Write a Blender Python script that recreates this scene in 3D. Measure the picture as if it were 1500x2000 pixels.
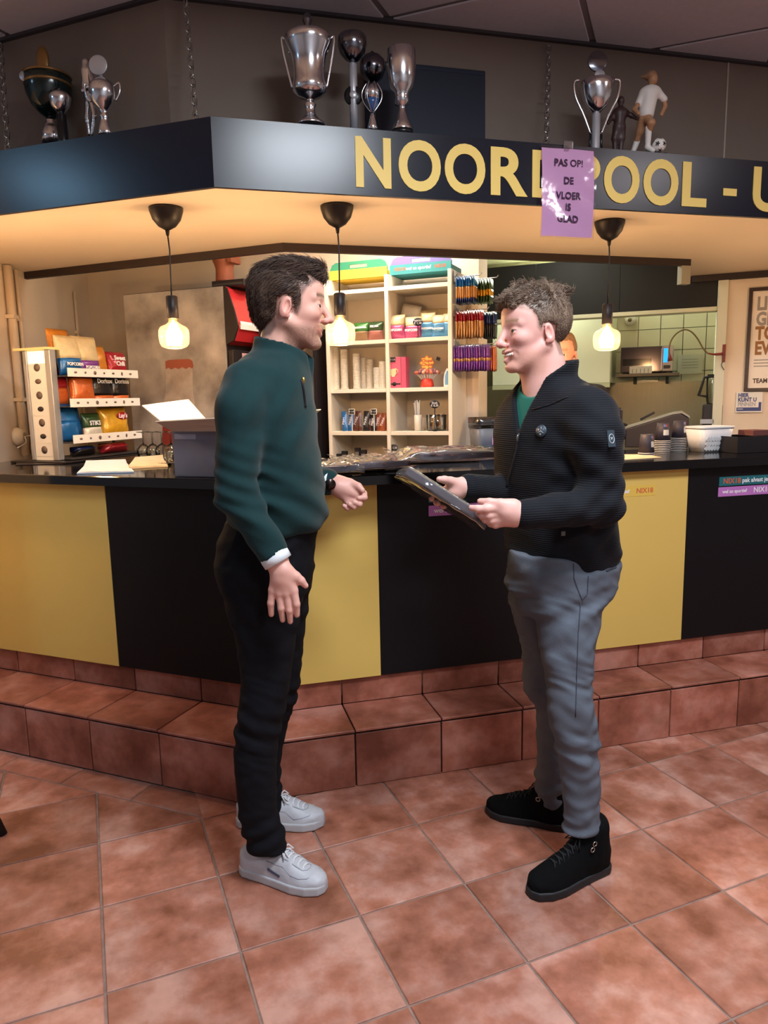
import bpy, bmesh, math, random
import numpy as np
from mathutils import Vector, Matrix
from math import sin, cos, pi, radians

# ------------------------------------------------------------------ scene, camera
scn = bpy.context.scene
for o_ in list(bpy.data.objects): bpy.data.objects.remove(o_)
COL = scn.collection
TS = 0.335                                   # floor tile pitch in metres
F_PX = 1416.0
def _cam():
    yaw, pitch, roll = 0.3901, 0.1557, -0.0206
    R0 = np.array([[1, 0, 0], [0, 0, -1], [0, 1, 0.]])
    def Rx(a): c, s = np.cos(a), np.sin(a); return np.array([[1, 0, 0], [0, c, -s], [0, s, c]])
    def Rz(a): c, s = np.cos(a), np.sin(a); return np.array([[c, -s, 0], [s, c, 0], [0, 0, 1]])
    return Rz(roll) @ Rx(pitch) @ R0 @ Rz(yaw), np.array([-1.833, -6.1862, 4.2887]) * TS
CR, CC = _cam()
cam_d = bpy.data.cameras.new('camera'); cam = bpy.data.objects.new('camera', cam_d); COL.objects.link(cam)
cam_d.sensor_fit = 'VERTICAL'; cam_d.sensor_height = 36.0; cam_d.lens = 36.0 * F_PX / 2000.0
cam_d.clip_start = 0.05
m3 = np.stack([CR[0], -CR[1], -CR[2]], 1)
mw = Matrix.Identity(4)
for i in range(3):
    for j in range(3): mw[i][j] = m3[i, j]
    mw[i][3] = CC[i]
cam.matrix_world = mw
scn.camera = cam

vs = scn.view_settings
vs.view_transform = 'Standard'; vs.look = 'None'; vs.gamma = 1.0; vs.use_curve_mapping = False
vs.exposure = 0.25
scn.cycles.use_denoising = True
scn.cycles.max_bounces = 6; scn.cycles.diffuse_bounces = 3; scn.cycles.glossy_bounces = 3
scn.cycles.use_adaptive_sampling = True; scn.cycles.adaptive_threshold = .035
scn.cycles.transparent_max_bounces = 14
scn.cycles.sample_clamp_indirect = 6.0
scn.cycles.caustics_reflective = False; scn.cycles.caustics_refractive = False

# ------------------------------------------------------------------ measuring helpers (rays of the calibrated camera)
def u2(a): a = math.radians(a); return np.array([math.cos(a), math.sin(a), 0.])
KP = np.array([-.177, .366, 0.])             # foot of the step's corner on the floor
AR, AL = -7.7, -44.5                         # headings of the right and the left run of the bar
dR, dL, nR, nL = u2(AR), u2(AL), u2(AR + 90), u2(AL + 90)
FW = CR[2] * np.array([1, 1, 0]); FW /= np.linalg.norm(FW)
RT = np.array([FW[1], -FW[0], 0])
def ray(x, y): return CR.T @ np.array([(x - 750) / F_PX, (y - 1000) / F_PX, 1.])
def onplane(x, y, P0, n):
    d = ray(x, y); return CC + d * (np.dot(P0 - CC, n) / np.dot(d, n))
def PZ(x, y, z=0.): d = ray(x, y); return CC + d * (z - CC[2]) / d[2]
def PL(x, y, o): return onplane(x, y, KP + nL * o, nL)
def PR(x, y, o): return onplane(x, y, KP + nR * o, nR)
def AT(x, y, D): return onplane(x, y, CC + FW * D, FW)
def Lw(a, o, z=0.): return KP + dL * a + nL * o + np.array([0, 0, z])
def Rw(a, o, z=0.): return KP + dR * a + nR * o + np.array([0, 0, z])
def Lc(P): P = np.asarray(P); return np.array([(P - KP) @ dL, (P - KP) @ nL, P[2]])
def Rc(P): P = np.asarray(P); return np.array([(P - KP) @ dR, (P - KP) @ nR, P[2]])
def dep(P): return (CR @ (np.asarray(P) - CC))[2]
def meet(oR, oL):
    s = np.linalg.solve(np.array([nR[:2], nL[:2]]), np.array([nR[:2] @ KP[:2] + oR, nL[:2] @ KP[:2] + oL]))
    return np.array([s[0], s[1], 0.])
def lamp(name, kind, loc, energy, col, rot=(0, 0, 0), size=None, size_y=None, radius=None, spread=None):
    d = bpy.data.lights.new(name, kind); o = bpy.data.objects.new(name, d); COL.objects.link(o)
    d.energy = energy; d.color = col; o.location = loc; o.rotation_euler = rot
    if size: d.size = size
    if size_y: d.shape = 'RECTANGLE'; d.size_y = size_y
    if radius is not None: d.shadow_soft_size = radius
    if spread: d.spread = spread
    return o

# ------------------------------------------------------------------ world and lights
W = bpy.data.worlds.new('world'); scn.world = W; W.use_nodes = True
W.node_tree.nodes['Background'].inputs[0].default_value = (.62, .64, .72, 1)
W.node_tree.nodes['Background'].inputs[1].default_value = 0.05
CEIL = 3.0
lamp('ceiling_light_main', 'AREA', (0.30, -1.35, CEIL - .03), 72, (.85, .92, 1.0), size=.62, size_y=.62)
lamp('left_blue_light', 'AREA', (-3.3, 0.75, CEIL - .03), 18, (.36, .68, 1.0), size=.36, size_y=.36)  # unseen bluish source, sized and tinted for the blue reflection on the left fascia
lamp('ceiling_light_right', 'AREA', (2.7, -1.7, CEIL - .03), 20, (1.0, .93, .95), size=.6, size_y=.6)
lamp('rear_fill_light', 'AREA', (0.1, -3.6, CEIL - .03), 46, (.80, .90, 1.0), size=.6, size_y=.6)  # added fill: brightens the rear wall mirrored in the trophies, softens the front
# ------------------------------------------------------------------ materials
def lin(c):
    c = c / 255.0
    return c / 12.92 if c <= .04045 else ((c + .055) / 1.055) ** 2.4
def rgb(r, g, b, a=1.0): return (lin(r), lin(g), lin(b), a)
MATS = {}
def mat(name, col=(200, 200, 200), rough=.5, metal=0., spec=.5, var=None, bump=None, emit=None, alpha=None, coat=0., sheen=0.,
        trans=0., ior=1.45, vcol=False, sss=0., stretch=(1, 1, 1), rand=0.):
    """Procedural principled material. var=(scale, amount, colour2); bump=(scale, strength, kind)."""
    if name in MATS: return MATS[name]
    m = bpy.data.materials.new(name); m.use_nodes = True; MATS[name] = m
    nt = m.node_tree; N = nt.nodes; L = nt.links
    b = N['Principled BSDF']
    base = rgb(*col)
    b.inputs['Base Color'].default_value = base
    b.inputs['Roughness'].default_value = rough; b.inputs['Metallic'].default_value = metal
    b.inputs['Specular IOR Level'].default_value = spec
    b.inputs['Coat Weight'].default_value = coat; b.inputs['Coat Roughness'].default_value = .08
    b.inputs['Sheen Weight'].default_value = sheen
    b.inputs['Transmission Weight'].default_value = trans; b.inputs['IOR'].default_value = ior
    if sss: b.inputs['Subsurface Weight'].default_value = sss; b.inputs['Subsurface Radius'].default_value = (.012, .005, .003); b.inputs['Subsurface Scale'].default_value = 1.0
    if alpha is not None: b.inputs['Alpha'].default_value = alpha
    if emit: b.inputs['Emission Color'].default_value = rgb(*emit[0]); b.inputs['Emission Strength'].default_value = emit[1]
    src = None
    if vcol:
        a = N.new('ShaderNodeVertexColor'); a.layer_name = 'Col'; src = a.outputs['Color']
    tc = None
    if var or bump or rand:
        tc = N.new('ShaderNodeTexCoord'); mp = N.new('ShaderNodeMapping'); L.new(tc.outputs['Object'], mp.inputs['Vector'])
        mp.inputs['Scale'].default_value = stretch
        vec = mp.outputs['Vector']
        if rand:
            oi = N.new('ShaderNodeObjectInfo'); mul = N.new('ShaderNodeMath'); mul.operation = 'MULTIPLY'; mul.inputs[1].default_value = rand
            L.new(oi.outputs['Random'], mul.inputs[0])
            ad = N.new('ShaderNodeVectorMath'); ad.operation = 'ADD'; L.new(vec, ad.inputs[0]); L.new(mul.outputs[0], ad.inputs[1]); vec = ad.outputs[0]
    if var:
        n = N.new('ShaderNodeTexNoise'); n.inputs['Scale'].default_value = var[0]; n.inputs['Detail'].default_value = 5; L.new(vec, n.inputs['Vector'])
        r = N.new('ShaderNodeValToRGB'); r.color_ramp.elements[0].position = .5 - .32 / max(var[1], .01) * .5 if False else .3; r.color_ramp.elements[1].position = .7
        L.new(n.outputs['Fac'], r.inputs['Fac'])
        mx = N.new('ShaderNodeMix'); mx.data_type = 'RGBA'
        L.new(r.outputs['Color'], mx.inputs['Factor'])
        c2 = rgb(*var[2]) if len(var) > 2 else tuple(x * (1 - var[1]) for x in base[:3]) + (1,)
        if src: L.new(src, mx.inputs[6])
        else: mx.inputs[6].default_value = base
        mx.inputs[7].default_value = c2
        src = mx.outputs[2]
    if src: L.new(src, b.inputs['Base Color'])
    if bump:
        kind = bump[2] if len(bump) > 2 else 'noise'
        if kind == 'noise':
            n = N.new('ShaderNodeTexNoise'); n.inputs['Scale'].default_value = bump[0]; n.inputs['Detail'].default_value = 4
            L.new(vec, n.inputs['Vector']); h = n.outputs['Fac']
        elif kind == 'rib':
            n = N.new('ShaderNodeTexWave'); n.wave_type = 'BANDS'; n.bands_direction = 'Z'; n.inputs['Scale'].default_value = bump[0]
            n.inputs['Distortion'].default_value = 1.0; n.inputs['Detail'].default_value = 1; n.inputs['Detail Scale'].default_value = .3
            L.new(vec, n.inputs['Vector']); h = n.outputs['Fac']
        elif kind == 'weave':
            n = N.new('ShaderNodeTexVoronoi'); n.inputs['Scale'].default_value = bump[0]; L.new(vec, n.inputs['Vector']); h = n.outputs['Distance']
        bp = N.new('ShaderNodeBump'); bp.inputs['Strength'].default_value = bump[1]; bp.inputs['Distance'].default_value = .004
        L.new(h, bp.inputs['Height']); L.new(bp.outputs['Normal'], b.inputs['Normal'])
    return m

def tile_mat(name, c1, c2, c3, rough=.42):
    m = bpy.data.materials.new(name); m.use_nodes = True; MATS[name] = m
    nt = m.node_tree; N = nt.nodes; L = nt.links; b = N['Principled BSDF']
    tc = N.new('ShaderNodeTexCoord'); oi = N.new('ShaderNodeObjectInfo')
    mul = N.new('ShaderNodeMath'); mul.operation = 'MULTIPLY'; mul.inputs[1].default_value = 57.0; L.new(oi.outputs['Random'], mul.inputs[0])
    ad = N.new('ShaderNodeVectorMath'); ad.operation = 'ADD'; L.new(tc.outputs['Object'], ad.inputs[0]); L.new(mul.outputs[0], ad.inputs[1])
    n1 = N.new('ShaderNodeTexNoise'); n1.inputs['Scale'].default_value = 5.5; n1.inputs['Detail'].default_value = 5; n1.inputs['Roughness'].default_value = .6; L.new(ad.outputs[0], n1.inputs['Vector'])
    n2 = N.new('ShaderNodeTexNoise'); n2.inputs['Scale'].default_value = 16; n2.inputs['Detail'].default_value = 6; L.new(ad.outputs[0], n2.inputs['Vector'])
    r = N.new('ShaderNodeValToRGB'); e = r.color_ramp.elements
    e[0].position = .34; e[0].color = rgb(*c1); e[1].position = .66; e[1].color = rgb(*c3); k = e.new(.5); k.color = rgb(*c2)
    L.new(n1.outputs['Fac'], r.inputs['Fac'])
    hs = N.new('ShaderNodeHueSaturation'); L.new(r.outputs['Color'], hs.inputs['Color'])
    mr = N.new('ShaderNodeMapRange'); mr.inputs['To Min'].default_value = .82; mr.inputs['To Max'].default_value = 1.16; L.new(oi.outputs['Random'], mr.inputs['Value'])
    ml = N.new('ShaderNodeMapRange'); ml.inputs['From Min'].default_value = .3; ml.inputs['From Max'].default_value = .7; ml.inputs['To Min'].default_value = .88; ml.inputs['To Max'].default_value = 1.1; L.new(n2.outputs['Fac'], ml.inputs['Value'])
    mm = N.new('ShaderNodeMath'); mm.operation = 'MULTIPLY'; L.new(mr.outputs[0], mm.inputs[0]); L.new(ml.outputs[0], mm.inputs[1])
    L.new(mm.outputs[0], hs.inputs['Value']); L.new(hs.outputs['Color'], b.inputs['Base Color'])
    b.inputs['Roughness'].default_value = rough; b.inputs['Specular IOR Level'].default_value = .4
    bp = N.new('ShaderNodeBump'); bp.inputs['Strength'].default_value = .12; bp.inputs['Distance'].default_value = .01
    L.new(n1.outputs['Fac'], bp.inputs['Height']); L.new(bp.outputs['Normal'], b.inputs['Normal'])
    return m
def thin_mat(name, tint, gloss=.25, rough=.08, bump=None, fres=1.0, milk=0., glow=0.):
    """thin clear film or glass: transparent body with a fresnel gloss."""
    m = bpy.data.materials.new(name); m.use_nodes = True; MATS[name] = m
    nt = m.node_tree; N = nt.nodes; L = nt.links
    for n in list(N):
        if n.type == 'BSDF_PRINCIPLED': N.remove(n)
    out = [n for n in N if n.type == 'OUTPUT_MATERIAL'][0]
    t = N.new('ShaderNodeBsdfTransparent'); t.inputs[0].default_value = rgb(*tint)
    g = N.new('ShaderNodeBsdfGlossy'); g.inputs['Roughness'].default_value = rough
    f = N.new('ShaderNodeFresnel'); f.inputs['IOR'].default_value = 1.45
    ma = N.new('ShaderNodeMath'); ma.operation = 'MULTIPLY_ADD'; ma.inputs[1].default_value = fres; ma.inputs[2].default_value = gloss
    L.new(f.outputs[0], ma.inputs[0])
    mx = N.new('ShaderNodeMixShader'); L.new(ma.outputs[0], mx.inputs[0]); L.new(t.outputs[0], mx.inputs[1]); L.new(g.outputs[0], mx.inputs[2])
    if bump:
        tc = N.new('ShaderNodeTexCoord'); n = N.new('ShaderNodeTexNoise'); n.inputs['Scale'].default_value = bump[0]; L.new(tc.outputs['Object'], n.inputs['Vector'])
        bp = N.new('ShaderNodeBump'); bp.inputs['Strength'].default_value = bump[1]; bp.inputs['Distance'].default_value = .01
        L.new(n.outputs['Fac'], bp.inputs['Height']); L.new(bp.outputs['Normal'], g.inputs['Normal'])
    res = mx.outputs[0]
    if glow:
        tl_ = N.new('ShaderNodeBsdfTranslucent'); tl_.inputs[0].default_value = rgb(255, 226, 184)
        m3_ = N.new('ShaderNodeMixShader'); m3_.inputs[0].default_value = glow; L.new(res, m3_.inputs[1]); L.new(tl_.outputs[0], m3_.inputs[2]); res = m3_.outputs[0]
    if milk:
        df = N.new('ShaderNodeBsdfDiffuse'); df.inputs[0].default_value = rgb(232, 230, 226)
        m2 = N.new('ShaderNodeMixShader'); m2.inputs[0].default_value = milk; L.new(res, m2.inputs[1]); L.new(df.outputs[0], m2.inputs[2]); res = m2.outputs[0]
    L.new(res, out.inputs['Surface'])
    return m

# ------------------------------------------------------------------ object helpers
def put(o, parent=None):
    COL.objects.link(o)
    if parent is not None: o.parent = parent
    return o
def tag(o, label=None, cat=None, group=None, kind=None):
    if label: o['label'] = label
    if cat: o['category'] = cat
    if group: o['group'] = group
    if kind: o['kind'] = kind
    return o
def thing(name, label, cat, loc=(0, 0, 0), rz=0., group=None):
    o = bpy.data.objects.new(name, None); COL.objects.link(o)
    o.location = loc; o.rotation_euler = (0, 0, rz); o.empty_display_size = .05
    return tag(o, label, cat, group)
def copy_tree(o, parent=None):
    c = o.copy(); COL.objects.link(c); c.parent = parent
    for ch in list(o.children): copy_tree(ch, c)
    return c
class MB:
    """mesh builder: collects simple shapes into one mesh"""
    def __init__(s): s.v = []; s.f = []; s.sm = []
    def add(s, vs_, fs, smooth=False):
        b = len(s.v); s.v += [tuple(map(float, p)) for p in vs_]; s.f += [tuple(b + i for i in f) for f in fs]; s.sm += [smooth] * len(fs); return s
    def box(s, x0, x1, y0, y1, z0, z1):
        return s.add([(x0, y0, z0), (x1, y0, z0), (x1, y1, z0), (x0, y1, z0), (x0, y0, z1), (x1, y0, z1), (x1, y1, z1), (x0, y1, z1)],
                     [(0, 3, 2, 1), (4, 5, 6, 7), (0, 1, 5, 4), (1, 2, 6, 5), (2, 3, 7, 6), (3, 0, 4, 7)])
    def cbox(s, x, y, z, sx, sy, sz): return s.box(x - sx / 2, x + sx / 2, y - sy / 2, y + sy / 2, z - sz / 2, z + sz / 2)
    def prism(s, poly, z0, z1, chamfer=0., smooth=False):
        """extruded polygon in xy; poly counter-clockwise"""
        n = len(poly); a = sum(poly[i][0] * poly[(i + 1) % n][1] - poly[(i + 1) % n][0] * poly[i][1] for i in range(n))
        if a < 0: poly = poly[::-1]
        if chamfer:
            cx = sum(p[0] for p in poly) / n; cy = sum(p[1] for p in poly) / n
            top = []
            for i in range(n):
                p0, p1, p2 = np.array(poly[i - 1][:2]), np.array(poly[i][:2]), np.array(poly[(i + 1) % n][:2])
                e1 = (p1 - p0) / (np.linalg.norm(p1 - p0) + 1e-9); e2 = (p2 - p1) / (np.linalg.norm(p2 - p1) + 1e-9)
                n1 = np.array([-e1[1], e1[0]]); n2 = np.array([-e2[1], e2[0]]); nn = n1 + n2; nn = nn / max(nn @ nn, .3) * 2
                top.append(p1 + nn * chamfer)
            vs_ = [(p[0], p[1], z0) for p in poly] + [(p[0], p[1], z1 - chamfer) for p in poly] + [(p[0], p[1], z1) for p in top]
            fs = [tuple(range(n))[::-1], tuple(range(2 * n, 3 * n))]
            for i in range(n):
                j = (i + 1) % n; fs += [(i, j, n + j, n + i), (n + i, n + j, 2 * n + j, 2 * n + i)]
        else:
            vs_ = [(p[0], p[1], z0) for p in poly] + [(p[0], p[1], z1) for p in poly]
            fs = [tuple(range(n))[::-1], tuple(range(n, 2 * n))] + [(i, (i + 1) % n, n + (i + 1) % n, n + i) for i in range(n)]
        return s.add(vs_, fs, smooth)
    def extr(s, poly, y0, y1):
        """polygon in xz extruded along y"""
        n = len(poly); a = sum(poly[i][0] * poly[(i + 1) % n][1] - poly[(i + 1) % n][0] * poly[i][1] for i in range(n))
        if a < 0: poly = poly[::-1]
        vs_ = [(p[0], y0, p[1]) for p in poly] + [(p[0], y1, p[1]) for p in poly]
        fs = [tuple(range(n)), tuple(range(n, 2 * n))[::-1]] + [(i, n + i, n + (i + 1) % n, (i + 1) % n) for i in range(n)]
        return s.add(vs_, fs)
    def lathe(s, prof, n=24, c=(0, 0, 0), smooth=True, a0=0., a1=2 * pi, sx=1., sy=1.):
        full = abs(a1 - a0 - 2 * pi) < 1e-6; m = n if full else n + 1
        vs_ = []; fs = []
        for r, z in prof:
            for i in range(m):
                t = a0 + (a1 - a0) * i / n; vs_.append((c[0] + r * cos(t) * sx, c[1] + r * sin(t) * sy, c[2] + z))
        for k in range(len(prof) - 1):
            for i in range(n):
                j = (i + 1) % m; fs.append((k * m + i, k * m + j, (k + 1) * m + j, (k + 1) * m + i))
        if full:
            if prof[0][0] > 1e-5: fs.append(tuple(range(m))[::-1])
            if prof[-1][0] > 1e-5: fs.append(tuple(range((len(prof) - 1) * m, len(prof) * m)))
        return s.add(vs_, fs, smooth)
    def tube(s, pts, r=.01, n=8, cap=True, smooth=True, closed=False):
        pts = [np.array(p, float) for p in pts]; m = len(pts)
        rs = [r] * m if np.isscalar(r) else list(r)
        vs_ = []; fs = []; ref = None
        for i in range(m):
            if closed: t = pts[(i + 1) % m] - pts[i - 1]
            else: t = pts[min(i + 1, m - 1)] - pts[max(i - 1, 0)]
            t = t / (np.linalg.norm(t) + 1e-12)
            if ref is None: ref = np.cross(t, [0, 0, 1.]) if abs(t[2]) < .9 else np.cross(t, [1., 0, 0])
            ref = ref - t * (ref @ t); ref /= np.linalg.norm(ref) + 1e-12
            b = np.cross(t, ref)
            for k in range(n):
                a = 2 * pi * k / n; vs_.append(pts[i] + rs[i] * (cos(a) * ref + sin(a) * b))
        for i in range(m if closed else m - 1):
            j = (i + 1) % m
            for k in range(n): fs.append((i * n + k, i * n + (k + 1) % n, j * n + (k + 1) % n, j * n + k))
        if cap and not closed: fs += [tuple(range(n))[::-1], tuple(range((m - 1) * n, m * n))]
        return s.add(vs_, fs, smooth)
    def ball(s, c, r, n=16, m=10, smooth=True):
        r = (r, r, r) if np.isscalar(r) else r
        vs_ = [(c[0], c[1], c[2] - r[2])]; fs = []
        for i in range(1, m):
            p = -pi / 2 + pi * i / m
            for k in range(n):
                t = 2 * pi * k / n; vs_.append((c[0] + r[0] * cos(p) * cos(t), c[1] + r[1] * cos(p) * sin(t), c[2] + r[2] * sin(p)))
        vs_.append((c[0], c[1], c[2] + r[2])); e = len(vs_) - 1
        for k in range(n):
            fs.append((0, 1 + (k + 1) % n, 1 + k)); fs.append((e, e - n + k, e - n + (k + 1) % n))
        for i in range(m - 2):
            for k in range(n): a = 1 + i * n; fs.append((a + k, a + (k + 1) % n, a + n + (k + 1) % n, a + n + k))
        return s.add(vs_, fs, smooth)
    def grid(s, fn, nu, nv, smooth=True, flip=False):
        """surface fn(u,v), u,v in 0..1"""
        vs_ = [fn(i / nu, j / nv) for j in range(nv + 1) for i in range(nu + 1)]
        fs = []
        for j in range(nv):
            for i in range(nu):
                a = j * (nu + 1) + i; q = (a, a + 1, a + nu + 2, a + nu + 1); fs.append(q[::-1] if flip else q)
        return s.add(vs_, fs, smooth)
    def mesh(s, name, material=None):
        me = bpy.data.meshes.new(name); me.from_pydata(s.v, [], s.f)
        me.polygons.foreach_set('use_smooth', s.sm)
        me.update()
        if material: me.materials.append(material)
        return me
    def build(s, name, material, parent=None, loc=None, rz=None, bevel=0., seg=2):
        o = bpy.data.objects.new(name, s.mesh(name, material)); put(o, parent)
        if loc is not None: o.location = loc
        if rz is not None: o.rotation_euler = (0, 0, rz)
        if bevel:
            b = o.modifiers.new('bevel', 'BEVEL'); b.width = bevel; b.segments = seg; b.limit_method = 'ANGLE'
        return o
def struct(o): o['kind'] = 'structure'; return o
def text_obj(name, body, size, material, parent, loc, rot=(pi / 2, 0, 0), align='CENTER', extrude=.0004, bold=0., sx=1., shear=0., spacing=1.):
    cu = bpy.data.curves.new(name, 'FONT'); cu.body = body; cu.size = size; cu.align_x = align; cu.align_y = 'CENTER'
    cu.extrude = extrude; cu.offset = bold; cu.resolution_u = 3; cu.shear = shear; cu.space_character = spacing; cu.space_line = .9
    t = bpy.data.objects.new(name, cu); COL.objects.link(t)
    bpy.context.view_layer.update()
    me = bpy.data.meshes.new_from_object(t.evaluated_get(bpy.context.evaluated_depsgraph_get()))
    bpy.data.objects.remove(t); me.materials.clear(); me.materials.append(material)
    o = bpy.data.objects.new(name, me); put(o, parent); o.location = loc; o.rotation_euler = rot; o.scale = (sx, 1, 1)
    return o
RL = radians(AL); RRz = radians(AR)
def yaw_of(d): return math.atan2(d[1], d[0])

# ------------------------------------------------------------------ the floor
M_tile = tile_mat('terracotta_tile', (130, 78, 58), (166, 109, 90), (192, 146, 131))
M_stept = tile_mat('terracotta_step_tile', (124, 70, 54), (156, 95, 77), (180, 124, 108))
M_grout = mat('floor_grout', (150, 124, 112), .9, var=(30, .3), bump=(120, .2))
M_groutd = mat('step_grout', (52, 32, 28), .9, var=(30, .3))
fl = struct(MB().box(-4.6, 5.2, -5.0, 2.0, -.1, -.004).build('floor', M_grout)); tag(fl, 'terracotta tiled floor with pale grout lines')
def clip_poly(poly, P, n):
    """keep the part of poly with (p-P).n <= 0"""
    out = []
    for i in range(len(poly)):
        a, b = np.array(poly[i]), np.array(poly[(i + 1) % len(poly)]); da, db = (a - P) @ n, (b - P) @ n
        if da <= 0: out.append(a)
        if (da < 0) != (db < 0) and abs(da - db) > 1e-9: out.append(a + (b - a) * da / (da - db))
    return [tuple(p) for p in out]
def area(poly): return .5 * abs(sum(poly[i][0] * poly[(i + 1) % len(poly)][1] - poly[(i + 1) % len(poly)][0] * poly[i][1] for i in range(len(poly))))
TG = .0034                                              # half joint
full_me = MB().prism([(-TS / 2 + TG, -TS / 2 + TG), (TS / 2 - TG, -TS / 2 + TG), (TS / 2 - TG, TS / 2 - TG), (-TS / 2 + TG, TS / 2 - TG)], -.012, 0., .0022).mesh('tile', M_tile)
PB = (KP - nL * .122)[:2]
for i in range(-9, 13):
    for j in range(-9, 4):
        cx, cy = (i + .5) * TS, (j + .5) * TS
        P = np.array([cx, cy, 0.])
        if (P - KP) @ nR > .3 and (P - KP) @ nL > .35: continue
        a = TS / 2 - TG; poly = [(cx - a, cy - a), (cx + a, cy - a), (cx + a, cy + a), (cx - a, cy + a)]
        pl = clip_poly(poly, PB - nL[:2] * TG, nL[:2]) if i < -1 else poly
        if len(pl) < 3 or area(pl) < .0015: continue
        if area(pl) > .999 * area(poly):
            o = bpy.data.objects.new('tile', full_me); put(o, fl); o.location = (cx, cy, 0)
        else:
            MB().prism([(p[0] - cx, p[1] - cy) for p in pl], -.012, 0., .0022).build('tile', M_tile, fl, (cx, cy, 0))
for k in range(-12, 0):                                 # border course along the left run of the step
    a0, a1 = -.076 + (k) * .3375, -.076 + (k + 1) * .3375
    c = Lw((a0 + a1) / 2, -.06, 0.)
    MB().box((a0 - a1) / 2 + TG, (a1 - a0) / 2 - TG, -.062 + TG, .06, -.012, -.0005).build('tile', M_tile, fl, c, RL, bevel=.002, seg=1)

# ------------------------------------------------------------------ the tiled step in front of the bar
SH = .228
bar_step = struct(MB().build('trim_1', M_groutd)); tag(bar_step, 'terracotta tiled step running along the foot of the bar')
PLR, PLL = .236, .272                                   # depth of the upright plinth tiles
RA1, LA0 = 3.4, -3.6
c0, c1 = meet(.012, .012), meet(PLR + .03, PLL + .03)
MB().prism([tuple(Rw(RA1, .0125)[:2]), tuple(meet(.0125, .0125)[:2]), tuple(Lw(LA0, .0125)[:2]), tuple(Lw(LA0, .35)[:2]), tuple(meet(.35, .35)[:2]), tuple(Rw(RA1, .35)[:2])], 0., SH - .012).build('core', M_groutd, bar_step)
G2 = .0028
def step_run(side):
    Wf = Rw if side == 'R' else Lw; rz = RRz if side == 'R' else RL; pl = PLR if side == 'R' else PLL
    if side == 'R': seams = [0.0] + [.075 + .3375 * k for k in range(1, 11)]
    else: seams = [-.018 - .3375 * k - .012 for k in range(11, -1, -1)][:-1] + [0.0]
    for a0, a1 in zip(seams[:-1], seams[1:]):
        am = (a0 + a1) / 2; w = (a1 - a0) / 2 - G2
        # riser tile
        e0, e1 = a0 + G2 - am, a1 - G2 - am
        MB().box(e0, e1, 0, .012, .002, SH - .019).build('tile', M_stept, bar_step, Wf(am, 0, 0), rz, bevel=.0018, seg=1)
        # tread tile, mitred at the corner
        def lim(o_): q = meet(o_, o_); return ((q - KP) @ (dR if side == 'R' else dL))
        poly = [(e0, -.004), (e1, -.004), (e1, pl), (e0, pl)]
        if side == 'R' and a0 < .3: poly = [(lim(-.006) - am + G2, -.006), (e1, -.006), (e1, pl), (lim(pl) - am + G2, pl)]
        if side == 'L' and a1 > -.1: poly = [(e0, -.006), (lim(-.006) - am - G2, -.006), (lim(pl) - am - G2, pl), (e0, pl)]
        MB().prism(poly, SH - .009, SH, .002).build('tile', M_stept, bar_step, Wf(am, 0, 0), rz)
        # plinth tile
        b0, b1 = e0, e1
        if side == 'R' and a0 < .3: b0 = lim(pl) - am + G2
        if side == 'L' and a1 > -.1: b1 = lim(pl) - am - G2
        if b1 - b0 > .02: MB().box(b0, b1, pl, pl + .010, SH + .001, .36).build('tile', M_stept, bar_step, Wf(am, 0, 0), rz, bevel=.0015, seg=1)
step_run('R'); step_run('L')
# ------------------------------------------------------------------ room shell
M_wall = mat('plaster_wall', (196, 182, 168), .85, var=(3, .12), bump=(90, .08))
M_roomwall = mat('room_wall', (214, 210, 210), .85, var=(2, .1))
M_ceil = mat('ceiling_panel', (220, 220, 234), .9, var=(40, .06), bump=(160, .1))
M_ceilgap = mat('ceiling_gap', (150, 145, 150), .7); M_ctrim = mat('ceiling_trim', (70, 66, 72), .7)
M_bulk = mat('bulkhead_paint', (134, 120, 110), .8, var=(2.5, .12), bump=(60, .05))
M_soffit = mat('soffit_cream', (236, 218, 196), .55, var=(1.6, .06))
M_navy = mat('navy_laminate', (13, 20, 36), .27, spec=.55, var=(5, .25))
M_strip = mat('dark_brown_strip', (44, 32, 30), .6)
struct(MB().box(-4.7, 5.3, -5.1, -5.0, 0, CEIL).build('wall_back', M_roomwall))
struct(MB().box(-4.7, -4.6, -5.0, 5.0, 0, CEIL).build('wall_left', M_roomwall))
struct(MB().box(5.2, 5.3, -5.0, 3.0, 0, CEIL).build('wall_right', M_roomwall))
ceil = struct(MB().box(-4.6, 5.2, -5.0, 2.6, CEIL, CEIL + .08).build('ceiling', M_ceilgap)); tag(ceil, 'grey suspended ceiling of large square panels')
for i in range(-7, 6):
    for j in range(-7, 3):
        a0, o0 = .212 + i * .76, 1.02 + (j - 1) * .76
        c = Lw(a0 + .38, o0 + .38, CEIL)
        if c[0] < -4.2 or c[0] > 4.8 or c[1] < -4.6 or c[1] > 2.4: continue
        if (c - KP) @ nR > 1.3 and (c - KP) @ nL > 1.0: continue
        MB().box(-.38 + .012, .38 - .012, -.38 + .012, .38 - .012, -.010, -.001).build('panel', M_ceil, ceil, c, RL, bevel=.004, seg=1)
BR, BLo = .71, .50                                      # bulkhead above the canopy
bk = meet(BR, BLo)
bulk = MB()
pR, pL = Rw(4.6, BR), Lw(-4.0, BLo)
bulk.prism([tuple(pR[:2]), tuple(bk[:2]), tuple(pL[:2]), tuple((pL + nL * .06)[:2]), tuple(meet(BR + .06, BLo + .06)[:2]), tuple((pR + nR * .06)[:2])], 2.26, CEIL)
bw = struct(bulk.build('wall_bulkhead', M_bulk)); tag(bw, 'dim beige bulkhead wall above the bar canopy')
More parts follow.
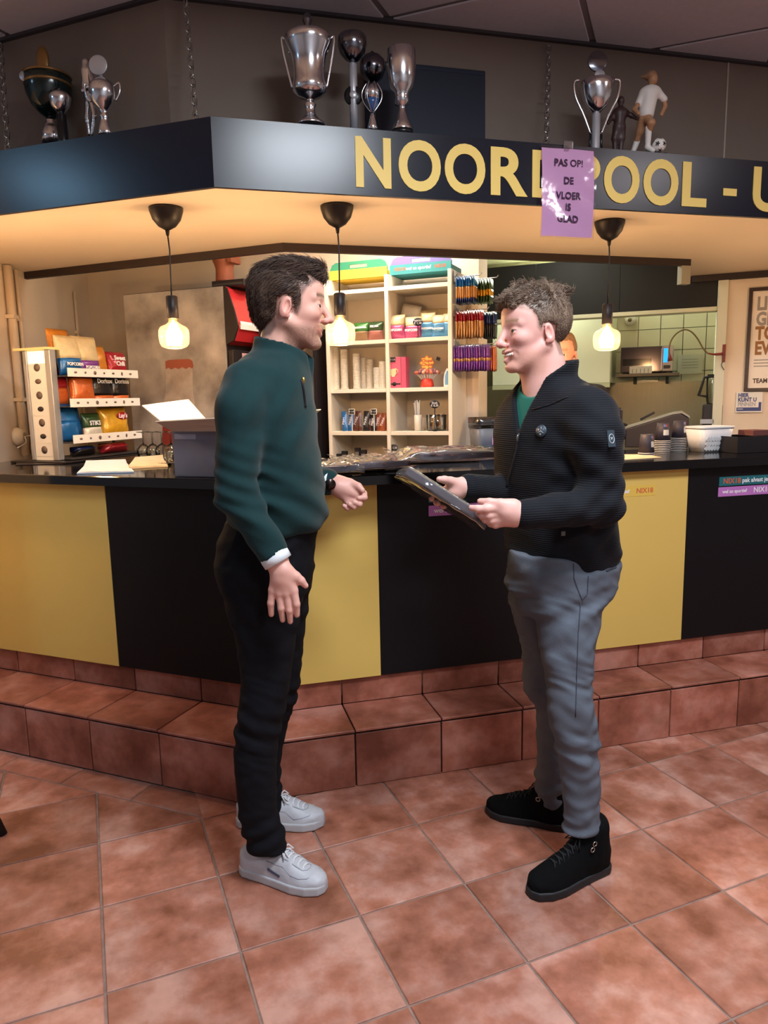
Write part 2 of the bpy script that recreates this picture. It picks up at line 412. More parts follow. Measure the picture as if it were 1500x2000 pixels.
tb = MB(); tb.prism([tuple((pR - nR * .022)[:2]), tuple(meet(BR - .022, BLo - .022)[:2]), tuple((pL - nL * .022)[:2]), tuple(pL[:2]), tuple(bk[:2]), tuple(pR[:2])], CEIL - .022, CEIL - .002)
struct(tb.build('trim_2', M_ctrim))
q0, q1 = Rc(PR(1420, 165, BR)), Rc(PR(1418, 312, BR))
MB().box(-.004, .004, -.004, 0, -.32, .26).build('wall_seam', M_wall, bw, Rw(q0[0], BR, 2.72), RRz)
# dark board fixed to the bulkhead
a0, a1 = Rc(PR(712, 200, BR))[0], Rc(PR(944, 200, BR))[0]; zt, zb = PR(944, 143, BR)[2], 2.44
bd = thing('notice_board', 'dark navy board on the wall behind the middle trophies', 'board', Rw((a0 + a1) / 2, BR - .012, (zt + zb) / 2), RRz)
MB().box(-(a1 - a0) / 2, (a1 - a0) / 2, -.012, .010, -(zt - zb) / 2, (zt - zb) / 2).build('panel', mat('board_navy', (22, 32, 52), .55), bd, bevel=.003)
MB().box(-(a1 - a0) / 2 + .01, (a1 - a0) / 2 - .01, -.0135, -.012, (zt - zb) / 2 - .02, (zt - zb) / 2 - .012).build('edge_strip', mat('board_edge', (30, 42, 64), .4), bd)

# ------------------------------------------------------------------ the canopy over the bar
HS = 2.2
Cc = PZ(418, 358, HS); Cr = PZ(1500, 420, HS); Cl = PZ(0, 412, HS)
ur = (Cr - Cc) / np.linalg.norm(Cr - Cc); ul = (Cl - Cc) / np.linalg.norm(Cl - Cc)
CT = 2.421
canopy = thing('bar_canopy', 'navy boxed canopy hung over the bar with big yellow lettering', 'canopy', Cc, 0.)
ER, EL = 3.35, 2.35
def outp(v): return np.array([v[1], -v[0], 0.])        # outward (room side) normal of the right fascia
nfr = outp(ur); nfl = -outp(ul)
def bis(t): # point offset inwards by t from both fascias, relative to Cc
    A = np.array([nfr[:2], nfl[:2]]); return np.linalg.solve(A, [-t, -t])
MB().prism([tuple((ur * ER)[:2]), (0, 0), tuple(bis(.018)), tuple((ur * ER - nfr * .018)[:2])], -.012, CT - HS).build('fascia', M_navy, canopy)
MB().prism([(0, 0), tuple((ul * EL)[:2]), tuple((ul * EL - nfl * .018)[:2]), tuple(bis(.018))], -.012, CT - HS).build('fascia', M_navy, canopy)
inner_c = meet(1.24, 1.22)
SE = PZ(1350, 506, HS)                                  # end of the inner strip on the right
sof = [Cc + ur * ER - nfr * .018, Cc + np.array([*bis(.018), 0]), Cc + ul * EL - nfl * .018, Lw(-2.6, 1.22), inner_c, SE, Lw(1.43, 3.4), Lw(3.4, 3.4)]
sofp = [tuple((np.asarray(p) - Cc)[:2]) for p in sof]
MB().prism(sofp, 0., .045).build('soffit', M_soffit, canopy)
deck = [Cc + ur * ER - nfr * .018, Cc + np.array([*bis(.018), 0]), Cc + ul * EL - nfl * .018, Lw(-2.9, BLo + .05), meet(BR + .05, BLo + .05), Rw(3.5, BR + .05)]
MB().prism([tuple((np.asarray(p) - Cc)[:2]) for p in deck], CT - HS - .018, CT - HS - .002).build('top_deck', M_navy, canopy)
def strip_box(P0, P1, n, z0, z1, t, name='inner_strip'):
    d = P1 - P0; l = np.linalg.norm(d[:2]); o = MB().box(0, l, 0, t, z0, z1).build(name, M_strip, canopy, (P0 - Cc) * [1, 1, 0], yaw_of(d)); return o
strip_box(Lw(-2.16, 1.222), inner_c, nL, -.038, .0, .03)
strip_box(inner_c, SE, nR, -.038, .0, .03)
wl0, wl1 = Lw(-2.15, 1.22), Lw(-2.55, 2.14)
wd = (wl1 - wl0) / np.linalg.norm(wl1 - wl0)
strip_box(wl0 - wd * .9, wl0, nL, -.038, .0, .025)
strip_box(Lw(1.44, 3.375), Lw(3.3, 3.375), nL, -.042, .0, .03)
MB().box(-.03, .03, -.02, .02, -.105, -.002).build('end_bracket', mat('bracket_grey', (150, 146, 132), .5), canopy, (SE - Cc) * [1, 1, 0] + np.array([-.03, .02, -.036]), RRz)

# yellow letters on the right fascia
M_yel = mat('letter_yellow', (244, 212, 118), .5)
def char_mesh(ch, w, h, bold):
    cu = bpy.data.curves.new('c', 'FONT'); cu.body = ch; cu.size = 1.; cu.offset = bold; cu.extrude = .004; cu.resolution_u = 6
    t = bpy.data.objects.new('c', cu); COL.objects.link(t); bpy.context.view_layer.update()
    me = bpy.data.meshes.new_from_object(t.evaluated_get(bpy.context.evaluated_depsgraph_get())); bpy.data.objects.remove(t)
    n = len(me.vertices); co = np.empty(n * 3); me.vertices.foreach_get('co', co); co = co.reshape(-1, 3)
    lo, hi = co.min(0), co.max(0)
    x = (co[:, 0] - lo[0]) / (hi[0] - lo[0]) * w; y = (co[:, 1] - lo[1]) / max(hi[1] - lo[1], 1e-6) * h; z = (co[:, 2] - lo[2]) / (hi[2] - lo[2]) * .003
    me.vertices.foreach_set('co', np.stack([x, y, z], 1).ravel()); me.update()
    me.materials.clear(); me.materials.append(M_yel); return me
LET = [('N', 694, 763, 264, 361), ('O', 778, 860, 271, 370), ('O', 868, 947, 279, 377), ('R', 958, 1030, 287, 381), ('D', 1039, 1102, 292, 388), ('P', 1112, 1171, 300, 391),
       ('O', 1179, 1248, 303, 394), ('O', 1256, 1324, 309, 399), ('L', 1332, 1380, 316, 402), ('-', 1412, 1438, 367, 383), ('U', 1470, 1530, 324, 412)]
def on_fascia(x, y): return onplane(x, y, Cc, nfr)
for ch, x0, x1, y0, y1 in LET:
    A_, B_ = on_fascia(x0, y1), on_fascia(x1, y1); T_ = on_fascia(x0, y0)
    if ch in 'NRDPL': A_ = on_fascia(x0, y1)
    w = (B_ - A_) @ ur; h = T_[2] - on_fascia(x0, y1 + 0)[2]
    zb = .0155 if ch not in 'O-U' else (.012 if ch != '-' else None)
    hh = .178 if ch not in 'OU-' else .184
    if ch == '-': zb = on_fascia(1425, 383)[2] - HS; hh = .030
    o = bpy.data.objects.new('letter', char_mesh(ch, w, hh, .030)); put(o, canopy)
    o.location = (on_fascia(x0, (y0 + y1) / 2) - Cc) * [1, 1, 0] + nfr * .0005 + np.array([0, 0, zb]); o.rotation_euler = (pi / 2, 0, yaw_of(ur))
# chains
M_steel = mat('chain_steel', (190, 190, 186), .3, 1.)
def oval(l, w, r, n=20):
    pts = []
    for k in range(n):
        t = 2 * pi * k / n; x = cos(t) * w; z = sin(t) * w; z += (l if z > 0 else -l) if abs(z) > 1e-9 else 0
        pts.append((x, 0, z))
    return pts
link_me = MB().tube(oval(.014, .0095, 0), .0032, 6, closed=True).mesh('link', M_steel)
def chain(P0, P1, label):
    t = thing('hanging_chain', label, 'chain', P0, 0., 'steel chains holding the canopy')
    d = P1 - P0; ln = np.linalg.norm(d); n = int(ln / .0405); q = Vector(d).to_track_quat('Z', 'Y')
    for k in range(n):
        o = bpy.data.objects.new('link', link_me); put(o, t); o.rotation_mode = 'QUATERNION'
        o.rotation_quaternion = q @ Vector((0, 0, 1)).rotation_difference(Vector((0, 0, 1))) @ Matrix.Rotation((pi / 2 * (k % 2)) + .5, 3, 'Z').to_quaternion()
        o.location = d * ((k + .5) / n)
    MB().tube([(0, 0, -.01), (0, 0, .012)], .004, 6).build('hook', M_steel, t)
    return t
def fas_back(x, y, s): # point on the canopy deck, s metres behind the right fascia
    return onplane(x, y, Cc - nfr * s, nfr)
def fas_backl(x, y, s): return onplane(x, y, Cc - nfl * s, nfl)
zc = CT + .005
def deckp(P): P = np.array(P); P[2] = zc; return P
chain(deckp(fas_backl(382, 226, .05)), PZ(360, -22, CEIL - .01), 'steel chain rising from the canopy beside its corner')
chain(deckp(fas_backl(15, 290, .05)), PZ(0, 84, CEIL - .03), 'steel chain at the left edge of the canopy beside the dark green cup')
chain(deckp(fas_back(1067, 284, .05)), PR(1072, 90, BR - .03), 'steel chain right of the lettering beside the pink notice')

# pink notice in a plastic sleeve
pk = [on_fascia(*p) for p in ((1056, 289), (1157, 300), (1049, 461))]
pw = (pk[1] - pk[0]) @ ur; ph = pk[0][2] - pk[2][2]; pc = (pk[0] + pk[1]) / 2
sign = thing('paper_notice', 'pink laminated warning notice taped over the canopy lettering', 'notice', np.array([pc[0], pc[1], (pk[0][2] + pk[2][2]) / 2]) + nfr * .010, yaw_of(ur))
def sag(u, v, y0): return ((u - .5) * pw, y0 - .010 * sin(v * 3.0) * .6 - .003 * sin(u * 6 + v * 4), (v - .5) * ph)
MB().grid(lambda u, v: sag(u, v, 0), 8, 12).build('paper', mat('pink_paper', (240, 184, 224), .6), sign)
MB().grid(lambda u, v: (lambda p: (p[0] * 1.06, p[1] - .0045 - .002 * sin(9 * u + 13 * v) * sin(7 * v + 2), p[2] * 1.05))(sag(u, v, 0)), 14, 22).build('plastic_sleeve', thin_mat('sleeve_film', (250, 244, 250), .05, .12, (14, .35)), sign)
M_ink = mat('notice_ink', (66, 36, 70), .7)
for i, (w_, zz) in enumerate((('PAS OP!', .335), ('DE', .135), ('VLOER', -.035), ('IS', -.165), ('GLAD', -.30))):
    text_obj('lettering', w_, .036 if i else .037, M_ink, sign, (0, -.0072 - .006 * sin((zz + .5) * 3.0) + .0036, zz * ph), bold=.0008, extrude=.0003)
MB().box(-.02, .02, -.003, .0, ph / 2 - .01, ph / 2 + .03).build('tape', thin_mat('tape_film', (230, 225, 228), .15, .2), sign)

# ------------------------------------------------------------------ the bar counter
M_black = mat('black_laminate', (13, 12, 16), .5, spec=.3, var=(8, .2))
M_yellow = mat('yellow_laminate', (222, 188, 100), .55, spec=.35, var=(1.2, .10))
M_top = mat('black_worktop', (14, 12, 14), .10, spec=.55, var=(30, .3))
PDR, PDL, ZP0, ZP1 = .22, .25, .336, 1.112
counter = thing('bar_counter', 'black and yellow panelled bar counter bending round a corner', 'bar counter', KP, 0.)
ck = meet(PDR, PDL); aR, aL = (ck - KP) @ dR, (ck - KP) @ dL
def cpanel(Wf, rz, a0, a1, dpt, m):
    y = m is M_yellow
    MB().box(a0 + .0008, a1 - .0008, -.002 if y else 0., .018, ZP0, ZP1 - .001).build('panel', m, counter, Wf(0, dpt, 0) - KP, rz, bevel=.0012, seg=1)
for a0, a1, m in ((aR, aR + .012, M_black), (aR + .012, .572, M_yellow), (.572, 1.537, M_black), (1.537, 1.968, M_yellow), (1.968, 2.93, M_black), (2.93, 3.4, M_yellow)): cpanel(Rw, RRz, a0, a1, PDR, m)
for a0, a1, m in ((-.765, aL, M_black), (-1.66, -.765, M_yellow)): cpanel(Lw, RL, a0, a1, PDL, m)
cp = [Rw(3.4, PDR + .019), meet(PDR + .019, PDL + .019), Lw(-1.66, PDL + .019), Lw(-1.80, .72), meet(.70, .72), Rw(3.4, .70)]
MB().prism([tuple((p - KP)[:2]) for p in cp], .36, ZP1 - .002).build('carcass', M_black, counter)
WT = 1.150
wt = [Rw(3.45, .18), meet(.18, .21), Lw(-1.66, .21), Lw(-1.90, .82), meet(.80, .82), Rw(3.45, .80)]
top = MB().prism([tuple((p - KP)[:2]) for p in wt], ZP1, WT, .003).build('worktop', M_top, None, KP)
tag(top, 'glossy black bar worktop covered with packages and snacks', 'worktop')
# stickers on the front panels
M_teal = mat('sticker_teal', (30, 104, 112), .5); M_pink = mat('sticker_pink', (186, 118, 190), .5); M_white = mat('print_white', (232, 232, 236), .6); M_orange = mat('print_orange', (206, 96, 60), .6)
M_ystick = mat('sticker_yellow', (222, 186, 84), .5); M_tealtxt = mat('print_teal', (66, 140, 132), .6)
def sticker(x, y, w, h, m, dpt, items, label):
    P = PR(x, y, dpt); c = Rc(P)
    s = MB().box(0, w, -.0006, 0, -h, 0).build('sticker', m, counter, Rw(c[0], dpt - .0004, c[2]) - KP, RRz); s['label'] = label
    for body, tx, sz, tm in items: text_obj('lettering', body, sz, tm, s, (tx, -.0010, -h / 2), align='LEFT', bold=.0006, extrude=.0002)
sticker(837, 962, .31, .040, M_teal, PDR, [('NIX18', .02, .032, M_orange), ('pak alvast je ID', .125, .026, M_white)], 'teal sticker strip')
sticker(837, 988, .31, .042, M_pink, PDR, [('wel zo sportief', .022, .028, M_white), ('NIX18', .22, .032, M_white)], 'pink sticker strip')
sticker(1405, 932, .33, .040, M_teal, PDR, [('NIX18', .02, .034, M_orange), ('pak alvast je ID', .12, .028, M_white)], 'teal sticker strip')
sticker(1403, 952, .33, .042, M_pink, PDR, [('wel zo sportief', .022, .021, M_white), ('NIX18', .185, .034, M_white)], 'pink sticker strip')
sticker(1170, 953, .27, .045, M_ystick, PDR - .002, [('wel zo sportief', .010, .022, M_white), ('NIX18', .178, .030, M_orange)], 'faded yellow sticker strip')

# ------------------------------------------------------------------ walls behind the bar
M_warmwall = mat('bar_wall', (232, 214, 194), .8, var=(3, .1), bump=(70, .06))
ZF = .10                                                # floor level behind the bar
struct(MB().prism([tuple(p[:2]) for p in (Rw(3.4, .35), meet(.35, .35), Lw(-3.0, .35), Lw(-3.0, 4.4), Lw(3.5, 4.4))], -.05, ZF).build('floor_2', mat('bar_floor', (120, 84, 70), .7, var=(4, .2))))
IC = 2.55
struct(MB().prism([tuple(p[:2]) for p in (Rw(3.6, .78), meet(.78, .57), Lw(-3.2, .57), Lw(-3.2, 4.5), Lw(3.6, 4.5))], IC, IC + .05).build('ceiling_2', mat('bar_ceiling', (226, 222, 206), .85)))
wa = wl0 - wd * 1.6
lw_ = wl1 - wa; ll = np.linalg.norm(lw_)
w3 = struct(MB().box(0, ll + .05, 0, .06, 0, IC).build('wall_bar_left', M_warmwall, None, wa, yaw_of(lw_))); tag(w3, 'warm lit cream wall at the left end of the bar')
struct(MB().box(-2.6, .306, 0, .2, 0, IC).build('wall_bar_rear', M_warmwall, None, Lw(0, 2.14), RL))
struct(MB().box(1.66, 3.4, 0, .15, 0, IC).build('wall_poster', M_warmwall, None, Lw(0, 3.40), RL))
M_jamb = mat('jamb_white', (214, 212, 192), .6)
j = struct(MB().box(1.605, 1.664, -.02, .17, 0, 2.19).build('trim_3', M_jamb, None, Lw(0, 3.40), RL))
# black header panels with a pale ledge over the kitchen hatch
hz0 = PL(1420, 597, 3.4)[2]; hz1 = PL(960, 531, 3.4)[2]
hdr = thing('hatch_header', 'black panelled header above the kitchen hatch', 'header', Lw(0, 3.4, 0), RL)
M_hdr = mat('header_black', (17, 16, 16), .62, var=(4, .15))
sx_ = Lc(PL(1211, 560, 3.4))[0]
for a0, a1 in ((-.35, .40), (.40, sx_), (sx_, 1.604)): MB().box(a0 + .001, a1 - .001, 0, .03, hz0, hz1 + .03).build('panel', M_hdr, hdr, bevel=.001, seg=1)
MB().box(-.35, 1.604, .0, .12, hz0 - .028, hz0).build('ledge', mat('ledge_cream', (214, 210, 180), .6), hdr, bevel=.003)
# kitchen: tiled wall, steel splashback
KO = 4.30
kw = struct(MB().box(-.9, 2.2, .012, .1, 0, IC).build('wall_kitchen', mat('kitchen_grout', (110, 104, 86), .8), None, Lw(0, KO), RL)); tag(kw, 'kitchen wall of square cream tiles')
M_ktile = mat('kitchen_tile', (206, 200, 172), .18, spec=.6, var=(3, .08), rand=9.)
kt = .168
kz = PL(1300, 684, KO)[2]; ka = Lc(PL(1247, 640, KO))[0]
tme = MB().box(-kt / 2 + .0025, kt / 2 - .0025, 0, .012, -kt / 2 + .0025, kt / 2 - .0025).mesh('tile', M_ktile)
for i in range(-7, 6):
    for jj in range(-3, 4):
        o = bpy.data.objects.new('tile', tme); put(o, kw); o.location = (ka + (i + .5) * kt, 0, kz + (jj + .5) * kt)
sb = thing('steel_splashback', 'brushed steel splashback below the kitchen tiles', 'splashback', Lw(0, KO, 0), RL)
sz1 = PL(1320, 745, KO)[2]
M_brushed = mat('brushed_steel', (150, 146, 128), .36, 1., stretch=(60, 1, 1), var=(3, .12), bump=(8, .05))
for a0, a1 in ((-.9, .75), (.75, 2.1)): MB().box(a0 + .001, a1 - .001, -.006, 0, .6, sz1).build('sheet', M_brushed, sb)
struct(MB().box(0, .06, 0, 1.0, 0, IC).build('wall_kitchen_side', M_jamb, None, Lw(1.75, 3.55), RL))
struct(MB().box(0, .06, 0, 1.0, 0, IC).build('wall_kitchen_end', M_jamb, None, Lw(-.95, 3.3), RL))
# area lights behind the bar and in the kitchen
lamp('shelf_fill_light', 'AREA', Lw(-.2, 1.55, IC - .03), 20, (1.0, .90, .78), size=.9, size_y=.25)  # unseen, added as a soft light on the shelf unit
lamp('kitchen_light', 'AREA', Lw(.55, 3.85, IC - .03), 62, (.93, 1.0, .78), size=.8, size_y=.3)
lamp('recess_light', 'AREA', Lw(.6, 2.9, IC - .03), 7, (.98, 1.0, .84), size=.5, size_y=.3)

# ------------------------------------------------------------------ pendant lamps
M_pblack = mat('pendant_black', (30, 24, 26), .45); M_bulb = thin_mat('amber_glass', (255, 240, 216), .02, .03, None, .25, 0., .025)
M_fil = mat('filament', (255, 190, 90), .5, emit=((255, 206, 140), 90.))
def pendant(x, y, yb, label):
    P = PZ(x, y, HS); Z = dep(P)
    t = thing('pendant_lamp', label, 'lamp', np.array([P[0], P[1], HS]), 0., 'pendant lamps under the canopy')
    zb_ = vz(P, yb)                                       # bulb bottom height
    s = HS - zb_
    MB().lathe([(.0, -.085), (.012, -.083), (.035, -.070), (.055, -.045), (.066, -.012), (.067, -.001), (.0, -.001)][::-1], 28).lathe([(.006, -.105), (.009, -.085), (.003, -.08)], 12).build('ceiling_cap', M_pblack, t)
    zs = -s + .118 + .085
    MB().tube([(0, 0, -.10), (.004, 0, -.16), (.002, 0, (zs - .16) / 2), (0, 0, zs + .0)], .0032, 6).build('cord', M_pblack, t)
    MB().lathe([(.0, zs + .004), (.018, zs + .004), (.0235, zs), (.0235, zs - .085), (.021, zs - .087), (.0, zs - .087)], 20).build('socket', M_pblack, t)
    zt_ = zs - .087
    b = MB().lathe([(.017, zt_), (.018, zt_ - .012), (.030, zt_ - .022), (.052, zt_ - .032), (.060, zt_ - .046), (.061, zt_ - .075), (.058, zt_ - .098), (.048, zt_ - .112), (.028, zt_ - .118), (.0, zt_ - .119)], 32).build('bulb', M_bulb, t)
    f = MB()
    for k in range(10):
        a = k * pi / 5; f.tube([(cos(a) * .008, sin(a) * .008, zt_ - .018), (cos(a) * .020, sin(a) * .020, zt_ - .042), (cos(a) * .031, sin(a) * .031, zt_ - .07), (cos(a) * .024, sin(a) * .024, zt_ - .105)], .0042, 6)
    f.tube([(0, 0, zt_ - .005), (0, 0, zt_ - .05)], .004, 6)
    f.build('filament', M_fil, b)
    lamp('pendant_light', 'POINT', (P[0], P[1], HS + zt_ - .07), 20., (1.0, .77, .53), radius=.025)
    return t
def pxy(P): Y = CR @ (np.asarray(P) - CC); return 750 + F_PX * Y[0] / Y[2], 1000 + F_PX * Y[1] / Y[2]
def vz(P, y):
    lo, hi = -1., 4.
    for _ in range(50):
        m = (lo + hi) / 2; Y = CR @ (np.array([P[0], P[1], m]) - CC)
        if 1000 + F_PX * Y[1] / Y[2] > y: lo = m
        else: hi = m
    return m
pendant(324, 406, 680, 'pendant lamp with clear bulb above the open grey carton')
pendant(658, 402, 674, 'pendant lamp with clear bulb beside the face of the man in green')
pendant(1191, 432, 684, 'pendant lamp with clear bulb in front of the kitchen hatch')
for (px_, py_), lb_ in (((-78., 411.), 'pendant lamp beyond the left edge above the snack rack'), (pxy(Rw(3.1, .54, HS)), 'pendant lamp beyond the right edge near the framed poster')): pendant(px_, py_, py_ + 262, lb_)
# ------------------------------------------------------------------ implicit surfaces for bodies and clothes
def smin(a, b, k):
    if k <= 0: return np.minimum(a, b)
    h = np.clip(.5 + .5 * (b - a) / k, 0, 1); return b * (1 - h) + a * h - k * h * (1 - h)
def smax(a, b, k): return -smin(-a, -b, k)
def hermite(xs, ys, x):
    xs = np.asarray(xs, float); ys = np.asarray(ys, float); x = np.clip(x, xs[0], xs[-1])
    d = np.diff(ys) / np.diff(xs); m = np.empty_like(ys); m[0] = d[0]; m[-1] = d[-1]
    m[1:-1] = np.where(d[:-1] * d[1:] > 0, 2 * d[:-1] * d[1:] / (d[:-1] + d[1:] + 1e-12), 0)
    i = np.clip(np.searchsorted(xs, x) - 1, 0, len(xs) - 2); h = xs[i + 1] - xs[i]; t = (x - xs[i]) / h
    return ((1 + 2 * t) * (1 - t) ** 2) * ys[i] + t * (1 - t) ** 2 * h * m[i] + t * t * (3 - 2 * t) * ys[i + 1] + t * t * (t - 1) * h * m[i + 1]
class Prim:
    def __init__(s, fn, c, r): s.fn = fn; s.c = np.asarray(c, float); s.r = r
def cap(a, b, ra, rb=None):
    a = np.asarray(a, float); b = np.asarray(b, float); rb = ra if rb is None else rb; ba = b - a; bb = ba @ ba + 1e-12
    def fn(p):
        t = np.clip((p - a) @ ba / bb, 0, 1); return np.linalg.norm(p - a - t[:, None] * ba, axis=1) - (ra + (rb - ra) * t)
    return Prim(fn, (a + b) / 2, np.sqrt(bb) / 2 + max(ra, rb))
def chain_p(pts, rs, k=.004):
    ps = [cap(pts[i], pts[i + 1], rs[i], rs[i + 1]) for i in range(len(pts) - 1)]
    def fn(p):
        d = ps[0].fn(p)
        for q in ps[1:]: d = smin(d, q.fn(p), k)
        return d
    pts = np.asarray(pts, float); c = pts.mean(0); return Prim(fn, c, np.linalg.norm(pts - c, axis=1).max() + max(rs))
def ell(c, r, rot=None):
    c = np.asarray(c, float); r = np.asarray(r if not np.isscalar(r) else (r, r, r), float)
    def fn(p):
        q = p - c
        if rot is not None: q = q @ rot
        k0 = np.linalg.norm(q / r, axis=1); k1 = np.linalg.norm(q / (r * r), axis=1); return k0 * (k0 - 1) / (k1 + 1e-9)
    return Prim(fn, c, r.max())
def zprof(rows, pw=2.0, rnd=.02):
    """upright body part: rows of (z, cx, cy, a, b, yaw) with a, b half axes"""
    rows = sorted(rows); A = np.array([list(r) + [0.] * (6 - len(r)) for r in rows])
    z = A[:, 0]; zz = np.linspace(z[0], z[-1], 200); T = [hermite(z, A[:, i], zz) for i in range(1, 6)]
    def fn(p):
        cx, cy, a, b, yw = (np.interp(p[:, 2], zz, t) for t in T)
        dx, dy = p[:, 0] - cx, p[:, 1] - cy; c, s = np.cos(yw), np.sin(yw); x, y = dx * c + dy * s, -dx * s + dy * c
        if pw == 2.0: r = np.sqrt((x / a) ** 2 + (y / b) ** 2)
        else: r = ((np.abs(x) / a) ** pw + (np.abs(y) / b) ** pw) ** (1 / pw)
        d = (r - 1) * np.minimum(a, b)
        return smax(d, np.maximum(p[:, 2] - z[-1], z[0] - p[:, 2]), rnd)
    c = np.array([A[:, 1].mean(), A[:, 2].mean(), (z[0] + z[-1]) / 2]); return Prim(fn, c, (z[-1] - z[0]) / 2 + A[:, 3:5].max() + np.ptp(A[:, 1]) + np.ptp(A[:, 2]))
def plane(P, n):
    P = np.asarray(P, float); n = np.asarray(n, float); n = n / np.linalg.norm(n)
    return Prim(lambda p: (p - P) @ n, (0, 0, 0), 99.)
def rbox(c, h, r=.003, rot=None):
    c = np.asarray(c, float); h = np.asarray(h, float) - r
    def fn(p):
        q = p - c
        if rot is not None: q = q @ rot
        q = np.abs(q) - h; return np.linalg.norm(np.maximum(q, 0), axis=1) + np.minimum(q.max(1), 0) - r
    return Prim(fn, c, np.linalg.norm(h) + r)
def poly2(x, y, V):
    """signed distance to a closed polygon"""
    V = np.asarray(V, float); d = np.full(x.shape, 1e9); s = np.ones(x.shape); n = len(V); j = n - 1
    for i in range(n):
        e = V[j] - V[i]; wx, wy = x - V[i, 0], y - V[i, 1]; t = np.clip((wx * e[0] + wy * e[1]) / (e @ e), 0, 1)
        d = np.minimum(d, (wx - e[0] * t) ** 2 + (wy - e[1] * t) ** 2)
        c1 = y >= V[i, 1]; c2 = y < V[j, 1]; c3 = e[0] * wy > e[1] * wx
        m = (c1 & c2 & c3) | (~c1 & ~c2 & ~c3); s = np.where(m, -s, s); j = i
    return s * np.sqrt(d)
def ev(ops, p):
    d = np.full(len(p), 1.0)
    for op in ops:
        kind, k, pr = op[0], op[1], op[2]
        if kind == 'f': d = pr(p, d); continue
        if pr.r < 50 and kind != 'i':
            m = np.flatnonzero(((p - pr.c) ** 2).sum(1) < (pr.r + .075) ** 2)
            if not len(m): continue
            if len(m) == len(p): m = slice(None)
        else: m = slice(None)
        v = pr.fn(p[m])
        if kind == 'u': d[m] = smin(d[m], v, k)
        elif kind == 's': d[m] = smax(d[m], -v, k)
        elif kind == 'i': d[m] = smax(d[m], v, k)
    return d
def nested(ops, R, c, s=1., r=.3):
    """ops in a local frame; R columns are the frame's axes"""
    R = np.asarray(R, float); c = np.asarray(c, float)
    return Prim(lambda p: ev(ops, ((p - c) @ R) / s) * s, c, r)
def sdf_mesh(ops, lo, hi, h):
    lo = np.asarray(lo, float); hi = np.asarray(hi, float); B = 6
    nb = np.ceil((hi - lo) / (h * B)).astype(int) + 1; n = nb * B
    g = np.stack(np.meshgrid(*[(np.arange(k) + .5) * B - .5 for k in nb], indexing='ij'), -1).reshape(-1, 3)
    cd = ev(ops, lo + g * h); near = np.abs(cd) < h * B * 1.25
    V = np.where(cd < 0, -1., 1.).astype(np.float32).reshape(nb)
    V = np.repeat(np.repeat(np.repeat(V, B, 0), B, 1), B, 2)
    bi = np.argwhere(near.reshape(nb)); off = np.stack(np.meshgrid(*[np.arange(B)] * 3, indexing='ij'), -1).reshape(-1, 3)
    for s in range(0, len(bi), 600):
        ix = (bi[s:s + 600, None, :] * B + off[None]).reshape(-1, 3)
        V[ix[:, 0], ix[:, 1], ix[:, 2]] = ev(ops, lo + ix * h)
    S = V < 0
    c = np.zeros(np.array(V.shape) - 1, np.uint8)
    cs = [(i, j, k) for i in (0, 1) for j in (0, 1) for k in (0, 1)]
    sl = lambda i, m: slice(i, m - 1 + i)
    for i, j, k in cs: c += S[sl(i, V.shape[0]), sl(j, V.shape[1]), sl(k, V.shape[2])]
    act = (c > 0) & (c < 8); I = np.argwhere(act); idx = np.full(c.shape, -1, np.int32); idx[act] = np.arange(len(I))
    val = np.stack([V[I[:, 0] + i, I[:, 1] + j, I[:, 2] + k] for i, j, k in cs], 1)
    acc = np.zeros((len(I), 3)); cnt = np.zeros(len(I)); ca = np.array(cs, float)
    for a in range(8):
        for b in range(a + 1, 8):
            if np.abs(ca[a] - ca[b]).sum() != 1: continue
            va, vb = val[:, a], val[:, b]; m = (va < 0) != (vb < 0); t = va[m] / (va[m] - vb[m])
            acc[m] += ca[a] + (ca[b] - ca[a]) * t[:, None]; cnt[m] += 1
    P = lo + h * (I + acc / cnt[:, None])
    F = []
    for ax in range(3):
        a1, a2 = (ax + 1) % 3, (ax + 2) % 3
        s0 = [slice(None)] * 3; s1 = [slice(None)] * 3; s0[ax] = slice(0, -1); s1[ax] = slice(1, None)
        E_ = np.argwhere(S[tuple(s0)] != S[tuple(s1)])
        E_ = E_[(E_[:, a1] > 0) & (E_[:, a2] > 0) & (E_[:, a1] < V.shape[a1] - 1) & (E_[:, a2] < V.shape[a2] - 1)]
        def cell(d1, d2): q = E_.copy(); q[:, a1] += d1; q[:, a2] += d2; return idx[q[:, 0], q[:, 1], q[:, 2]]
        Q = np.stack([cell(-1, -1), cell(0, -1), cell(0, 0), cell(-1, 0)], 1)
        ins = S[E_[:, 0], E_[:, 1], E_[:, 2]]; Q[~ins] = Q[~ins][:, ::-1]; F.append(Q)
    F = np.concatenate(F); F = F[(F >= 0).all(1)]
    return P, F
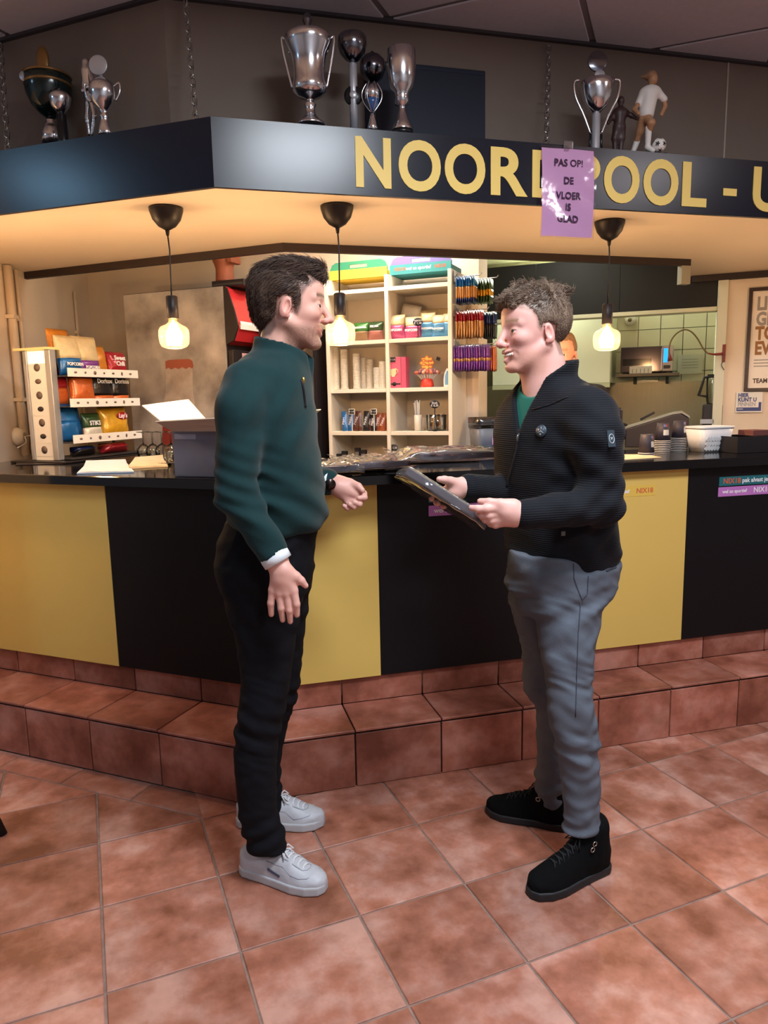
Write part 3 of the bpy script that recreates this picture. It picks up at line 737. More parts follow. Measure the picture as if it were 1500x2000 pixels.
def np_obj(name, P, F, material, parent, colors=None, loc=None, smooth=0):
    if smooth:
        e = np.concatenate([F[:, [0, 1]], F[:, [1, 2]], F[:, [2, 3]], F[:, [3, 0]]])
        for _ in range(smooth):
            s = np.zeros_like(P); n = np.zeros(len(P)); np.add.at(s, e[:, 0], P[e[:, 1]]); np.add.at(s, e[:, 1], P[e[:, 0]]); np.add.at(n, e[:, 0], 1); np.add.at(n, e[:, 1], 1)
            P = P * .45 + .55 * s / np.maximum(n, 1)[:, None]
    me = bpy.data.meshes.new(name)
    me.vertices.add(len(P)); me.vertices.foreach_set('co', P.astype(np.float32).ravel())
    me.loops.add(F.size); me.loops.foreach_set('vertex_index', F.astype(np.int32).ravel())
    me.polygons.add(len(F)); me.polygons.foreach_set('loop_start', np.arange(0, F.size, 4, dtype=np.int32)); me.polygons.foreach_set('loop_total', np.full(len(F), 4, np.int32))
    me.update(calc_edges=True); me.polygons.foreach_set('use_smooth', np.ones(len(F), bool))
    if colors is not None:
        at = me.color_attributes.new('Col', 'FLOAT_COLOR', 'POINT'); at.data.foreach_set('color', np.c_[colors, np.ones(len(P))].astype(np.float32).ravel())
    me.materials.append(material); me.validate()
    o = bpy.data.objects.new(name, me); put(o, parent)
    if loc is not None: o.location = loc
    return o
def linc(*c): return np.array(rgb(*c)[:3])

# ------------------------------------------------------------------ people: frame with x to the right, y away, z up
CG = CC * [1, 1, 0]
def q3(x, y, D): P = AT(x, y, D); return np.array([(P - CC) @ RT, D, P[2]])
def to_world(p): p = np.asarray(p, float); return CG + RT * p[0] + FW * p[1] + np.array([0, 0, p[2]])
YP = yaw_of(RT)
def row(y, xl, xr, D, b, yw=0., a=None):
    """silhouette row of an upright part -> (z, cx, cy, a, b, yaw)"""
    L_, R_ = q3(xl, y, D), q3(xr, y, D)
    return ((L_[2] + R_[2]) / 2, (L_[0] + R_[0]) / 2, D, (R_[0] - L_[0]) / 2 if a is None else a, b, yw)
def person(label, lat, D):
    return thing('person', label, 'person', to_world((lat, D, 0)), YP), np.array([lat, D, 0.])
def mk(name, ops, lo, hi, h, material, par, base, colfn=None, smooth=0):
    P, F = sdf_mesh(ops, lo, hi, h); cols = colfn(P) if colfn else None
    return np_obj(name, P - base, F, material, par, cols, smooth=smooth)
def frame(f, up=(0, 0, 1)):
    f = np.asarray(f, float); f /= np.linalg.norm(f); l = np.cross(up, f); l /= np.linalg.norm(l); return np.stack([f, l, np.cross(f, l)], 1)

def head_ops(smile=1., open_mouth=False, jaw=1., nose=1., slit=.0042):
    o = [('u', 0, ell((-.010, 0, .036), (.094, .076, .082))), ('u', .025, ell((.026, 0, -.012), (.060, .062, .085))), ('u', .02, ell((.046, 0, .046), (.043, .058, .046))), ('u', .02, ell((.030, 0, -.066), (.050, .050 * jaw, .044)))]
    for s in (-1, 1):
        o += [('u', .014, cap((-.004, s * .055 * jaw, -.045), (.060, s * .020, -.099), .017, .015))]
    o += [('u', .014, ell((.070, 0, -.099), (.017, .021, .016)))]
    for s in (-1, 1):
        o += [('u', .016, ell((.054, s * .038, -.026 + .004 * smile), (.025, .021, .019))), ('u', .010, cap((.081, s * .008, .021), (.062, s * .046, .020), .0105, .010))]
    for s in (-1, 1):
        o += [('s', .012, ell((.099, s * .033, .000), .0165)), ('u', .004, ell((.0695, s * .033, -.001), (.0140, .0158, .0125)))]
    o += [('u', .009, cap((.085, 0, .012), (.103 * nose, 0, -.028), .0075, .0095)), ('u', .006, ell((.1065 * nose, 0, -.034), (.0110, .0115, .0100)))]
    for s in (-1, 1): o += [('u', .006, ell((.096, s * .0125, -.038), (.0105, .0075, .0085)))]
    for s in (-1, 1): o += [('s', .003, ell((.102, s * .0065, -.0455), (.005, .0032, .004)))]
    zc_ = -.0605 + .006 * smile                         # mouth corner height
    if open_mouth:
        for s in (-1, 1):
            o += [('u', .006, cap((.092, 0, -.0575), (.076, s * .029, zc_), .0062, .0035)), ('u', .006, cap((.086, 0, -.0800), (.075, s * .026, zc_ - .006), .0068, .0035))]
        for s in (-1, 1): o += [('s', .003, cap((.094, 0, -.0685), (.078, s * .024, zc_ - .004), .0058, .0022))]
    else:
        for s in (-1, 1):
            o += [('u', .005, cap((.0845, 0, -.0605), (.074, s * .028, zc_), .0055, .0035)), ('u', .005, cap((.0815, 0, -.0735), (.073, s * .025, zc_ - .004), .0062, .0035))]
        for s in (-1, 1): o += [('s', .003, cap((.0930, 0, -.0668), (.0775, s * .031, zc_ - .001), .0022, .0018))]
    for s in (-1, 1):                                    # smile folds, eyelid slits, ears
        o += [('s', .010, cap((.089, s * .021, -.042), (.072, s * .037, -.064), .0012, .0010))]
        o += [('s', .0015, cap((.0875, s * .021, -.0015), (.0765, s * .0455, -.0005), slit, slit * .5))]
        er = np.array([[cos(.28), 0, sin(.28)], [0, 1, 0], [-sin(.28), 0, cos(.28)]]) @ np.array([[cos(.32 * s), -sin(.32 * s), 0], [sin(.32 * s), cos(.32 * s), 0], [0, 0, 1]])
        o += [('u', .006, ell((-.010, s * .0775, -.012), (.0165, .0075, .0280), er)), ('s', .003, ell((-.005, s * .0845, -.009), (.0085, .0075, .0165), er)), ('u', .003, ell((-.004, s * .078, -.033), (.007, .0055, .008)))]
    o += [('u', .03, cap((-.022, 0, -.055), (-.040, 0, -.21), .052, .058))]
    return o
def skin_cols(base, lipc, beard=None, hairc=None, amount=0.):
    """colour of skin in the head's own frame"""
    def fn(q):
        n = len(q); C_ = np.tile(linc(*base), (n, 1)); x, y, z = q.T
        rnd_ = .5 + .5 * np.sin(q[:, 0] * 900 + 13 * np.sin(q[:, 1] * 500)) * np.sin(q[:, 2] * 800 + 5)
        def mixc(m, c): return C_ * (1 - m[:, None]) + linc(*c) * m[:, None]
        red = np.exp(-(((np.abs(y) - .038) / .02) ** 2 + ((z + .03) / .022) ** 2)) * (x > .02) * .35 + np.exp(-((x - .11) ** 2 + (z + .034) ** 2) / .00025) * .35 + (np.abs(y) > .078) * .35
        C_ = mixc(np.clip(red, 0, .5), (214, 128, 118))
        if beard is not None:
            b = np.clip((-z - .045) / .02, 0, 1) * np.clip((x + .02) / .02, 0, 1) * np.clip((.135 + z) / .02, 0, 1)
            b = np.maximum(b, np.exp(-(((z + .053) / .006) ** 2)) * (np.abs(y) < .032) * (x > .07)) * (.65 + .35 * rnd_)
            C_ = mixc(b * amount, beard)
        lip = np.exp(-(((z + .067 - .006 * (np.abs(y) / .028) ** 2) / .0085) ** 4)) * (np.abs(y) < .028) * (x > .070)
        C_ = mixc(np.clip(lip * .5, 0, 1), lipc)
        brow = np.exp(-(((z - .0265 + .10 * (np.abs(y) - .03) ** 2 * 20) / .0056) ** 2)) * (np.abs(y) > .012) * (np.abs(y) < .052) * (x > .05)
        C_ = mixc(np.clip(brow * 1.1, 0, .95) * (.75 + .25 * rnd_), hairc or (90, 70, 50))
        return C_
    return fn
def eyes(par, base, R, c, s):
    for sd in (-1, 1):
        p = c + R @ (np.array([.0685, sd * .033, -.001]) * s)
        e = MB().ball((0, 0, 0), .0125 * s, 14, 10).build('eye', MATS.get('eye_white') or mat('eye_white', (206, 196, 190), .25), par, p - base)
        d = R @ np.array([.0098, 0, 0]) * s
        MB().ball(tuple(d), .0062 * s, 10, 8).build('iris', MATS.get('iris') or mat('iris', (58, 52, 46), .15), e)
M_skinL = mat('skin_light', (226, 178, 160), .48, vcol=True, sss=.12, bump=(420, .10))
# ------------------------------------------------------------------ shoes
outL = [(.100, .072), (.080, .066), (.062, .052), (.046, .040), (.034, .020), (.030, -.012), (.022, -.030), (.012, -.026), (.010, .012), (-.008, .024), (-.030, .014), (-.036, -.030), (-.034, -.060), (-.050, -.082), (-.085, -.088), (-.13, -.05), (-.14, .08), (-.06, .17), (.06, .18), (.12, .12)]
outR = [(.100, .078), (.086, .066), (.066, .056), (.040, .048), (.028, .030), (.022, .004), (.012, -.006), (.006, .014), (-.012, .020), (-.030, .010), (-.036, -.030), (-.050, -.070), (-.09, -.075), (-.13, -.04), (-.14, .08), (-.08, .17), (.06, .17), (.12, .11)]
def foot_outline(L_=.29, w=.052):
    return [(-.135, -.012), (-.138, .010), (-.125, .030), (-.08, .036), (-.02, .036), (.04, .044), (.09, .047), (.125, .036), (.150, .012), (.152, -.010), (.140, -.030), (.105, -.046), (.06, -.050), (.0, -.042), (-.06, -.036), (-.115, -.034), (-.130, -.024)]
def shoe(par, base, heel, toe, kind, side, M_up, M_sole, M_lace):
    heel = np.array([*heel, 0.]); toe = np.array([*toe, 0.]); f = toe - heel; ln = np.linalg.norm(f); f /= ln; s = ln / .29
    R = frame(f); c = heel + f * .138 * s; out = np.array(foot_outline()); out[:, 1] *= side
    if side < 0: out = out[::-1]
    zs = .030 if kind == 'sneaker' else .027
    def slab(z0, z1, grow):
        def fn(p):
            d2 = poly2(p[:, 0], p[:, 1], out) - grow; dz = np.maximum(z0 - p[:, 2], p[:, 2] - z1)
            return np.where((d2 > 0) & (dz > 0), np.hypot(d2, dz), np.maximum(d2, dz))
        return Prim(fn, (0, 0, .02), .19)
    def rocker(p, d): return d + 0 * p[:, 0]
    X = [-.14, -.12, -.07, -.03, .01, .05, .09, .12, .145, .157]
    if kind == 'sneaker': Hh = [.060, .074, .078, .076, .084, .074, .052, .043, .034, .022]
    else: Hh = [.055, .095, .118, .112, .094, .078, .060, .050, .040, .024]
    Wd = [.030, .036, .038, .039, .041, .046, .048, .044, .034, .020]
    Cy = [0, 0, 0, -.001, -.001, -.002, -.001, 0, .001, .002]
    def upper(p):
        w = np.interp(p[:, 0], X, Wd) + .001; h_ = np.interp(p[:, 0], X, Hh); cy = np.interp(p[:, 0], X, Cy) * side
        r = ((np.abs(p[:, 1] - cy) / w) ** 2.4 + (np.maximum(p[:, 2] - zs * .5, 0) / h_) ** 2.4) ** (1 / 2.4)
        d = (r - 1) * np.minimum(w, h_)
        return np.maximum(np.maximum(d, zs * .5 - p[:, 2]), np.maximum(poly2(p[:, 0], p[:, 1], out) - .0005, -1))
    up = [('u', 0, Prim(upper, (0, 0, .05), .20))]
    if kind == 'boot': up += [('u', .03, cap((-.070, 0, .07), (-.076, 0, .150), .046, .050)), ('i', .008, plane((0, 0, .168), (.12, 0, 1)))]
    else: up += [('u', .012, cap((.112, 0, .030), (.128, 0, .026), .030, .026)), ('s', .004, ell((-.075, 0, .115), (.045, .026, .035)))]
    nz = lambda p, d: d + .0008 * np.sin(p[:, 0] * 160) * np.sin(p[:, 1] * 90) * (p[:, 2] > .05)
    P, F = sdf_mesh(up + [('f', 0, nz)], (-.17, -.08, -.01), (.19, .08, .19), .0036)
    t = lambda q: (q * s) @ R.T + c - base
    np_obj('shoe_upper', t(P), F, M_up, par, smooth=1)
    P, F = sdf_mesh([('u', 0, slab(.001, zs, .0045))], (-.17, -.08, -.01), (.19, .08, .06), .0034)
    so = np_obj('shoe_sole', t(P), F, M_sole, par, smooth=1)
    zt = lambda x: zs * .5 + np.interp(x, X, Hh) + .0022
    def sf(x, y): w = np.interp(x, X, Wd) + .001; v = min(abs(y - np.interp(x, X, Cy) * side) / w, .98); return np.array([x, y, zs * .5 + np.interp(x, X, Hh) * (1 - v ** 2.4) ** (1 / 2.4) + .0006])
    lc = MB(); xs = [.022, .038, .054, .070, .086] if kind == 'sneaker' else [-.012, .004, .020, .036, .052, .068]
    for i, x in enumerate(xs):
        for sg in (-1, 1):
            pts = [np.array([x + sg * .004, -.022, zt(x) - .013]), np.array([x, -.010, zt(x) - .0005]), np.array([x - sg * .003, .010, zt(x) - .0005]), np.array([x - sg * .008, .022, zt(x) - .013])]
            lc.tube([t(p) for p in pts], .0024 * s, 6)
    x = xs[0] - .012
    for sg in (-1, 1):                                   # bow
        pts = [np.array([x, 0, zt(x) + .004]), np.array([x + .010, sg * .018, zt(x) + .010]), np.array([x + .022, sg * .030, zt(x) - .008]), np.array([x + .014, sg * .020, zt(x) - .004]), np.array([x, 0, zt(x) + .002])]
        lc.tube([t(p) for p in pts], .0022 * s, 6)
        pts = [np.array([x, 0, zt(x) + .004]), np.array([x + .016, sg * .010, zt(x) + .002]), np.array([x + .030, sg * .016, zt(x + .03) - .002])]
        lc.tube([t(p) for p in pts], .0020 * s, 6)
    lc.build('shoe_laces', M_lace, par)
    if kind == 'boot':
        for zz, xx in ((.128, -.040), (.112, -.032)):
            for sg in (-1, 1):
                p0 = np.array([xx - .006, sg * .0445, zz]); MB().tube([t(p0 + np.array([.007 * cos(a), sg * .002, .007 * sin(a)])) for a in np.linspace(0, 2 * pi, 10)[:-1]], .0018, 6, closed=True).build('lace_hook', mat('hook_metal', (170, 166, 160), .3, 1.), par)
    else:
        M_ss = mat('shoe_seam', (150, 152, 164), .7)
        for sd_ in (-1, 1):
            MB().tube([t(sf(x_, sd_ * y_)) for x_, y_ in ((.030, .022), (.060, .024), (.088, .022), (.100, .012), (.103, .0))], .0013, 5).build('eyelet_seam', M_ss, par)
            MB().tube([t(sf(x_, sd_ * y_)) for x_, y_ in ((.128, .0), (.124, .018), (.108, .034), (.085, .042), (.060, .0435))], .0013, 5).build('toe_seam', M_ss, par)
            MB().tube([t(sf(x_, sd_ * y_)) for x_, y_ in ((.060, .0435), (.030, .036), (.0, .034), (-.03, .030))], .0012, 5).build('side_seam', M_ss, par)
        MB().add([t(np.array(p)) for p in ((-.020, -side * .0402, .060), (.024, -side * .0452, .048), (.022, -side * .0462, .041), (-.022, -side * .0412, .053))] + [t(np.array(p)) for p in ((-.020, -side * .0392, .060), (.024, -side * .0442, .048), (.022, -side * .0452, .041), (-.022, -side * .0402, .053))], [(0, 1, 2, 3), (7, 6, 5, 4), (0, 4, 5, 1), (1, 5, 6, 2), (2, 6, 7, 3), (3, 7, 4, 0)]).build('side_tab', mat('shoe_tab', (70, 72, 92), .5), par)
    return so
from mathutils.bvhtree import BVHTree
def bvh_of(o, base):
    me = o.data; n = len(me.vertices); co = np.empty(n * 3); me.vertices.foreach_get('co', co); co = co.reshape(-1, 3) + base
    return BVHTree.FromPolygons([tuple(p) for p in co], [tuple(p.vertices) for p in me.polygons])
def hit(bv, x, y, lift=.002):
    """where the measuring ray through (x, y) meets a garment, in the people frame"""
    d = ray(x, y); o = np.array([0, 0, CC[2]]); dd = np.array([d @ RT, d @ FW, d[2]]); dd /= np.linalg.norm(dd)
    h = bv.ray_cast(Vector(o), Vector(dd))
    if h[0] is None: return None, None
    return np.array(h[0]) + np.array(h[1]) * lift * (1 if np.array(h[1]) @ dd < 0 else -1), np.array(h[1])
def seam(bv, pts, r, name, material, par, base, lift=.001):
    ps = []
    for (x0, y0), (x1, y1) in zip(pts[:-1], pts[1:]):
        for k in range(6): ps.append((x0 + (x1 - x0) * k / 6, y0 + (y1 - y0) * k / 6))
    ps.append(pts[-1]); H = [hit(bv, *p, lift)[0] for p in ps]; H = [h - base for h in H if h is not None]
    if len(H) > 2: return MB().tube(H, r, 6).build(name, material, par)

def strands(par, base, ob, R, c, s, flow, n, ln, material, seed=1, r0=.0008):
    me = ob.data; nv = len(me.vertices); co = np.empty(nv * 3); me.vertices.foreach_get('co', co); co = co.reshape(-1, 3)
    no = np.empty(nv * 3); me.vertices.foreach_get('normal', no); no = no.reshape(-1, 3)
    g = np.random.default_rng(seed); i = g.choice(nv, n, replace=nv < n); P = co[i]; N_ = no[i]; q = ((P + base - c) @ R) / s; nl = N_ @ R
    d, lift, l_ = flow(q, nl, g); d = d - nl * (d * nl).sum(1)[:, None]; d /= np.linalg.norm(d, axis=1)[:, None] + 1e-9
    d = d + g.normal(0, .16, d.shape); W_ = d @ R.T; L_ = (ln * l_ * g.uniform(.6, 1.25, n))[:, None]
    pts = [P - N_ * .001]
    for k, (a, b) in enumerate(((.33, .9), (.68, 1.0), (1., .7))): pts.append(P + W_ * L_ * a + N_ * (lift[:, None] * b * L_ + .0012))
    pts = np.stack(pts, 1); t = pts[:, 3] - pts[:, 0]; t /= np.linalg.norm(t, axis=1)[:, None] + 1e-9; s1 = np.cross(t, N_); s1 /= np.linalg.norm(s1, axis=1)[:, None] + 1e-9; s2 = np.cross(t, s1)
    V = []
    for k, w in enumerate((1., 1., .8, .2)):
        for a in (0, 2.094, 4.189): V.append(pts[:, k] + (s1 * cos(a) + s2 * sin(a)) * r0 * w)
    V = np.stack(V, 1).reshape(-1, 3); F = []
    for k in range(3):
        for a in range(3): b = (a + 1) % 3; F.append(np.stack([np.arange(n) * 12 + k * 3 + a, np.arange(n) * 12 + k * 3 + b, np.arange(n) * 12 + k * 3 + 3 + b, np.arange(n) * 12 + k * 3 + 3 + a], 1))
    o = np_obj('hair_strands', V, np.concatenate(F), material, par); o['kind'] = 'stuff'; return o

# ------------------------------------------------------------------ the man in the green pullover
manL, bL = person('man in dark green pullover and black trousers standing with one hand held out', -.36, 2.13)
RhL = frame((.994, .095, -.04)); cL = q3(566, 598, 2.13); sL = 1.045
hoL = head_ops(1.0, False, 1.0, 1.03)
wrN, wrF = q3(541, 1096, 1.885), q3(643, 944, 2.285)
core = [('u', .02, nested(hoL, RhL, cL, sL, .30))]
nb_ = cL + np.array([-.03, 0, -.19])
shN, shF = q3(478, 752, 1.965), q3(500, 752, 2.29)
elN, elF = q3(461, 962, 1.90), q3(545, 945, 2.36)
hip, knN, knF, anN, anF = q3(520, 1060, 2.13), q3(515, 1390, 2.01), q3(535, 1380, 2.24), q3(512, 1640, 2.0), q3(512, 1590, 2.29)
core += [('u', .03, cap(nb_, hip, .055, .06)), ('u', .03, cap(shN, shF, .04))]
for a, b, r in ((shN, elN, .034), (elN, wrN, .030), (shF, elF, .034), (elF, wrF, .029), (hip + [0, -.08, 0], knN, .035), (knN, anN, .026), (hip + [0, .08, 0], knF, .035), (knF, anF, .026)): core.append(('u', .02, cap(a, b, r)))
def fing(lst, rs, k=.004): return ('u', k, chain_p([q3(*p) for p in lst], rs))
hr = [ # hanging hand, back towards us
    ('u', .014, cap(wrN, q3(550, 1128, 1.878), .0255, .027)), ('u', .010, cap(q3(545, 1120, 1.876), q3(533, 1152, 1.876), .020, .0125)), ('u', .010, cap(q3(548, 1120, 1.874), q3(547, 1158, 1.872), .019, .0135)),
    ('u', .010, cap(q3(552, 1118, 1.872), q3(560, 1158, 1.870), .019, .0135)), ('u', .010, cap(q3(556, 1116, 1.872), q3(573, 1153, 1.870), .019, .013)),
    fing([(533, 1152, 1.876), (529, 1178, 1.876), (530, 1200, 1.884)], [.0115, .0095, .0075]), fing([(546, 1158, 1.872), (549, 1188, 1.870), (552, 1211, 1.880)], [.0118, .0092, .0074]),
    fing([(560, 1158, 1.870), (565, 1192, 1.868), (567, 1214, 1.878)], [.0118, .0094, .0076]), fing([(573, 1153, 1.870), (579, 1180, 1.866), (580, 1201, 1.874)], [.0120, .0098, .0080]),
    fing([(556, 1112, 1.872), (578, 1126, 1.872), (588, 1134, 1.874), (597, 1144, 1.878)], [.018, .0130, .0108, .0078], .012)]
ho = [ # held-out hand, palm up, fingers curled
    ('u', .014, cap(wrF, q3(672, 953, 2.275), .026, .026)), ('u', .010, cap(q3(662, 950, 2.27), q3(695, 965, 2.268), .026, .018)), ('u', .010, cap(q3(660, 958, 2.275), q3(682, 977, 2.268), .022, .014)),
    fing([(660, 938, 2.285), (684, 943, 2.272), (700, 950, 2.258), (708, 958, 2.248)], [.018, .0135, .0115, .0085], .010),
    fing([(697, 962, 2.272), (711, 964, 2.262), (712, 972, 2.242), (701, 973, 2.232)], [.0120, .0100, .0095, .0080]), fing([(694, 970, 2.268), (705, 977, 2.255), (702, 985, 2.236), (692, 981, 2.230)], [.0120, .0100, .0092, .0080]),
    fing([(686, 976, 2.268), (695, 984, 2.252), (691, 990, 2.236), (683, 985, 2.230)], [.0115, .0095, .0090, .0078]), fing([(676, 978, 2.268), (684, 988, 2.255), (679, 993, 2.240), (672, 988, 2.234)], [.0105, .0088, .0080, .0070])]
def scalp(C_, q, outline, c, amt):
    m = np.clip(-(poly2(q[:, 0], q[:, 2], outline) - .004) / .008, 0, 1) * (q[:, 2] > -.10) * amt * (np.abs(q[:, 1]) < .0775); m = m[:, None]
    return C_ * (1 - m) + linc(*c) * m
scL = skin_cols((222, 170, 152), (186, 104, 98), (112, 76, 56), (62, 44, 34), .8)
def colL(P):
    q = ((P - cL) @ RhL) / sL; C_ = scalp(scL(q), q, outL, (60, 46, 40), .75); far = np.linalg.norm(P - cL, axis=1) > .22
    C_[far] = linc(216, 164, 150); return C_
mk('body', core + hr + ho, (-.75, 1.78, .04), (.05, 2.50, 1.90), .0034, M_skinL, manL, bL, colL)
eyes(manL, bL, RhL, cL, sL)
# hair swept back
def hair_obj(par, base, R, c, s, outline, shells, noise, material, extra=[], h=.0032, smooth=0, k=.012):
    def cut(p, d): return smax(d, poly2(p[:, 0], p[:, 2], outline), k)
    ops = [('u', .015, sh) for sh in shells] + [('f', 0, cut)] + extra + [('f', 0, noise)]
    P, F = sdf_mesh([('u', 0, nested(ops, R, c, s, .26))], c - .2, c + .2, h)
    rv = .5 + .5 * np.sin(((P - c) @ R)[:, 1] * 300 + ((P - c) @ R)[:, 0] * 60); return np_obj('hair', P - base, F, material, par, smooth=smooth)
M_hairL = mat('hair_dark_brown', (58, 44, 38), .62, spec=.3, var=(60, .4, (88, 68, 56)), stretch=(.25, 1, 1))
nzL = lambda p, d: d + .0016 * np.sin(p[:, 1] * 330 + 2.5 * np.sin(p[:, 0] * 38) + p[:, 2] * 60) + .0022 * np.sin(p[:, 1] * 120 + p[:, 0] * 45 + p[:, 2] * 50)
hairL = hair_obj(manL, bL, RhL, cL, sL, outL, [ell((-.014, 0, .036), (.098, .0805, .087)), ell((.014, 0, .094), (.078, .064, .030)), cap((.074, -.03, .084), (.080, .03, .086), .021), ell((-.062, 0, .02), (.048, .066, .088))], nzL, M_hairL)
def flowL(q, nl, g):
    x, y, z = q.T; top = np.clip((z - .05) / .05, 0, 1); back = np.clip((-x - .01) / .07, 0, 1)
    d = np.stack([-1 + .0 * x, .25 * np.sign(y) * (1 - top), -.15 - 1.3 * back - .35 * (1 - top)], 1)
    return d, .04 + .12 * top * np.clip((x - .02) / .05, 0, 1), .55 + .6 * top
strands(manL, bL, hairL, RhL, cL, sL, flowL, 8000, .022, M_hairL)
# pullover
M_green = mat('green_knit', (20, 50, 52), .85, sheen=.08, spec=.2, var=(25, .12), bump=(900, .25, 'weave'))
tl = zprof([row(1034, 452, 630, 2.13, .165), row(1008, 446, 639, 2.13, .178), row(960, 440, 634, 2.13, .186), row(900, 432, 626, 2.13, .196), row(820, 430, 618, 2.13, .206), row(765, 437, 611, 2.13, .200), row(728, 452, 606, 2.13, .172), row(700, 472, 600, 2.13, .120), row(684, 492, 594, 2.13, .085)], 2.25, .018)
pull = [('u', 0, tl), ('u', .035, cap(q3(484, 752, 1.985), q3(470, 800, 1.925), .068, .064)), ('u', .02, cap(q3(470, 800, 1.925), elN, .064, .056)), ('u', .015, cap(elN, q3(533, 1080, 1.885), .055, .041)),
        ('u', .035, cap(shF, elF, .066, .056)), ('u', .015, cap(elF, q3(637, 940, 2.288), .054, .040))]
nrm = wrN - elN; pull += [('f', 0, lambda p, d: np.where(((p - q3(500, 1050, 1.885)) @ nrm > 0) & (p[:, 1] < 1.95) & (p[:, 2] < 1.12), np.maximum(d, ((p - q3(536, 1085, 1.885)) @ nrm) / np.linalg.norm(nrm)), d))]
ax_ = np.array([.20, 0, 1.]); ax_ /= np.linalg.norm(ax_); cb = q3(549, 712, 2.13)
def collar(p, d):
    q = p - cb; t = q @ ax_; r = np.linalg.norm((q - t[:, None] * ax_) / np.array([1.05, 1, 1]), axis=1)
    rad = .082 - .10 * np.clip(t, 0, .1)
    front = q[:, 0] - .02; top = .064 - .42 * np.clip(front, 0, .1) - .0
    v = np.maximum(np.abs(r - rad) - .0055, np.maximum(t - top, -t - .03))
    gap = .016 - np.hypot(np.minimum(q[:, 0] - .05, 0), q[:, 1] + .012)   # opening at the zip
    v = smax(v, gap, .004)
    return smin(d, v, .014)
def folds(p, d):
    e = p - elN; w = np.exp(-(e ** 2).sum(1) / .012); d = d + w * .0035 * np.sin(p[:, 2] * 150 + p[:, 0] * 60)
    hemw = np.exp(-((p[:, 2] - 1.14) / .09) ** 2) * (p[:, 0] > -.45); d = d + hemw * .005 * np.sin(p[:, 2] * 70 + p[:, 0] * 40 + p[:, 1] * 25)
    chw = np.exp(-((p[:, 2] - 1.38) / .12) ** 2) * np.clip((p[:, 0] + .42) / .05, 0, 1); d = d + chw * .004 * np.sin(p[:, 0] * 75 - p[:, 2] * 45) + .0022 * np.sin(p[:, 0] * 33 + 2 * np.sin(p[:, 2] * 21)) * np.sin(p[:, 2] * 38 + p[:, 0] * 20)
    return d
pull += [('f', 0, collar), ('s', .004, cap(cb - ax_ * .01, cb + ax_ * .14, .066, .072)), ('s', .01, cap(q3(604, 690, 2.11), q3(592, 742, 2.10), .020, .004)), ('f', 0, folds)]
pu = mk('pullover', pull, (-.78, 1.80, .90), (.0, 2.50, 1.72), .0052, M_green, manL, bL, smooth=2)
bvL = bvh_of(pu, bL)
M_dark = mat('dark_trim', (22, 24, 28), .6)
seam(bvL, [(588, 742), (592, 762), (596, 796)], .0045, 'zip', M_dark, manL, bL)
h_, _ = hit(bvL, 589, 744, .005)
if h_ is not None: MB().ball((0, 0, 0), (.005, .004, .010), 8, 6).build('zip_pull', mat('brass', (196, 160, 84), .3, 1.), manL, h_ - bL)
# shirt collar and cuffs
M_shirt = mat('white_shirt', (214, 220, 224), .7, bump=(300, .1))
MB().add([q3(586, 690, 2.14) - bL, q3(592, 700, 2.10) - bL, q3(586, 742, 2.09) - bL, q3(576, 716, 2.12) - bL, q3(584, 690, 2.17) - bL, q3(586, 700, 2.13) - bL, q3(581, 742, 2.12) - bL, q3(571, 716, 2.15) - bL], [(0, 1, 2, 3), (7, 6, 5, 4), (0, 4, 5, 1), (1, 5, 6, 2), (2, 6, 7, 3), (3, 7, 4, 0)]).build('shirt_collar', M_shirt, manL)
def ring(name, c, axis, r0, r1, ln, material, par, base, n=24, sq=1.0):
    f = frame(axis, (0, 0, 1) if abs(axis[2]) < .9 * np.linalg.norm(axis) else (1, 0, 0)); m = MB()
    prof = [(r1, -ln / 2), (r0, -ln / 2), (r0 * 1.02, 0), (r0, ln / 2), (r1, ln / 2), (r1, -ln / 2)]
    vs_ = []; fs = []
    for r, t in prof:
        for k in range(n):
            a = 2 * pi * k / n; vs_.append(np.asarray(c) - base + f[:, 0] * t + f[:, 1] * r * cos(a) + f[:, 2] * r * sin(a) * sq)
    for i in range(len(prof) - 1):
        for k in range(n): fs.append((i * n + k, i * n + (k + 1) % n, (i + 1) * n + (k + 1) % n, (i + 1) * n + k))
    m.add(vs_, fs, True); return m.build(name, material, par)
ring('shirt_cuff', q3(538, 1089, 1.885), nrm, .0395, .030, .030, M_shirt, manL, bL)
axF = wrF - elF
ring('shirt_cuff', q3(639, 942, 2.287), axF, .0375, .030, .030, M_shirt, manL, bL)
ring('watch_strap', q3(646, 946, 2.284), axF, .0325, .026, .018, mat('watch_brown', (46, 28, 26), .5), manL, bL)
MB().lathe([(.0, 0), (.016, 0), (.018, .003), (.018, .008), (.0, .009)], 18).build('watch_case', mat('watch_metal', (60, 52, 50), .25, .8), manL, q3(646, 946, 2.284) - bL + np.array([0, -.036, .006])).rotation_euler = (pi / 2 + .2, 0, .2)
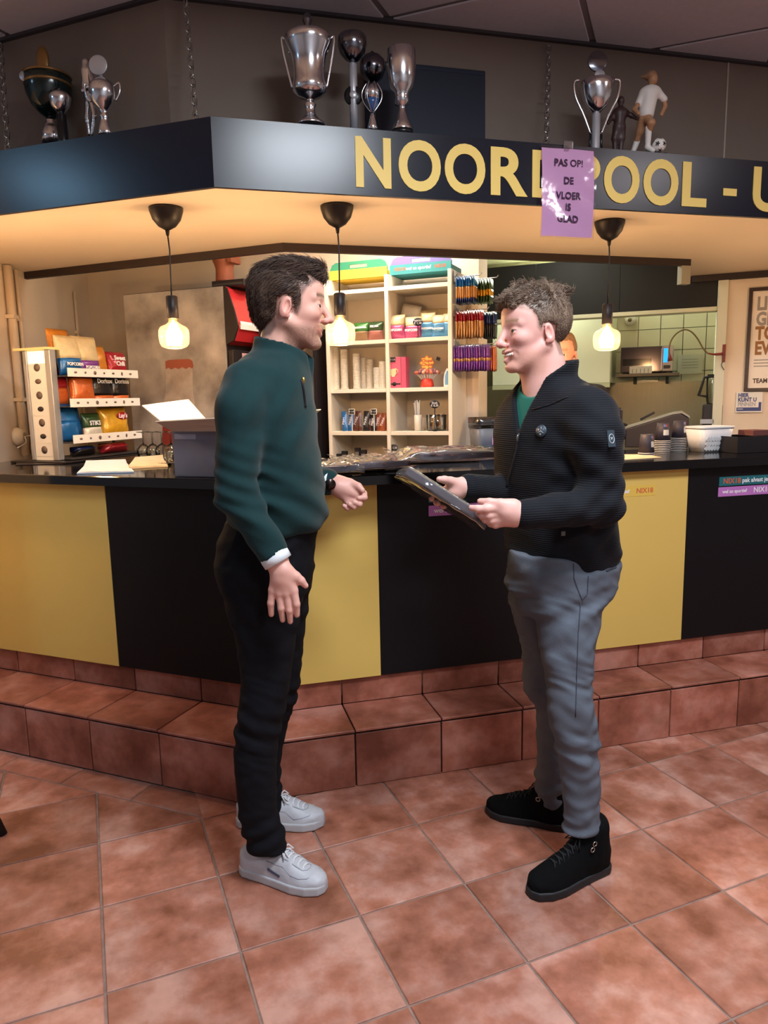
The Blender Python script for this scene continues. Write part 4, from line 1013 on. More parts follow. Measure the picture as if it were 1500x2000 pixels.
# trousers
M_trL = mat('black_trousers', (15, 16, 22), .85, spec=.2, sheen=.0, var=(20, .2), bump=(700, .2, 'weave'))
nearL = zprof([row(1658, 486, 560, 2.0, .052), row(1632, 478, 556, 2.0, .054), row(1580, 466, 541, 2.0, .056), row(1500, 458, 540, 2.0, .060), row(1440, 458, 546, 2.005, .064), row(1380, 466, 558, 2.01, .070), row(1320, 471, 568, 2.02, .076), row(1240, 459, 580, 2.04, .086), row(1170, 441, 588, 2.05, .094), row(1105, 428, 590, 2.06, .098)], 2.2, .01)
farL = zprof([row(1602, 474, 556, 2.29, .052), row(1560, 474, 551, 2.285, .054), row(1500, 476, 548, 2.275, .060), row(1420, 484, 562, 2.26, .066), row(1352, 490, 583, 2.24, .074), row(1260, 486, 593, 2.22, .084), row(1180, 480, 602, 2.20, .092), row(1105, 470, 611, 2.20, .098)], 2.2, .01)
pelvL = zprof([row(1165, 450, 596, 2.13, .13), row(1110, 425, 612, 2.13, .165), row(1060, 427, 616, 2.13, .168), row(1025, 440, 622, 2.13, .162), row(1000, 452, 622, 2.13, .158)], 2.3, .01)
def wrinkle(p):
    x, y, z = p.T; n1 = np.sin(41 * x + 17 * z + 3 * np.sin(23 * z + 9 * y)); n2 = np.sin(67 * z - 31 * x + 2.5 * np.sin(37 * x)); n3 = np.sin(88 * z + 52 * x + 40 * y + 2 * np.sin(29 * z))
    a = .5 + .5 * np.sin(7.3 * z + 5 * x); return .0016 * n1 * n2 + .0017 * a * np.abs(n3) + .0012 * n2 * n3
def tfold(p, d):
    z = p[:, 2]
    return d + .0045 * np.exp(-((z - .50) / .07) ** 2) * np.sin(z * 95 + p[:, 0] * 50) + .004 * np.exp(-((z - .16) / .07) ** 2) * np.sin(z * 110 - p[:, 0] * 40) + .0035 * np.exp(-((z - .82) / .1) ** 2) * np.sin(z * 60 + p[:, 0] * 70) + wrinkle(p) * .8
hemc = lambda p, d: np.maximum(d, -(p[:, 2] - (.078 + .0 * p[:, 0]) + .25 * (p[:, 0] + .33)) * .8)
trL = mk('trousers', [('u', 0, nearL), ('u', .006, farL), ('u', .03, pelvL), ('f', 0, tfold)], (-.80, 1.85, .03), (-.02, 2.45, 1.16), .0050, M_trL, manL, bL, smooth=1)
M_snk = mat('white_leather', (184, 187, 194), .5, var=(40, .08), bump=(200, .08)); M_snks = mat('white_rubber', (176, 177, 181), .6); M_lacew = mat('lace_white', (214, 214, 218), .8)
shoe(manL, bL, (-.462, 2.055), (-.196, 1.945), 'sneaker', 1, M_snk, M_snks, M_lacew)
shoe(manL, bL, (-.525, 2.303), (-.228, 2.285), 'sneaker', -1, M_snk, M_snks, M_lacew)
# ------------------------------------------------------------------ the man in the black jacket
manR, bR = person('man in black zip jacket and grey jeans holding a wrapped package', .55, 2.13)
RhR = frame((-.965, -.262, -.02)); cR = q3(1042, 647, 2.12); sR = 1.0
hoR = head_ops(1.3, True, 1.05, 1.0, .0040)
wN, wF = q3(1019, 1005, 1.855), q3(909, 951, 2.045)
sN, sF = q3(1146, 805, 1.985), q3(1035, 800, 2.27)
eN, eF = q3(1176, 985, 1.93), q3(1000, 965, 2.24)
hipR, kN, kF, aN, aF = q3(1095, 1085, 2.13), q3(1112, 1400, 1.99), q3(1066, 1350, 2.22), q3(1135, 1630, 2.0), q3(1078, 1560, 2.26)
coreR = [('u', 0, nested(hoR, RhR, cR, sR, .30)), ('u', .04, cap(cR + np.array([.03, .005, -.10]), q3(1075, 800, 2.12), .055, .062)), ('u', .03, cap(q3(1075, 800, 2.12), hipR, .055, .06)), ('u', .03, cap(sN, sF, .04))]
for a, b, r in ((sN, eN, .034), (eN, wN, .030), (sF, eF, .034), (eF, wF, .029), (hipR + [.0, -.08, 0], kN, .035), (kN, aN, .026), (hipR + [0, .08, 0], kF, .035), (kF, aF, .024)): coreR.append(('u', .02, cap(a, b, r)))
hn = [('u', .014, cap(wN, q3(990, 1000, 1.850), .028, .028)), ('u', .012, cap(q3(1000, 998, 1.850), q3(972, 994, 1.846), .024, .016)), ('u', .012, cap(q3(1000, 1012, 1.852), q3(974, 1016, 1.852), .024, .017)),
      fing([(1002, 988, 1.848), (978, 984, 1.842), (956, 981, 1.848), (938, 979, 1.858)], [.019, .0135, .0112, .0082], .010),
      fing([(974, 992, 1.846), (950, 994, 1.838), (933, 994, 1.840), (921, 992, 1.848)], [.0140, .0115, .0100, .0082]), fing([(974, 1003, 1.848), (955, 1007, 1.842), (941, 1006, 1.850), (934, 1003, 1.862)], [.0135, .0112, .0098, .0080]),
      fing([(976, 1013, 1.850), (960, 1017, 1.846), (948, 1015, 1.854), (941, 1010, 1.868)], [.0130, .0108, .0094, .0078]), fing([(982, 1020, 1.854), (968, 1025, 1.850), (958, 1023, 1.858), (951, 1018, 1.870)], [.0120, .0098, .0085, .0070])]
hf = [('u', .014, cap(wF, q3(885, 956, 2.035), .027, .026)), ('u', .012, cap(q3(888, 962, 2.035), q3(872, 972, 2.03), .024, .018)),
      fing([(895, 946, 2.03), (880, 940, 2.015), (868, 937, 2.00), (858, 936, 1.99)], [.018, .0130, .0110, .0085], .010),
      fing([(878, 960, 2.04), (855, 958, 2.05), (840, 956, 2.03), (836, 962, 2.00)], [.0135, .0112, .0100, .0085]), fing([(876, 968, 2.035), (856, 969, 2.04), (844, 970, 2.02), (843, 974, 1.995)], [.0132, .0112, .0100, .0085]),
      fing([(878, 976, 2.03), (862, 979, 2.035), (853, 981, 2.015), (855, 983, 1.99)], [.0128, .0108, .0096, .0082]), fing([(884, 982, 2.03), (874, 987, 2.03), (866, 988, 2.015), (868, 989, 1.995)], [.0115, .0098, .0086, .0075])]
scR = skin_cols((226, 172, 160), (196, 108, 104), (190, 130, 96), (150, 116, 86), .38)
def colR(P):
    q = ((P - cR) @ RhR) / sR; C_ = scalp(scR(q), q, outR, (136, 108, 92), .75); far = np.linalg.norm(P - cR, axis=1) > .22
    C_[far] = linc(220, 170, 158); return C_
mk('body', coreR + hn + hf, (.10, 1.75, .04), (.82, 2.45, 1.84), .0034, M_skinL, manR, bR, colR)
eyes(manR, bR, RhR, cR, sR)
tb_ = MB()
for k in range(-4, 5):
    y = k * .0062; x = .0862 - (y / .03) ** 2 * .010; p = cR + RhR @ np.array([x, y, -.0655 + .0035 * (y / .03) ** 2]); tb_.ball(tuple(p - bR), (.0034, .0034, .0046), 8, 6)
tb_.build('teeth', mat('teeth', (226, 216, 204), .3), manR)
M_hairR = mat('hair_ash_blond', (132, 110, 92), .5, spec=.5, var=(45, .4, (88, 70, 58)))
nzR = lambda p, d: d + .0018 * np.sin(p[:, 0] * 210 + 3 * np.sin(p[:, 1] * 90)) * np.sin(p[:, 1] * 230 + p[:, 2] * 120) * np.clip((p[:, 2] - .02) / .05, .1, 1.4) + .0022 * np.sin(p[:, 0] * 95 + p[:, 1] * 80)
tuft = [('u', .006, cap((.080, y, .072), (.088, y * 1.1, .094), .011, .005)) for y in (-.035, -.012, .012, .035)] + [('u', .006, cap((-.040 - .01 * k, .01 * k - .015, .110), (-.066 - .012 * k, .014 * k - .02, .132 - .008 * k), .012, .003)) for k in range(4)] + [('u', .006, cap((.04 - .03 * k, y, .112), (.046 - .032 * k, y, .131), .013, .004)) for k in range(3) for y in (-.025, .02)]
hairR = hair_obj(manR, bR, RhR, cR, sR, outR, [ell((-.012, 0, .034), (.100, .0815, .089)), ell((.010, 0, .088), (.080, .064, .035))], nzR, M_hairR, tuft)
def flowR(q, nl, g):
    x, y, z = q.T; top = np.clip((z - .05) / .04, 0, 1)
    d = np.stack([.35 + .9 * top * np.clip(x / .08, -.6, 1), .35 * np.sin(x * 60 + y * 40), -.9 * (1 - top) + .1], 1)
    return d, .06 + .32 * top, .22 + .62 * top
strands(manR, bR, hairR, RhR, cR, sR, flowR, 8000, .017, M_hairR, 2)
# T-shirt and jacket
YJ = radians(35)                                        # chest turned towards us
fJ = np.array([-cos(YJ), -sin(YJ), 0]); lJ = np.array([sin(YJ), -cos(YJ), 0])
def trow(y, xm, D, a, b): P = q3(xm, y, D); return (P[2], P[0], D, a, b, YJ)
tor = [trow(1092, 1096, 2.13, .122, .170), trow(1070, 1095, 2.13, .130, .182), trow(1030, 1090, 2.13, .130, .188), trow(960, 1086, 2.13, .128, .192), trow(900, 1082, 2.13, .128, .200), trow(850, 1080, 2.13, .126, .206), trow(806, 1082, 2.125, .114, .200), trow(775, 1080, 2.12, .096, .160), trow(752, 1076, 2.12, .082, .112), trow(735, 1072, 2.115, .070, .080)]
def shrink(rows, d): return [(r[0], r[1], r[2], r[3] - d, r[4] - d, r[5]) for r in rows]
M_tee = mat('green_tshirt', (22, 98, 84), .85, bump=(800, .1, 'weave'))
tsh = [('u', 0, zprof(shrink([r for r in tor if r[0] > 1.15], .012), 2.2, .02))]
neckc = q3(1062, 752, 2.115)
tsh += [('s', .004, cap(neckc + np.array([-.030, -.02, .035]), neckc + np.array([.01, 0, .12]), .070, .075))]
mk('t_shirt', tsh, (.30, 1.85, 1.15), (.80, 2.42, 1.56), .005, M_tee, manR, bR, smooth=1)
M_jack = mat('black_ribbed_fabric', (22, 24, 30), .85, sheen=.04, spec=.2, var=(18, .2), bump=(52, .30, 'rib'))
jk = [('u', 0, zprof(tor, 2.2, .016)), ('u', .04, cap(sN, q3(1164, 850, 1.945), .070, .068)), ('u', .02, cap(q3(1164, 850, 1.945), eN, .067, .058)), ('u', .015, cap(eN, q3(1024, 1005, 1.858), .056, .040)),
      ('u', .04, cap(sF, eF, .068, .056)), ('u', .015, cap(eF, q3(915, 951, 2.05), .054, .038))]
cbR = q3(1070, 748, 2.12); axR = np.array([-.16, -.04, 1.]); axR /= np.linalg.norm(axR)
def collarR(p, d):
    q = p - cbR; t = q @ axR; qq = q - t[:, None] * axR; r = np.linalg.norm(qq, axis=1)
    fr = qq @ fJ; la = qq @ lJ
    top = .052 - .55 * np.clip(fr - .01, 0, .1)
    rad = .076 + .25 * np.clip(t, 0, .06)
    v = np.maximum(np.abs(r - rad) - .0065, np.maximum(t - top, -t - .03))
    v = smax(v, np.where(fr > 0, .045 - np.abs(la), -1), .006)
    return smin(d, v, .012)
def vneck(p, d):
    q = p - q3(1062, 800, 2.12); fr = q @ fJ; la = (q @ lJ) + .012; z = p[:, 2]
    zb, zt = q3(1015, 842, 2.0)[2], q3(1015, 742, 2.0)[2]
    w = .004 + .062 * np.clip((z - zb) / (zt - zb), 0, 1.3) ** 1.15
    v = np.maximum(np.maximum(np.abs(la) - w, zb - z), .02 - fr)
    return smax(d, -v, .004)
def foldsR(p, d):
    e = p - eN; w = np.exp(-(e ** 2).sum(1) / .016); d = d + w * .0045 * np.sin((e @ np.array([.6, .2, -.75])) * 120)
    hw = np.exp(-((p[:, 2] - .99) / .06) ** 2); d = d + hw * .0035 * np.sin(p[:, 0] * 60 + p[:, 2] * 40)
    uw = np.exp(-((p - q3(1150, 900, 1.9)) ** 2).sum(1) / .02); return d + uw * .004 * np.sin(p[:, 2] * 85 + p[:, 0] * 55)
hemR = zprof([trow(1104, 1096, 2.13, .124, .174), trow(1066, 1096, 2.13, .134, .184)], 2.2, .008)
jk += [('u', .004, hemR), ('f', 0, collarR), ('s', .004, cap(cbR - axR * .02, cbR + axR * .12, .062, .078)), ('f', 0, vneck), ('f', 0, foldsR)]
ja = mk('jacket', jk, (.14, 1.76, .86), (.84, 2.44, 1.60), .0050, M_jack, manR, bR, smooth=2)
bvR = bvh_of(ja, bR)
seam(bvR, [(1014, 846), (1009, 880), (1000, 915), (990, 950)], .0035, 'zip', M_dark, manR, bR)
h_, _ = hit(bvR, 1014, 856, .006)
if h_ is not None: MB().ball((0, 0, 0), (.004, .004, .011), 8, 6).build('zip_pull', mat('zip_metal', (120, 120, 122), .35, 1.), manR, h_ - bR)
seam(bvR, [(1040, 800), (1075, 790), (1110, 775)], .0018, 'yoke_seam', M_dark, manR, bR)
M_badge = mat('badge_dark', (46, 58, 68), .5); M_badget = mat('badge_print', (196, 204, 206), .6)
def badge(x, y, maker):
    h_, n_ = hit(bvR, x, y, .002)
    if h_ is None: return
    if n_[1] > 0: n_ = -n_
    e = bpy.data.objects.new('badge', None)
    return h_, n_
h_, n_ = hit(bvR, 1058, 842, .0015)
if h_ is not None:
    ez = -n_ if n_[1] > 0 else n_; Rm = frame(ez)
    b_ = MB().lathe([(.0, 0), (.0165, 0), (.0172, .001), (.0165, .003), (.0, .0032)], 28).build('chest_badge', M_badge, manR, h_ - bR)
    Mx = Matrix([[Rm[i, 1], Rm[i, 2], Rm[i, 0]] for i in range(3)]); b_.rotation_euler = Mx.to_euler()
    MB().tube([(0, 0, .0036), (0, .011, .0036)], .0006, 5).tube([(0, 0, .0036), (-.009, -.006, .0036)], .0006, 5).tube([(0, 0, .0036), (.009, -.006, .0036)], .0006, 5).build('badge_lines', M_badget, b_)
    for ch, dx, dy in (('B', -.007, .003), ('T', .007, .003), ('C', 0, -.009)): text_obj('lettering', ch, .007, M_badget, b_, (dx, dy, .0036), (0, 0, 0), extrude=.0002)
h_, n_ = hit(bvR, 1193, 857, .0015)
if h_ is not None:
    ez = -n_ if n_[1] > 0 else n_; Rm = frame(ez); Mx = Matrix([[Rm[i, 1], Rm[i, 2], Rm[i, 0]] for i in range(3)])
    b_ = MB().box(-.0115, .0115, -.022, .022, -.002, .0015).build('sleeve_patch', M_badge, manR, h_ - bR, bevel=.0008); b_.rotation_euler = Mx.to_euler()
    MB().tube([(.008 * cos(a), .012 * sin(a), .0019) for a in np.linspace(0, 2 * pi, 20)[:-1]], .0008, 5, closed=True).tube([(-.003, -.003, .0019), (.003, .003, .0019)], .0008, 5).tube([(-.003, .003, .0019), (.003, -.003, .0019)], .0008, 5).build('patch_emblem', M_badget, b_)
h_, n_ = hit(bvR, 1102, 1042, .001)
if h_ is not None: MB().box(-.008, .008, -.001, .002, -.006, .006).build('hem_tab', mat('tab_grey', (110, 116, 122), .6), manR, h_ - bR)
# jeans
M_jean = mat('grey_jeans', (96, 104, 116), .85, spec=.25, var=(14, .18), bump=(600, .3, 'weave'))
nJ = zprof([row(1618, 1100, 1170, 2.0, .052), row(1560, 1101, 1171, 2.0, .053), row(1500, 1094, 1171, 1.995, .056), row(1425, 1076, 1166, 1.99, .064), row(1369, 1068, 1160, 1.99, .070), row(1331, 1064, 1157, 2.0, .073), row(1275, 1057, 1161, 2.01, .080), row(1200, 1042, 1172, 2.03, .092), row(1150, 1032, 1190, 2.05, .100), row(1108, 1025, 1200, 2.06, .104)], 2.2, .008)
fJn = zprof([row(1572, 1050, 1102, 2.26, .050), row(1515, 1046, 1110, 2.25, .054), row(1462, 1050, 1110, 2.245, .058), row(1380, 1044, 1112, 2.235, .066), row(1345, 1022, 1110, 2.225, .072), row(1290, 1021, 1112, 2.22, .078), row(1219, 1006, 1116, 2.21, .088), row(1150, 992, 1120, 2.20, .096), row(1108, 992, 1122, 2.19, .098)], 2.2, .008)
peR = zprof([row(1190, 1008, 1172, 2.12, .12), row(1148, 994, 1194, 2.13, .158), row(1110, 993, 1204, 2.13, .166), row(1070, 996, 1196, 2.13, .164)], 2.3, .008)
def jfold(p, d):
    z = p[:, 2]; s1 = np.exp(-((z - .42) / .05) ** 2) * (p[:, 1] < 2.12); s2 = np.exp(-((z - .15) / .06) ** 2); s3 = np.exp(-((z - .84) / .06) ** 2)
    return d + s1 * .0055 * np.sin((z + .35 * p[:, 0]) * 95) + s2 * .0045 * np.sin((z - .3 * p[:, 0]) * 120) + s3 * .005 * np.sin((z - .6 * p[:, 0]) * 75) + .0018 * np.sin(z * 40 + p[:, 0] * 60) + wrinkle(p) * 1.3
je = mk('jeans', [('u', 0, nJ), ('u', .006, fJn), ('u', .03, peR), ('f', 0, jfold)], (.25, 1.85, .03), (.82, 2.42, 1.06), .0048, M_jean, manR, bR, smooth=1)
bvJ = bvh_of(je, bR)
M_seam = mat('jean_seam', (58, 62, 74), .9)
seam(bvJ, [(1120, 1100), (1121, 1130), (1128, 1150), (1137, 1172), (1147, 1160), (1149, 1125)], .0018, 'pocket_seam', M_seam, manR, bR, 0)
seam(bvJ, [(1134, 1176), (1129, 1240), (1126, 1330), (1124, 1400)], .0016, 'side_seam', M_seam, manR, bR, 0)
seam(bvJ, [(1184, 1116), (1192, 1112), (1203, 1108)], .003, 'back_pocket', M_seam, manR, bR, 0)
M_suede = mat('black_suede', (9, 10, 12), .95, sheen=.0, spec=.15, bump=(500, .2)); M_bsole = mat('black_rubber', (26, 27, 31), .6); M_laceb = mat('lace_black', (22, 23, 26), .8)
shoe(manR, bR, (.662, 2.035), (.398, 1.902), 'boot', -1, M_suede, M_bsole, M_laceb)
shoe(manR, bR, (.600, 2.232), (.338, 2.345), 'boot', 1, M_suede, M_bsole, M_laceb)

# ------------------------------------------------------------------ wrapped packages
M_pkg = mat('dark_cardboard', (66, 60, 72), .5, var=(10, .15)); M_pkgl = mat('package_back', (150, 140, 118), .5, var=(8, .2))
M_film = thin_mat('clear_film', (252, 250, 248), .03, .07, (20, .35), .9, .03)
def package(name, label, O, u, v, ln, wd, th, group=None, m=M_pkg, m2=None, seed=0, flap=.05, wk=1.):
    """flat wrapped package: O corner, u length axis, v width axis"""
    u = np.asarray(u, float) / np.linalg.norm(u); v = np.asarray(v, float); v -= u * (v @ u); v /= np.linalg.norm(v); n = np.cross(u, v)
    t = thing(name, label, 'package', O, 0., group); Rm = Matrix([[u[i], v[i], n[i]] for i in range(3)]); t.rotation_euler = Rm.to_euler()
    MB().box(0, ln, 0, wd, .0, th).build('board', m, t, bevel=.003)
    if m2: MB().box(.004, ln - .004, .004, wd - .004, -.0016, 0).build('backing', m2, t)
    MB().box(.02, ln - .02, .015, wd - .015, th, th + .0015).build('top_sheet', mat('package_sheet', (84, 80, 92), .45, var=(12, .2)), t)
    r = random.Random(seed); ph = [r.uniform(0, 6) for _ in range(8)]
    def wob(a, b): return wk * (.0045 * sin(a * 9 + ph[0] + 3 * sin(b * 5 + ph[1])) + .0035 * sin(b * 14 + ph[2] + a * 6) + .002 * sin(a * 27 + ph[3]) * sin(b * 23 + ph[4]))
    def film(a, b):                                      # closed sleeve around the board
        x = -flap + a * (ln + flap * 1.6); ang = 2 * pi * b; cy, cz = wd / 2, th / 2
        yy = cy + (wd / 2 + .007) * max(-1, min(1, 1.25 * cos(ang))); zz = cz + (th / 2 + .005) * max(-1, min(1, 1.5 * sin(ang)))
        e = max(0., -x / flap, (x - ln) / (flap * .6)); zz = cz + (zz - cz) * (1 - .75 * min(1, e)) + (.018 * e * sin(ph[5] + 3 * b) if e > 0 else 0)
        k = wob(a * 1.1, b * 1.6) * (1.0 if zz > cz else .35); return (x + .5 * k, yy + k * .6, zz + abs(k) * 1.3 * (1 if zz > cz else -.12))
    MB().grid(film, 34, 40).build('plastic_wrap', M_film, t)
    return t
pA, pB = to_world(q3(940, 1002, 1.885)), to_world(q3(798, 912, 1.905))
vv = FW * .98 + np.array([0, 0, -.20])
package('wrapped_package', 'flat dark package in clear plastic held in the hands of the man in black', pA, pB - pA, -vv if False else vv, np.linalg.norm(pB - pA), .20, .022, m2=M_pkgl, seed=3, flap=.03, wk=.35)
# ------------------------------------------------------------------ trophies on the canopy
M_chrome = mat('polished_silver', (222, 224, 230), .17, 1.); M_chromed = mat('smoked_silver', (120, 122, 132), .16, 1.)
M_tblack = mat('trophy_black', (18, 18, 22), .3); M_tgreen = mat('dark_green_enamel', (14, 34, 32), .15, spec=.7); M_gold = mat('old_gold', (150, 112, 66), .4, .6)
M_alu = mat('satin_aluminium', (196, 200, 208), .35, .55); M_tblue = mat('cut_blue_glass', (50, 86, 140), .1, spec=.8); M_brownfig = mat('brown_resin', (66, 44, 44), .45, var=(30, .3))
def trophy(x, y, s, side, label, name='trophy_cup', cat='trophy', z=None):
    P = fas_back(x, y, s) if side == 'R' else fas_backl(x, y, s); P = np.array([P[0], P[1], CT - .002])
    t = thing(name, label, cat, P, YP, 'trophies on the canopy'); k = dep(P) / F_PX
    def Z(yy): return vz(P, yy) - P[2]
    def off(px): Q = AT(px, y, (P - CC) @ FW); return (Q - P) @ RT
    return t, P, k, Z, off
def prof(t, k, Z, rows, name, m, n=28, x=0., y=0.):
    b = MB().lathe([(max(r * k, 0.), Z(yy)) for r, yy in rows], n, (x, y, 0)); return b.build(name, m, t)
def disc(t, r, z, x, name, m, th=.008, y=0.):
    b = MB().lathe([(0, -th / 2), (r * .92, -th / 2), (r, -th / 4), (r, th / 4), (r * .92, th / 2), (0, th / 2)], 28); o = b.build(name, m, t, (x, y, z)); o.rotation_euler = (pi / 2, 0, 0); return o
def handle(t, pts, r, m, name='handle'): return MB().tube(pts, r, 8).build(name, m, t)
def curve(pts, n=5):
    pts = [np.array(p, float) for p in pts]; out = []
    for i in range(len(pts) - 1):
        p0, p1, p2, p3 = pts[max(i - 1, 0)], pts[i], pts[i + 1], pts[min(i + 2, len(pts) - 1)]
        for k in range(n):
            u = k / n; out.append(.5 * (2 * p1 + (p2 - p0) * u + (2 * p0 - 5 * p1 + 4 * p2 - p3) * u * u + (3 * p1 - p0 - 3 * p2 + p3) * u ** 3))
    return out + [pts[-1]]
# dark green cup
t, P, k, Z, off = trophy(103, 276, .20, 'L', 'large dark green cup with brown topper, far left of the canopy')
prof(t, k, Z, [(40, 149), (43, 147), (43.5, 165), (41, 185), (33, 206), (20, 222), (8, 231), (0, 233)][::-1], 'bowl', M_tgreen)
prof(t, k, Z, [(43.8, 170), (43.9, 166), (43.6, 165)], 'gold_band', M_gold); prof(t, k, Z, [(44, 152), (44.2, 148), (43, 147)], 'rim', M_gold)
prof(t, k, Z, [(20, 282), (19, 262), (14, 248), (8, 240), (9, 236), (6, 231)], 'foot', M_chrome)
disc(t, 9 * k, Z(160), -32 * k, 'medal', M_alu, .006, -.058)
MB().ball((-.012, 0, Z(118)), (.026, .012, .055), 16, 12).tube([(-.01, 0, Z(150)), (-.01, 0, Z(133))], .010, 8).build('topper', M_gold, t)
# small silver ball cup on a black column
t, P, k, Z, off = trophy(124, 277, .10, 'L', 'small silver ball cup on a black column beside the dark green cup')
prof(t, k, Z, [(0, 224), (6, 222), (17, 208), (21, 193), (20, 188), (14, 181), (4, 178), (3, 174), (0, 172)], 'bowl', M_chrome)
prof(t, k, Z, [(11, 285), (10, 275), (9, 225), (0, 223)], 'column', M_tblack, 20)
# silver figure statuette
def figurine(ops_parts, par, base, h=.0032):
    for nm, ops, m in ops_parts:
        pts = np.array([o_[2].c for o_ in ops]); rr = max(o_[2].r for o_ in ops); P_, F_ = sdf_mesh(ops, pts.min(0) - rr - .01, pts.max(0) + rr + .01, h)
        np_obj(nm, P_ - base, F_, m, par, smooth=1)
def peopleframe(P): return np.array([(P - CC) @ RT, (P - CC) @ FW, P[2]])
t, P, k, Z, off = trophy(175, 266, .16, 'L', 'silver footballer statuette left of the lidded cup', 'trophy_statuette')
D_ = (P - CC) @ FW; g = lambda x, y, d=0.: q3(x, y, D_ + d)
figurine([('figure', [('u', 0, ell(g(168, 124), (.017, .017, .021))), ('u', .012, cap(g(170, 140), g(176, 190), .024, .020)), ('u', .008, cap(g(166, 145), g(162, 178, -.01), .009, .007)), ('u', .008, cap(g(162, 178, -.01), g(172, 170, -.03), .007)), ('u', .008, cap(g(178, 145), g(188, 176), .009, .007)), ('u', .008, cap(g(173, 190), g(170, 228, .01), .014, .009)), ('u', .008, cap(g(170, 228, .01), g(174, 262, .015), .009, .007)), ('u', .008, cap(g(178, 190), g(185, 226, -.02), .014, .010)), ('u', .008, cap(g(185, 226, -.02), g(180, 262, -.01), .009, .007))], M_chrome)], t, peopleframe(P))
MB().box(-.035, .035, -.025, .025, -.0, .012).build('base', M_tblack, t)
# lidded cup with medallion
t, P, k, Z, off = trophy(207, 266, .10, 'L', 'silver lidded cup with round medallion on top and two handles, left')
prof(t, k, Z, [(14, 268), (15, 258), (9, 240), (7, 232), (10, 228), (6, 224), (9, 215), (20, 205), (26, 185), (26, 172), (23, 165), (16, 158), (6, 152), (4, 148), (0, 146)], 'cup', M_chrome)
disc(t, 18 * k, Z(127), -5 * k, 'medallion', M_alu, .006)
for sg in (-1, 1): handle(t, curve([(sg * 24 * k, 0, Z(198)), (sg * 33 * k, 0, Z(180)), (sg * 33 * k, 0, Z(163)), (sg * 24 * k, 0, Z(168))]), .004, M_chrome)
# big cup
t, P, k, Z, off = trophy(607, 246, .09, 'R', 'largest silver cup of the middle group, with tall handles')
prof(t, k, Z, [(28, 247), (27, 241), (16, 232), (10, 222), (9, 212), (12, 205), (6, 199), (7, 194), (22, 189), (32, 180), (33, 168), (31, 160), (30, 135), (34, 110), (42, 90), (46, 78), (43, 72), (38, 68), (24, 64), (10, 60), (0, 59)], 'cup', M_chrome, 36)
for sg in (-1, 1): handle(t, curve([(sg * 33 * k, 0, Z(172)), (sg * 40 * k, 0, Z(140)), (sg * 48 * k, 0, Z(100)), (sg * 50 * k, 0, Z(72)), (sg * 40 * k, 0, Z(84)), (sg * 36 * k, 0, Z(104))]), .0045, M_chrome)
MB().lathe([(.0, Z(60)), (.016, Z(58)), (.010, Z(50)), (.018, Z(40)), (.014, Z(30)), (.0, Z(24))], 12).build('topper', M_chromed, t)
# tall column with dark bowl
t, P, k, Z, off = trophy(692, 254, .12, 'R', 'tall trophy with smoky bowl, pale column and black medal ring')
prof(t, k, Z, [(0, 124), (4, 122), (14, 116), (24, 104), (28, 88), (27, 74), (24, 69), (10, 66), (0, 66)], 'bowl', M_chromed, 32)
prof(t, k, Z, [(8, 258), (8, 126), (4, 122)], 'column', M_alu, 20)
ring_o = disc(t, 18 * k, Z(188), 0., 'medal_ring', M_tblack, .016, -.004); disc(t, 7 * k, Z(188), 0., 'medal', M_alu, .006, -.016)
# smoky ball cup behind
t, P, k, Z, off = trophy(730, 256, .26, 'R', 'round smoky silver cup standing behind the small glass cup')
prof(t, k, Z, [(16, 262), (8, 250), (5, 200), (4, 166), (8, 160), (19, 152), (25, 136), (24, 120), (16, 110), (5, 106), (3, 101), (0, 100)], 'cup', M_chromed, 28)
# small ribbed cup
t, P, k, Z, off = trophy(728, 257, .08, 'R', 'small ribbed cup with blue glass heart in the middle group')
prof(t, k, Z, [(12, 258), (9, 245), (5, 228), (3, 219)], 'stem', M_chrome, 20)
prof(t, k, Z, [(0, 219), (6, 214), (12, 203), (14, 195)], 'glass_heart', M_tblue, 20); prof(t, k, Z, [(14, 195), (15, 180), (11, 168), (0, 163)], 'crown', M_chrome, 12)
for q in range(6):
    a = q * pi / 3; handle(t, curve([(cos(a) * 3 * k, sin(a) * 3 * k, Z(219)), (cos(a) * 17 * k, sin(a) * 17 * k, Z(198)), (cos(a) * 19 * k, sin(a) * 19 * k, Z(180)), (cos(a) * 10 * k, sin(a) * 10 * k, Z(162))]), .0022, M_chrome, 'rib')
# goblet
t, P, k, Z, off = trophy(786, 263, .08, 'R', 'tall silver goblet at the right of the middle group')
prof(t, k, Z, [(20, 264), (20, 250), (13, 235), (7, 215), (6, 207), (14, 203), (13, 190), (14, 182), (22, 172), (27, 150), (28, 125), (27, 98), (26, 97), (25, 100), (22, 140), (0, 165)], 'goblet', M_chrome, 36)
prof(t, k, Z, [(21, 266), (21, 255)], 'foot_band', M_tblack, 30)
# cup with large handles on the right
t, P, k, Z, off = trophy(1163, 294, .10, 'R', 'silver cup with long swept handles beside the figurines')
prof(t, k, Z, [(0, 224), (8, 220), (20, 208), (27, 190), (30, 172), (31, 160), (28, 158), (20, 156), (8, 152), (0, 150)], 'bowl', M_chrome, 32)
prof(t, k, Z, [(9, 300), (8, 296), (8, 224), (5, 220)], 'column', M_alu, 20)
disc(t, 10 * k, Z(151), 2 * k, 'medal', M_alu, .006, -.02); disc(t, 19 * k, Z(120), 0., 'medallion', M_chromed, .008)
for sg in (-1, 1): handle(t, curve([(sg * 34 * k, 0, Z(156)), (sg * 44 * k, 0, Z(160)), (sg * 40 * k, 0, Z(190)), (sg * 24 * k, 0, Z(225)), (sg * 10 * k, 0, Z(262))]), .0055, M_chrome)
for sg in (-1, 1): handle(t, [(sg * 10 * k, 0, Z(255)), (sg * 12 * k, 0, Z(298))], .005, M_tblack, 'leg')
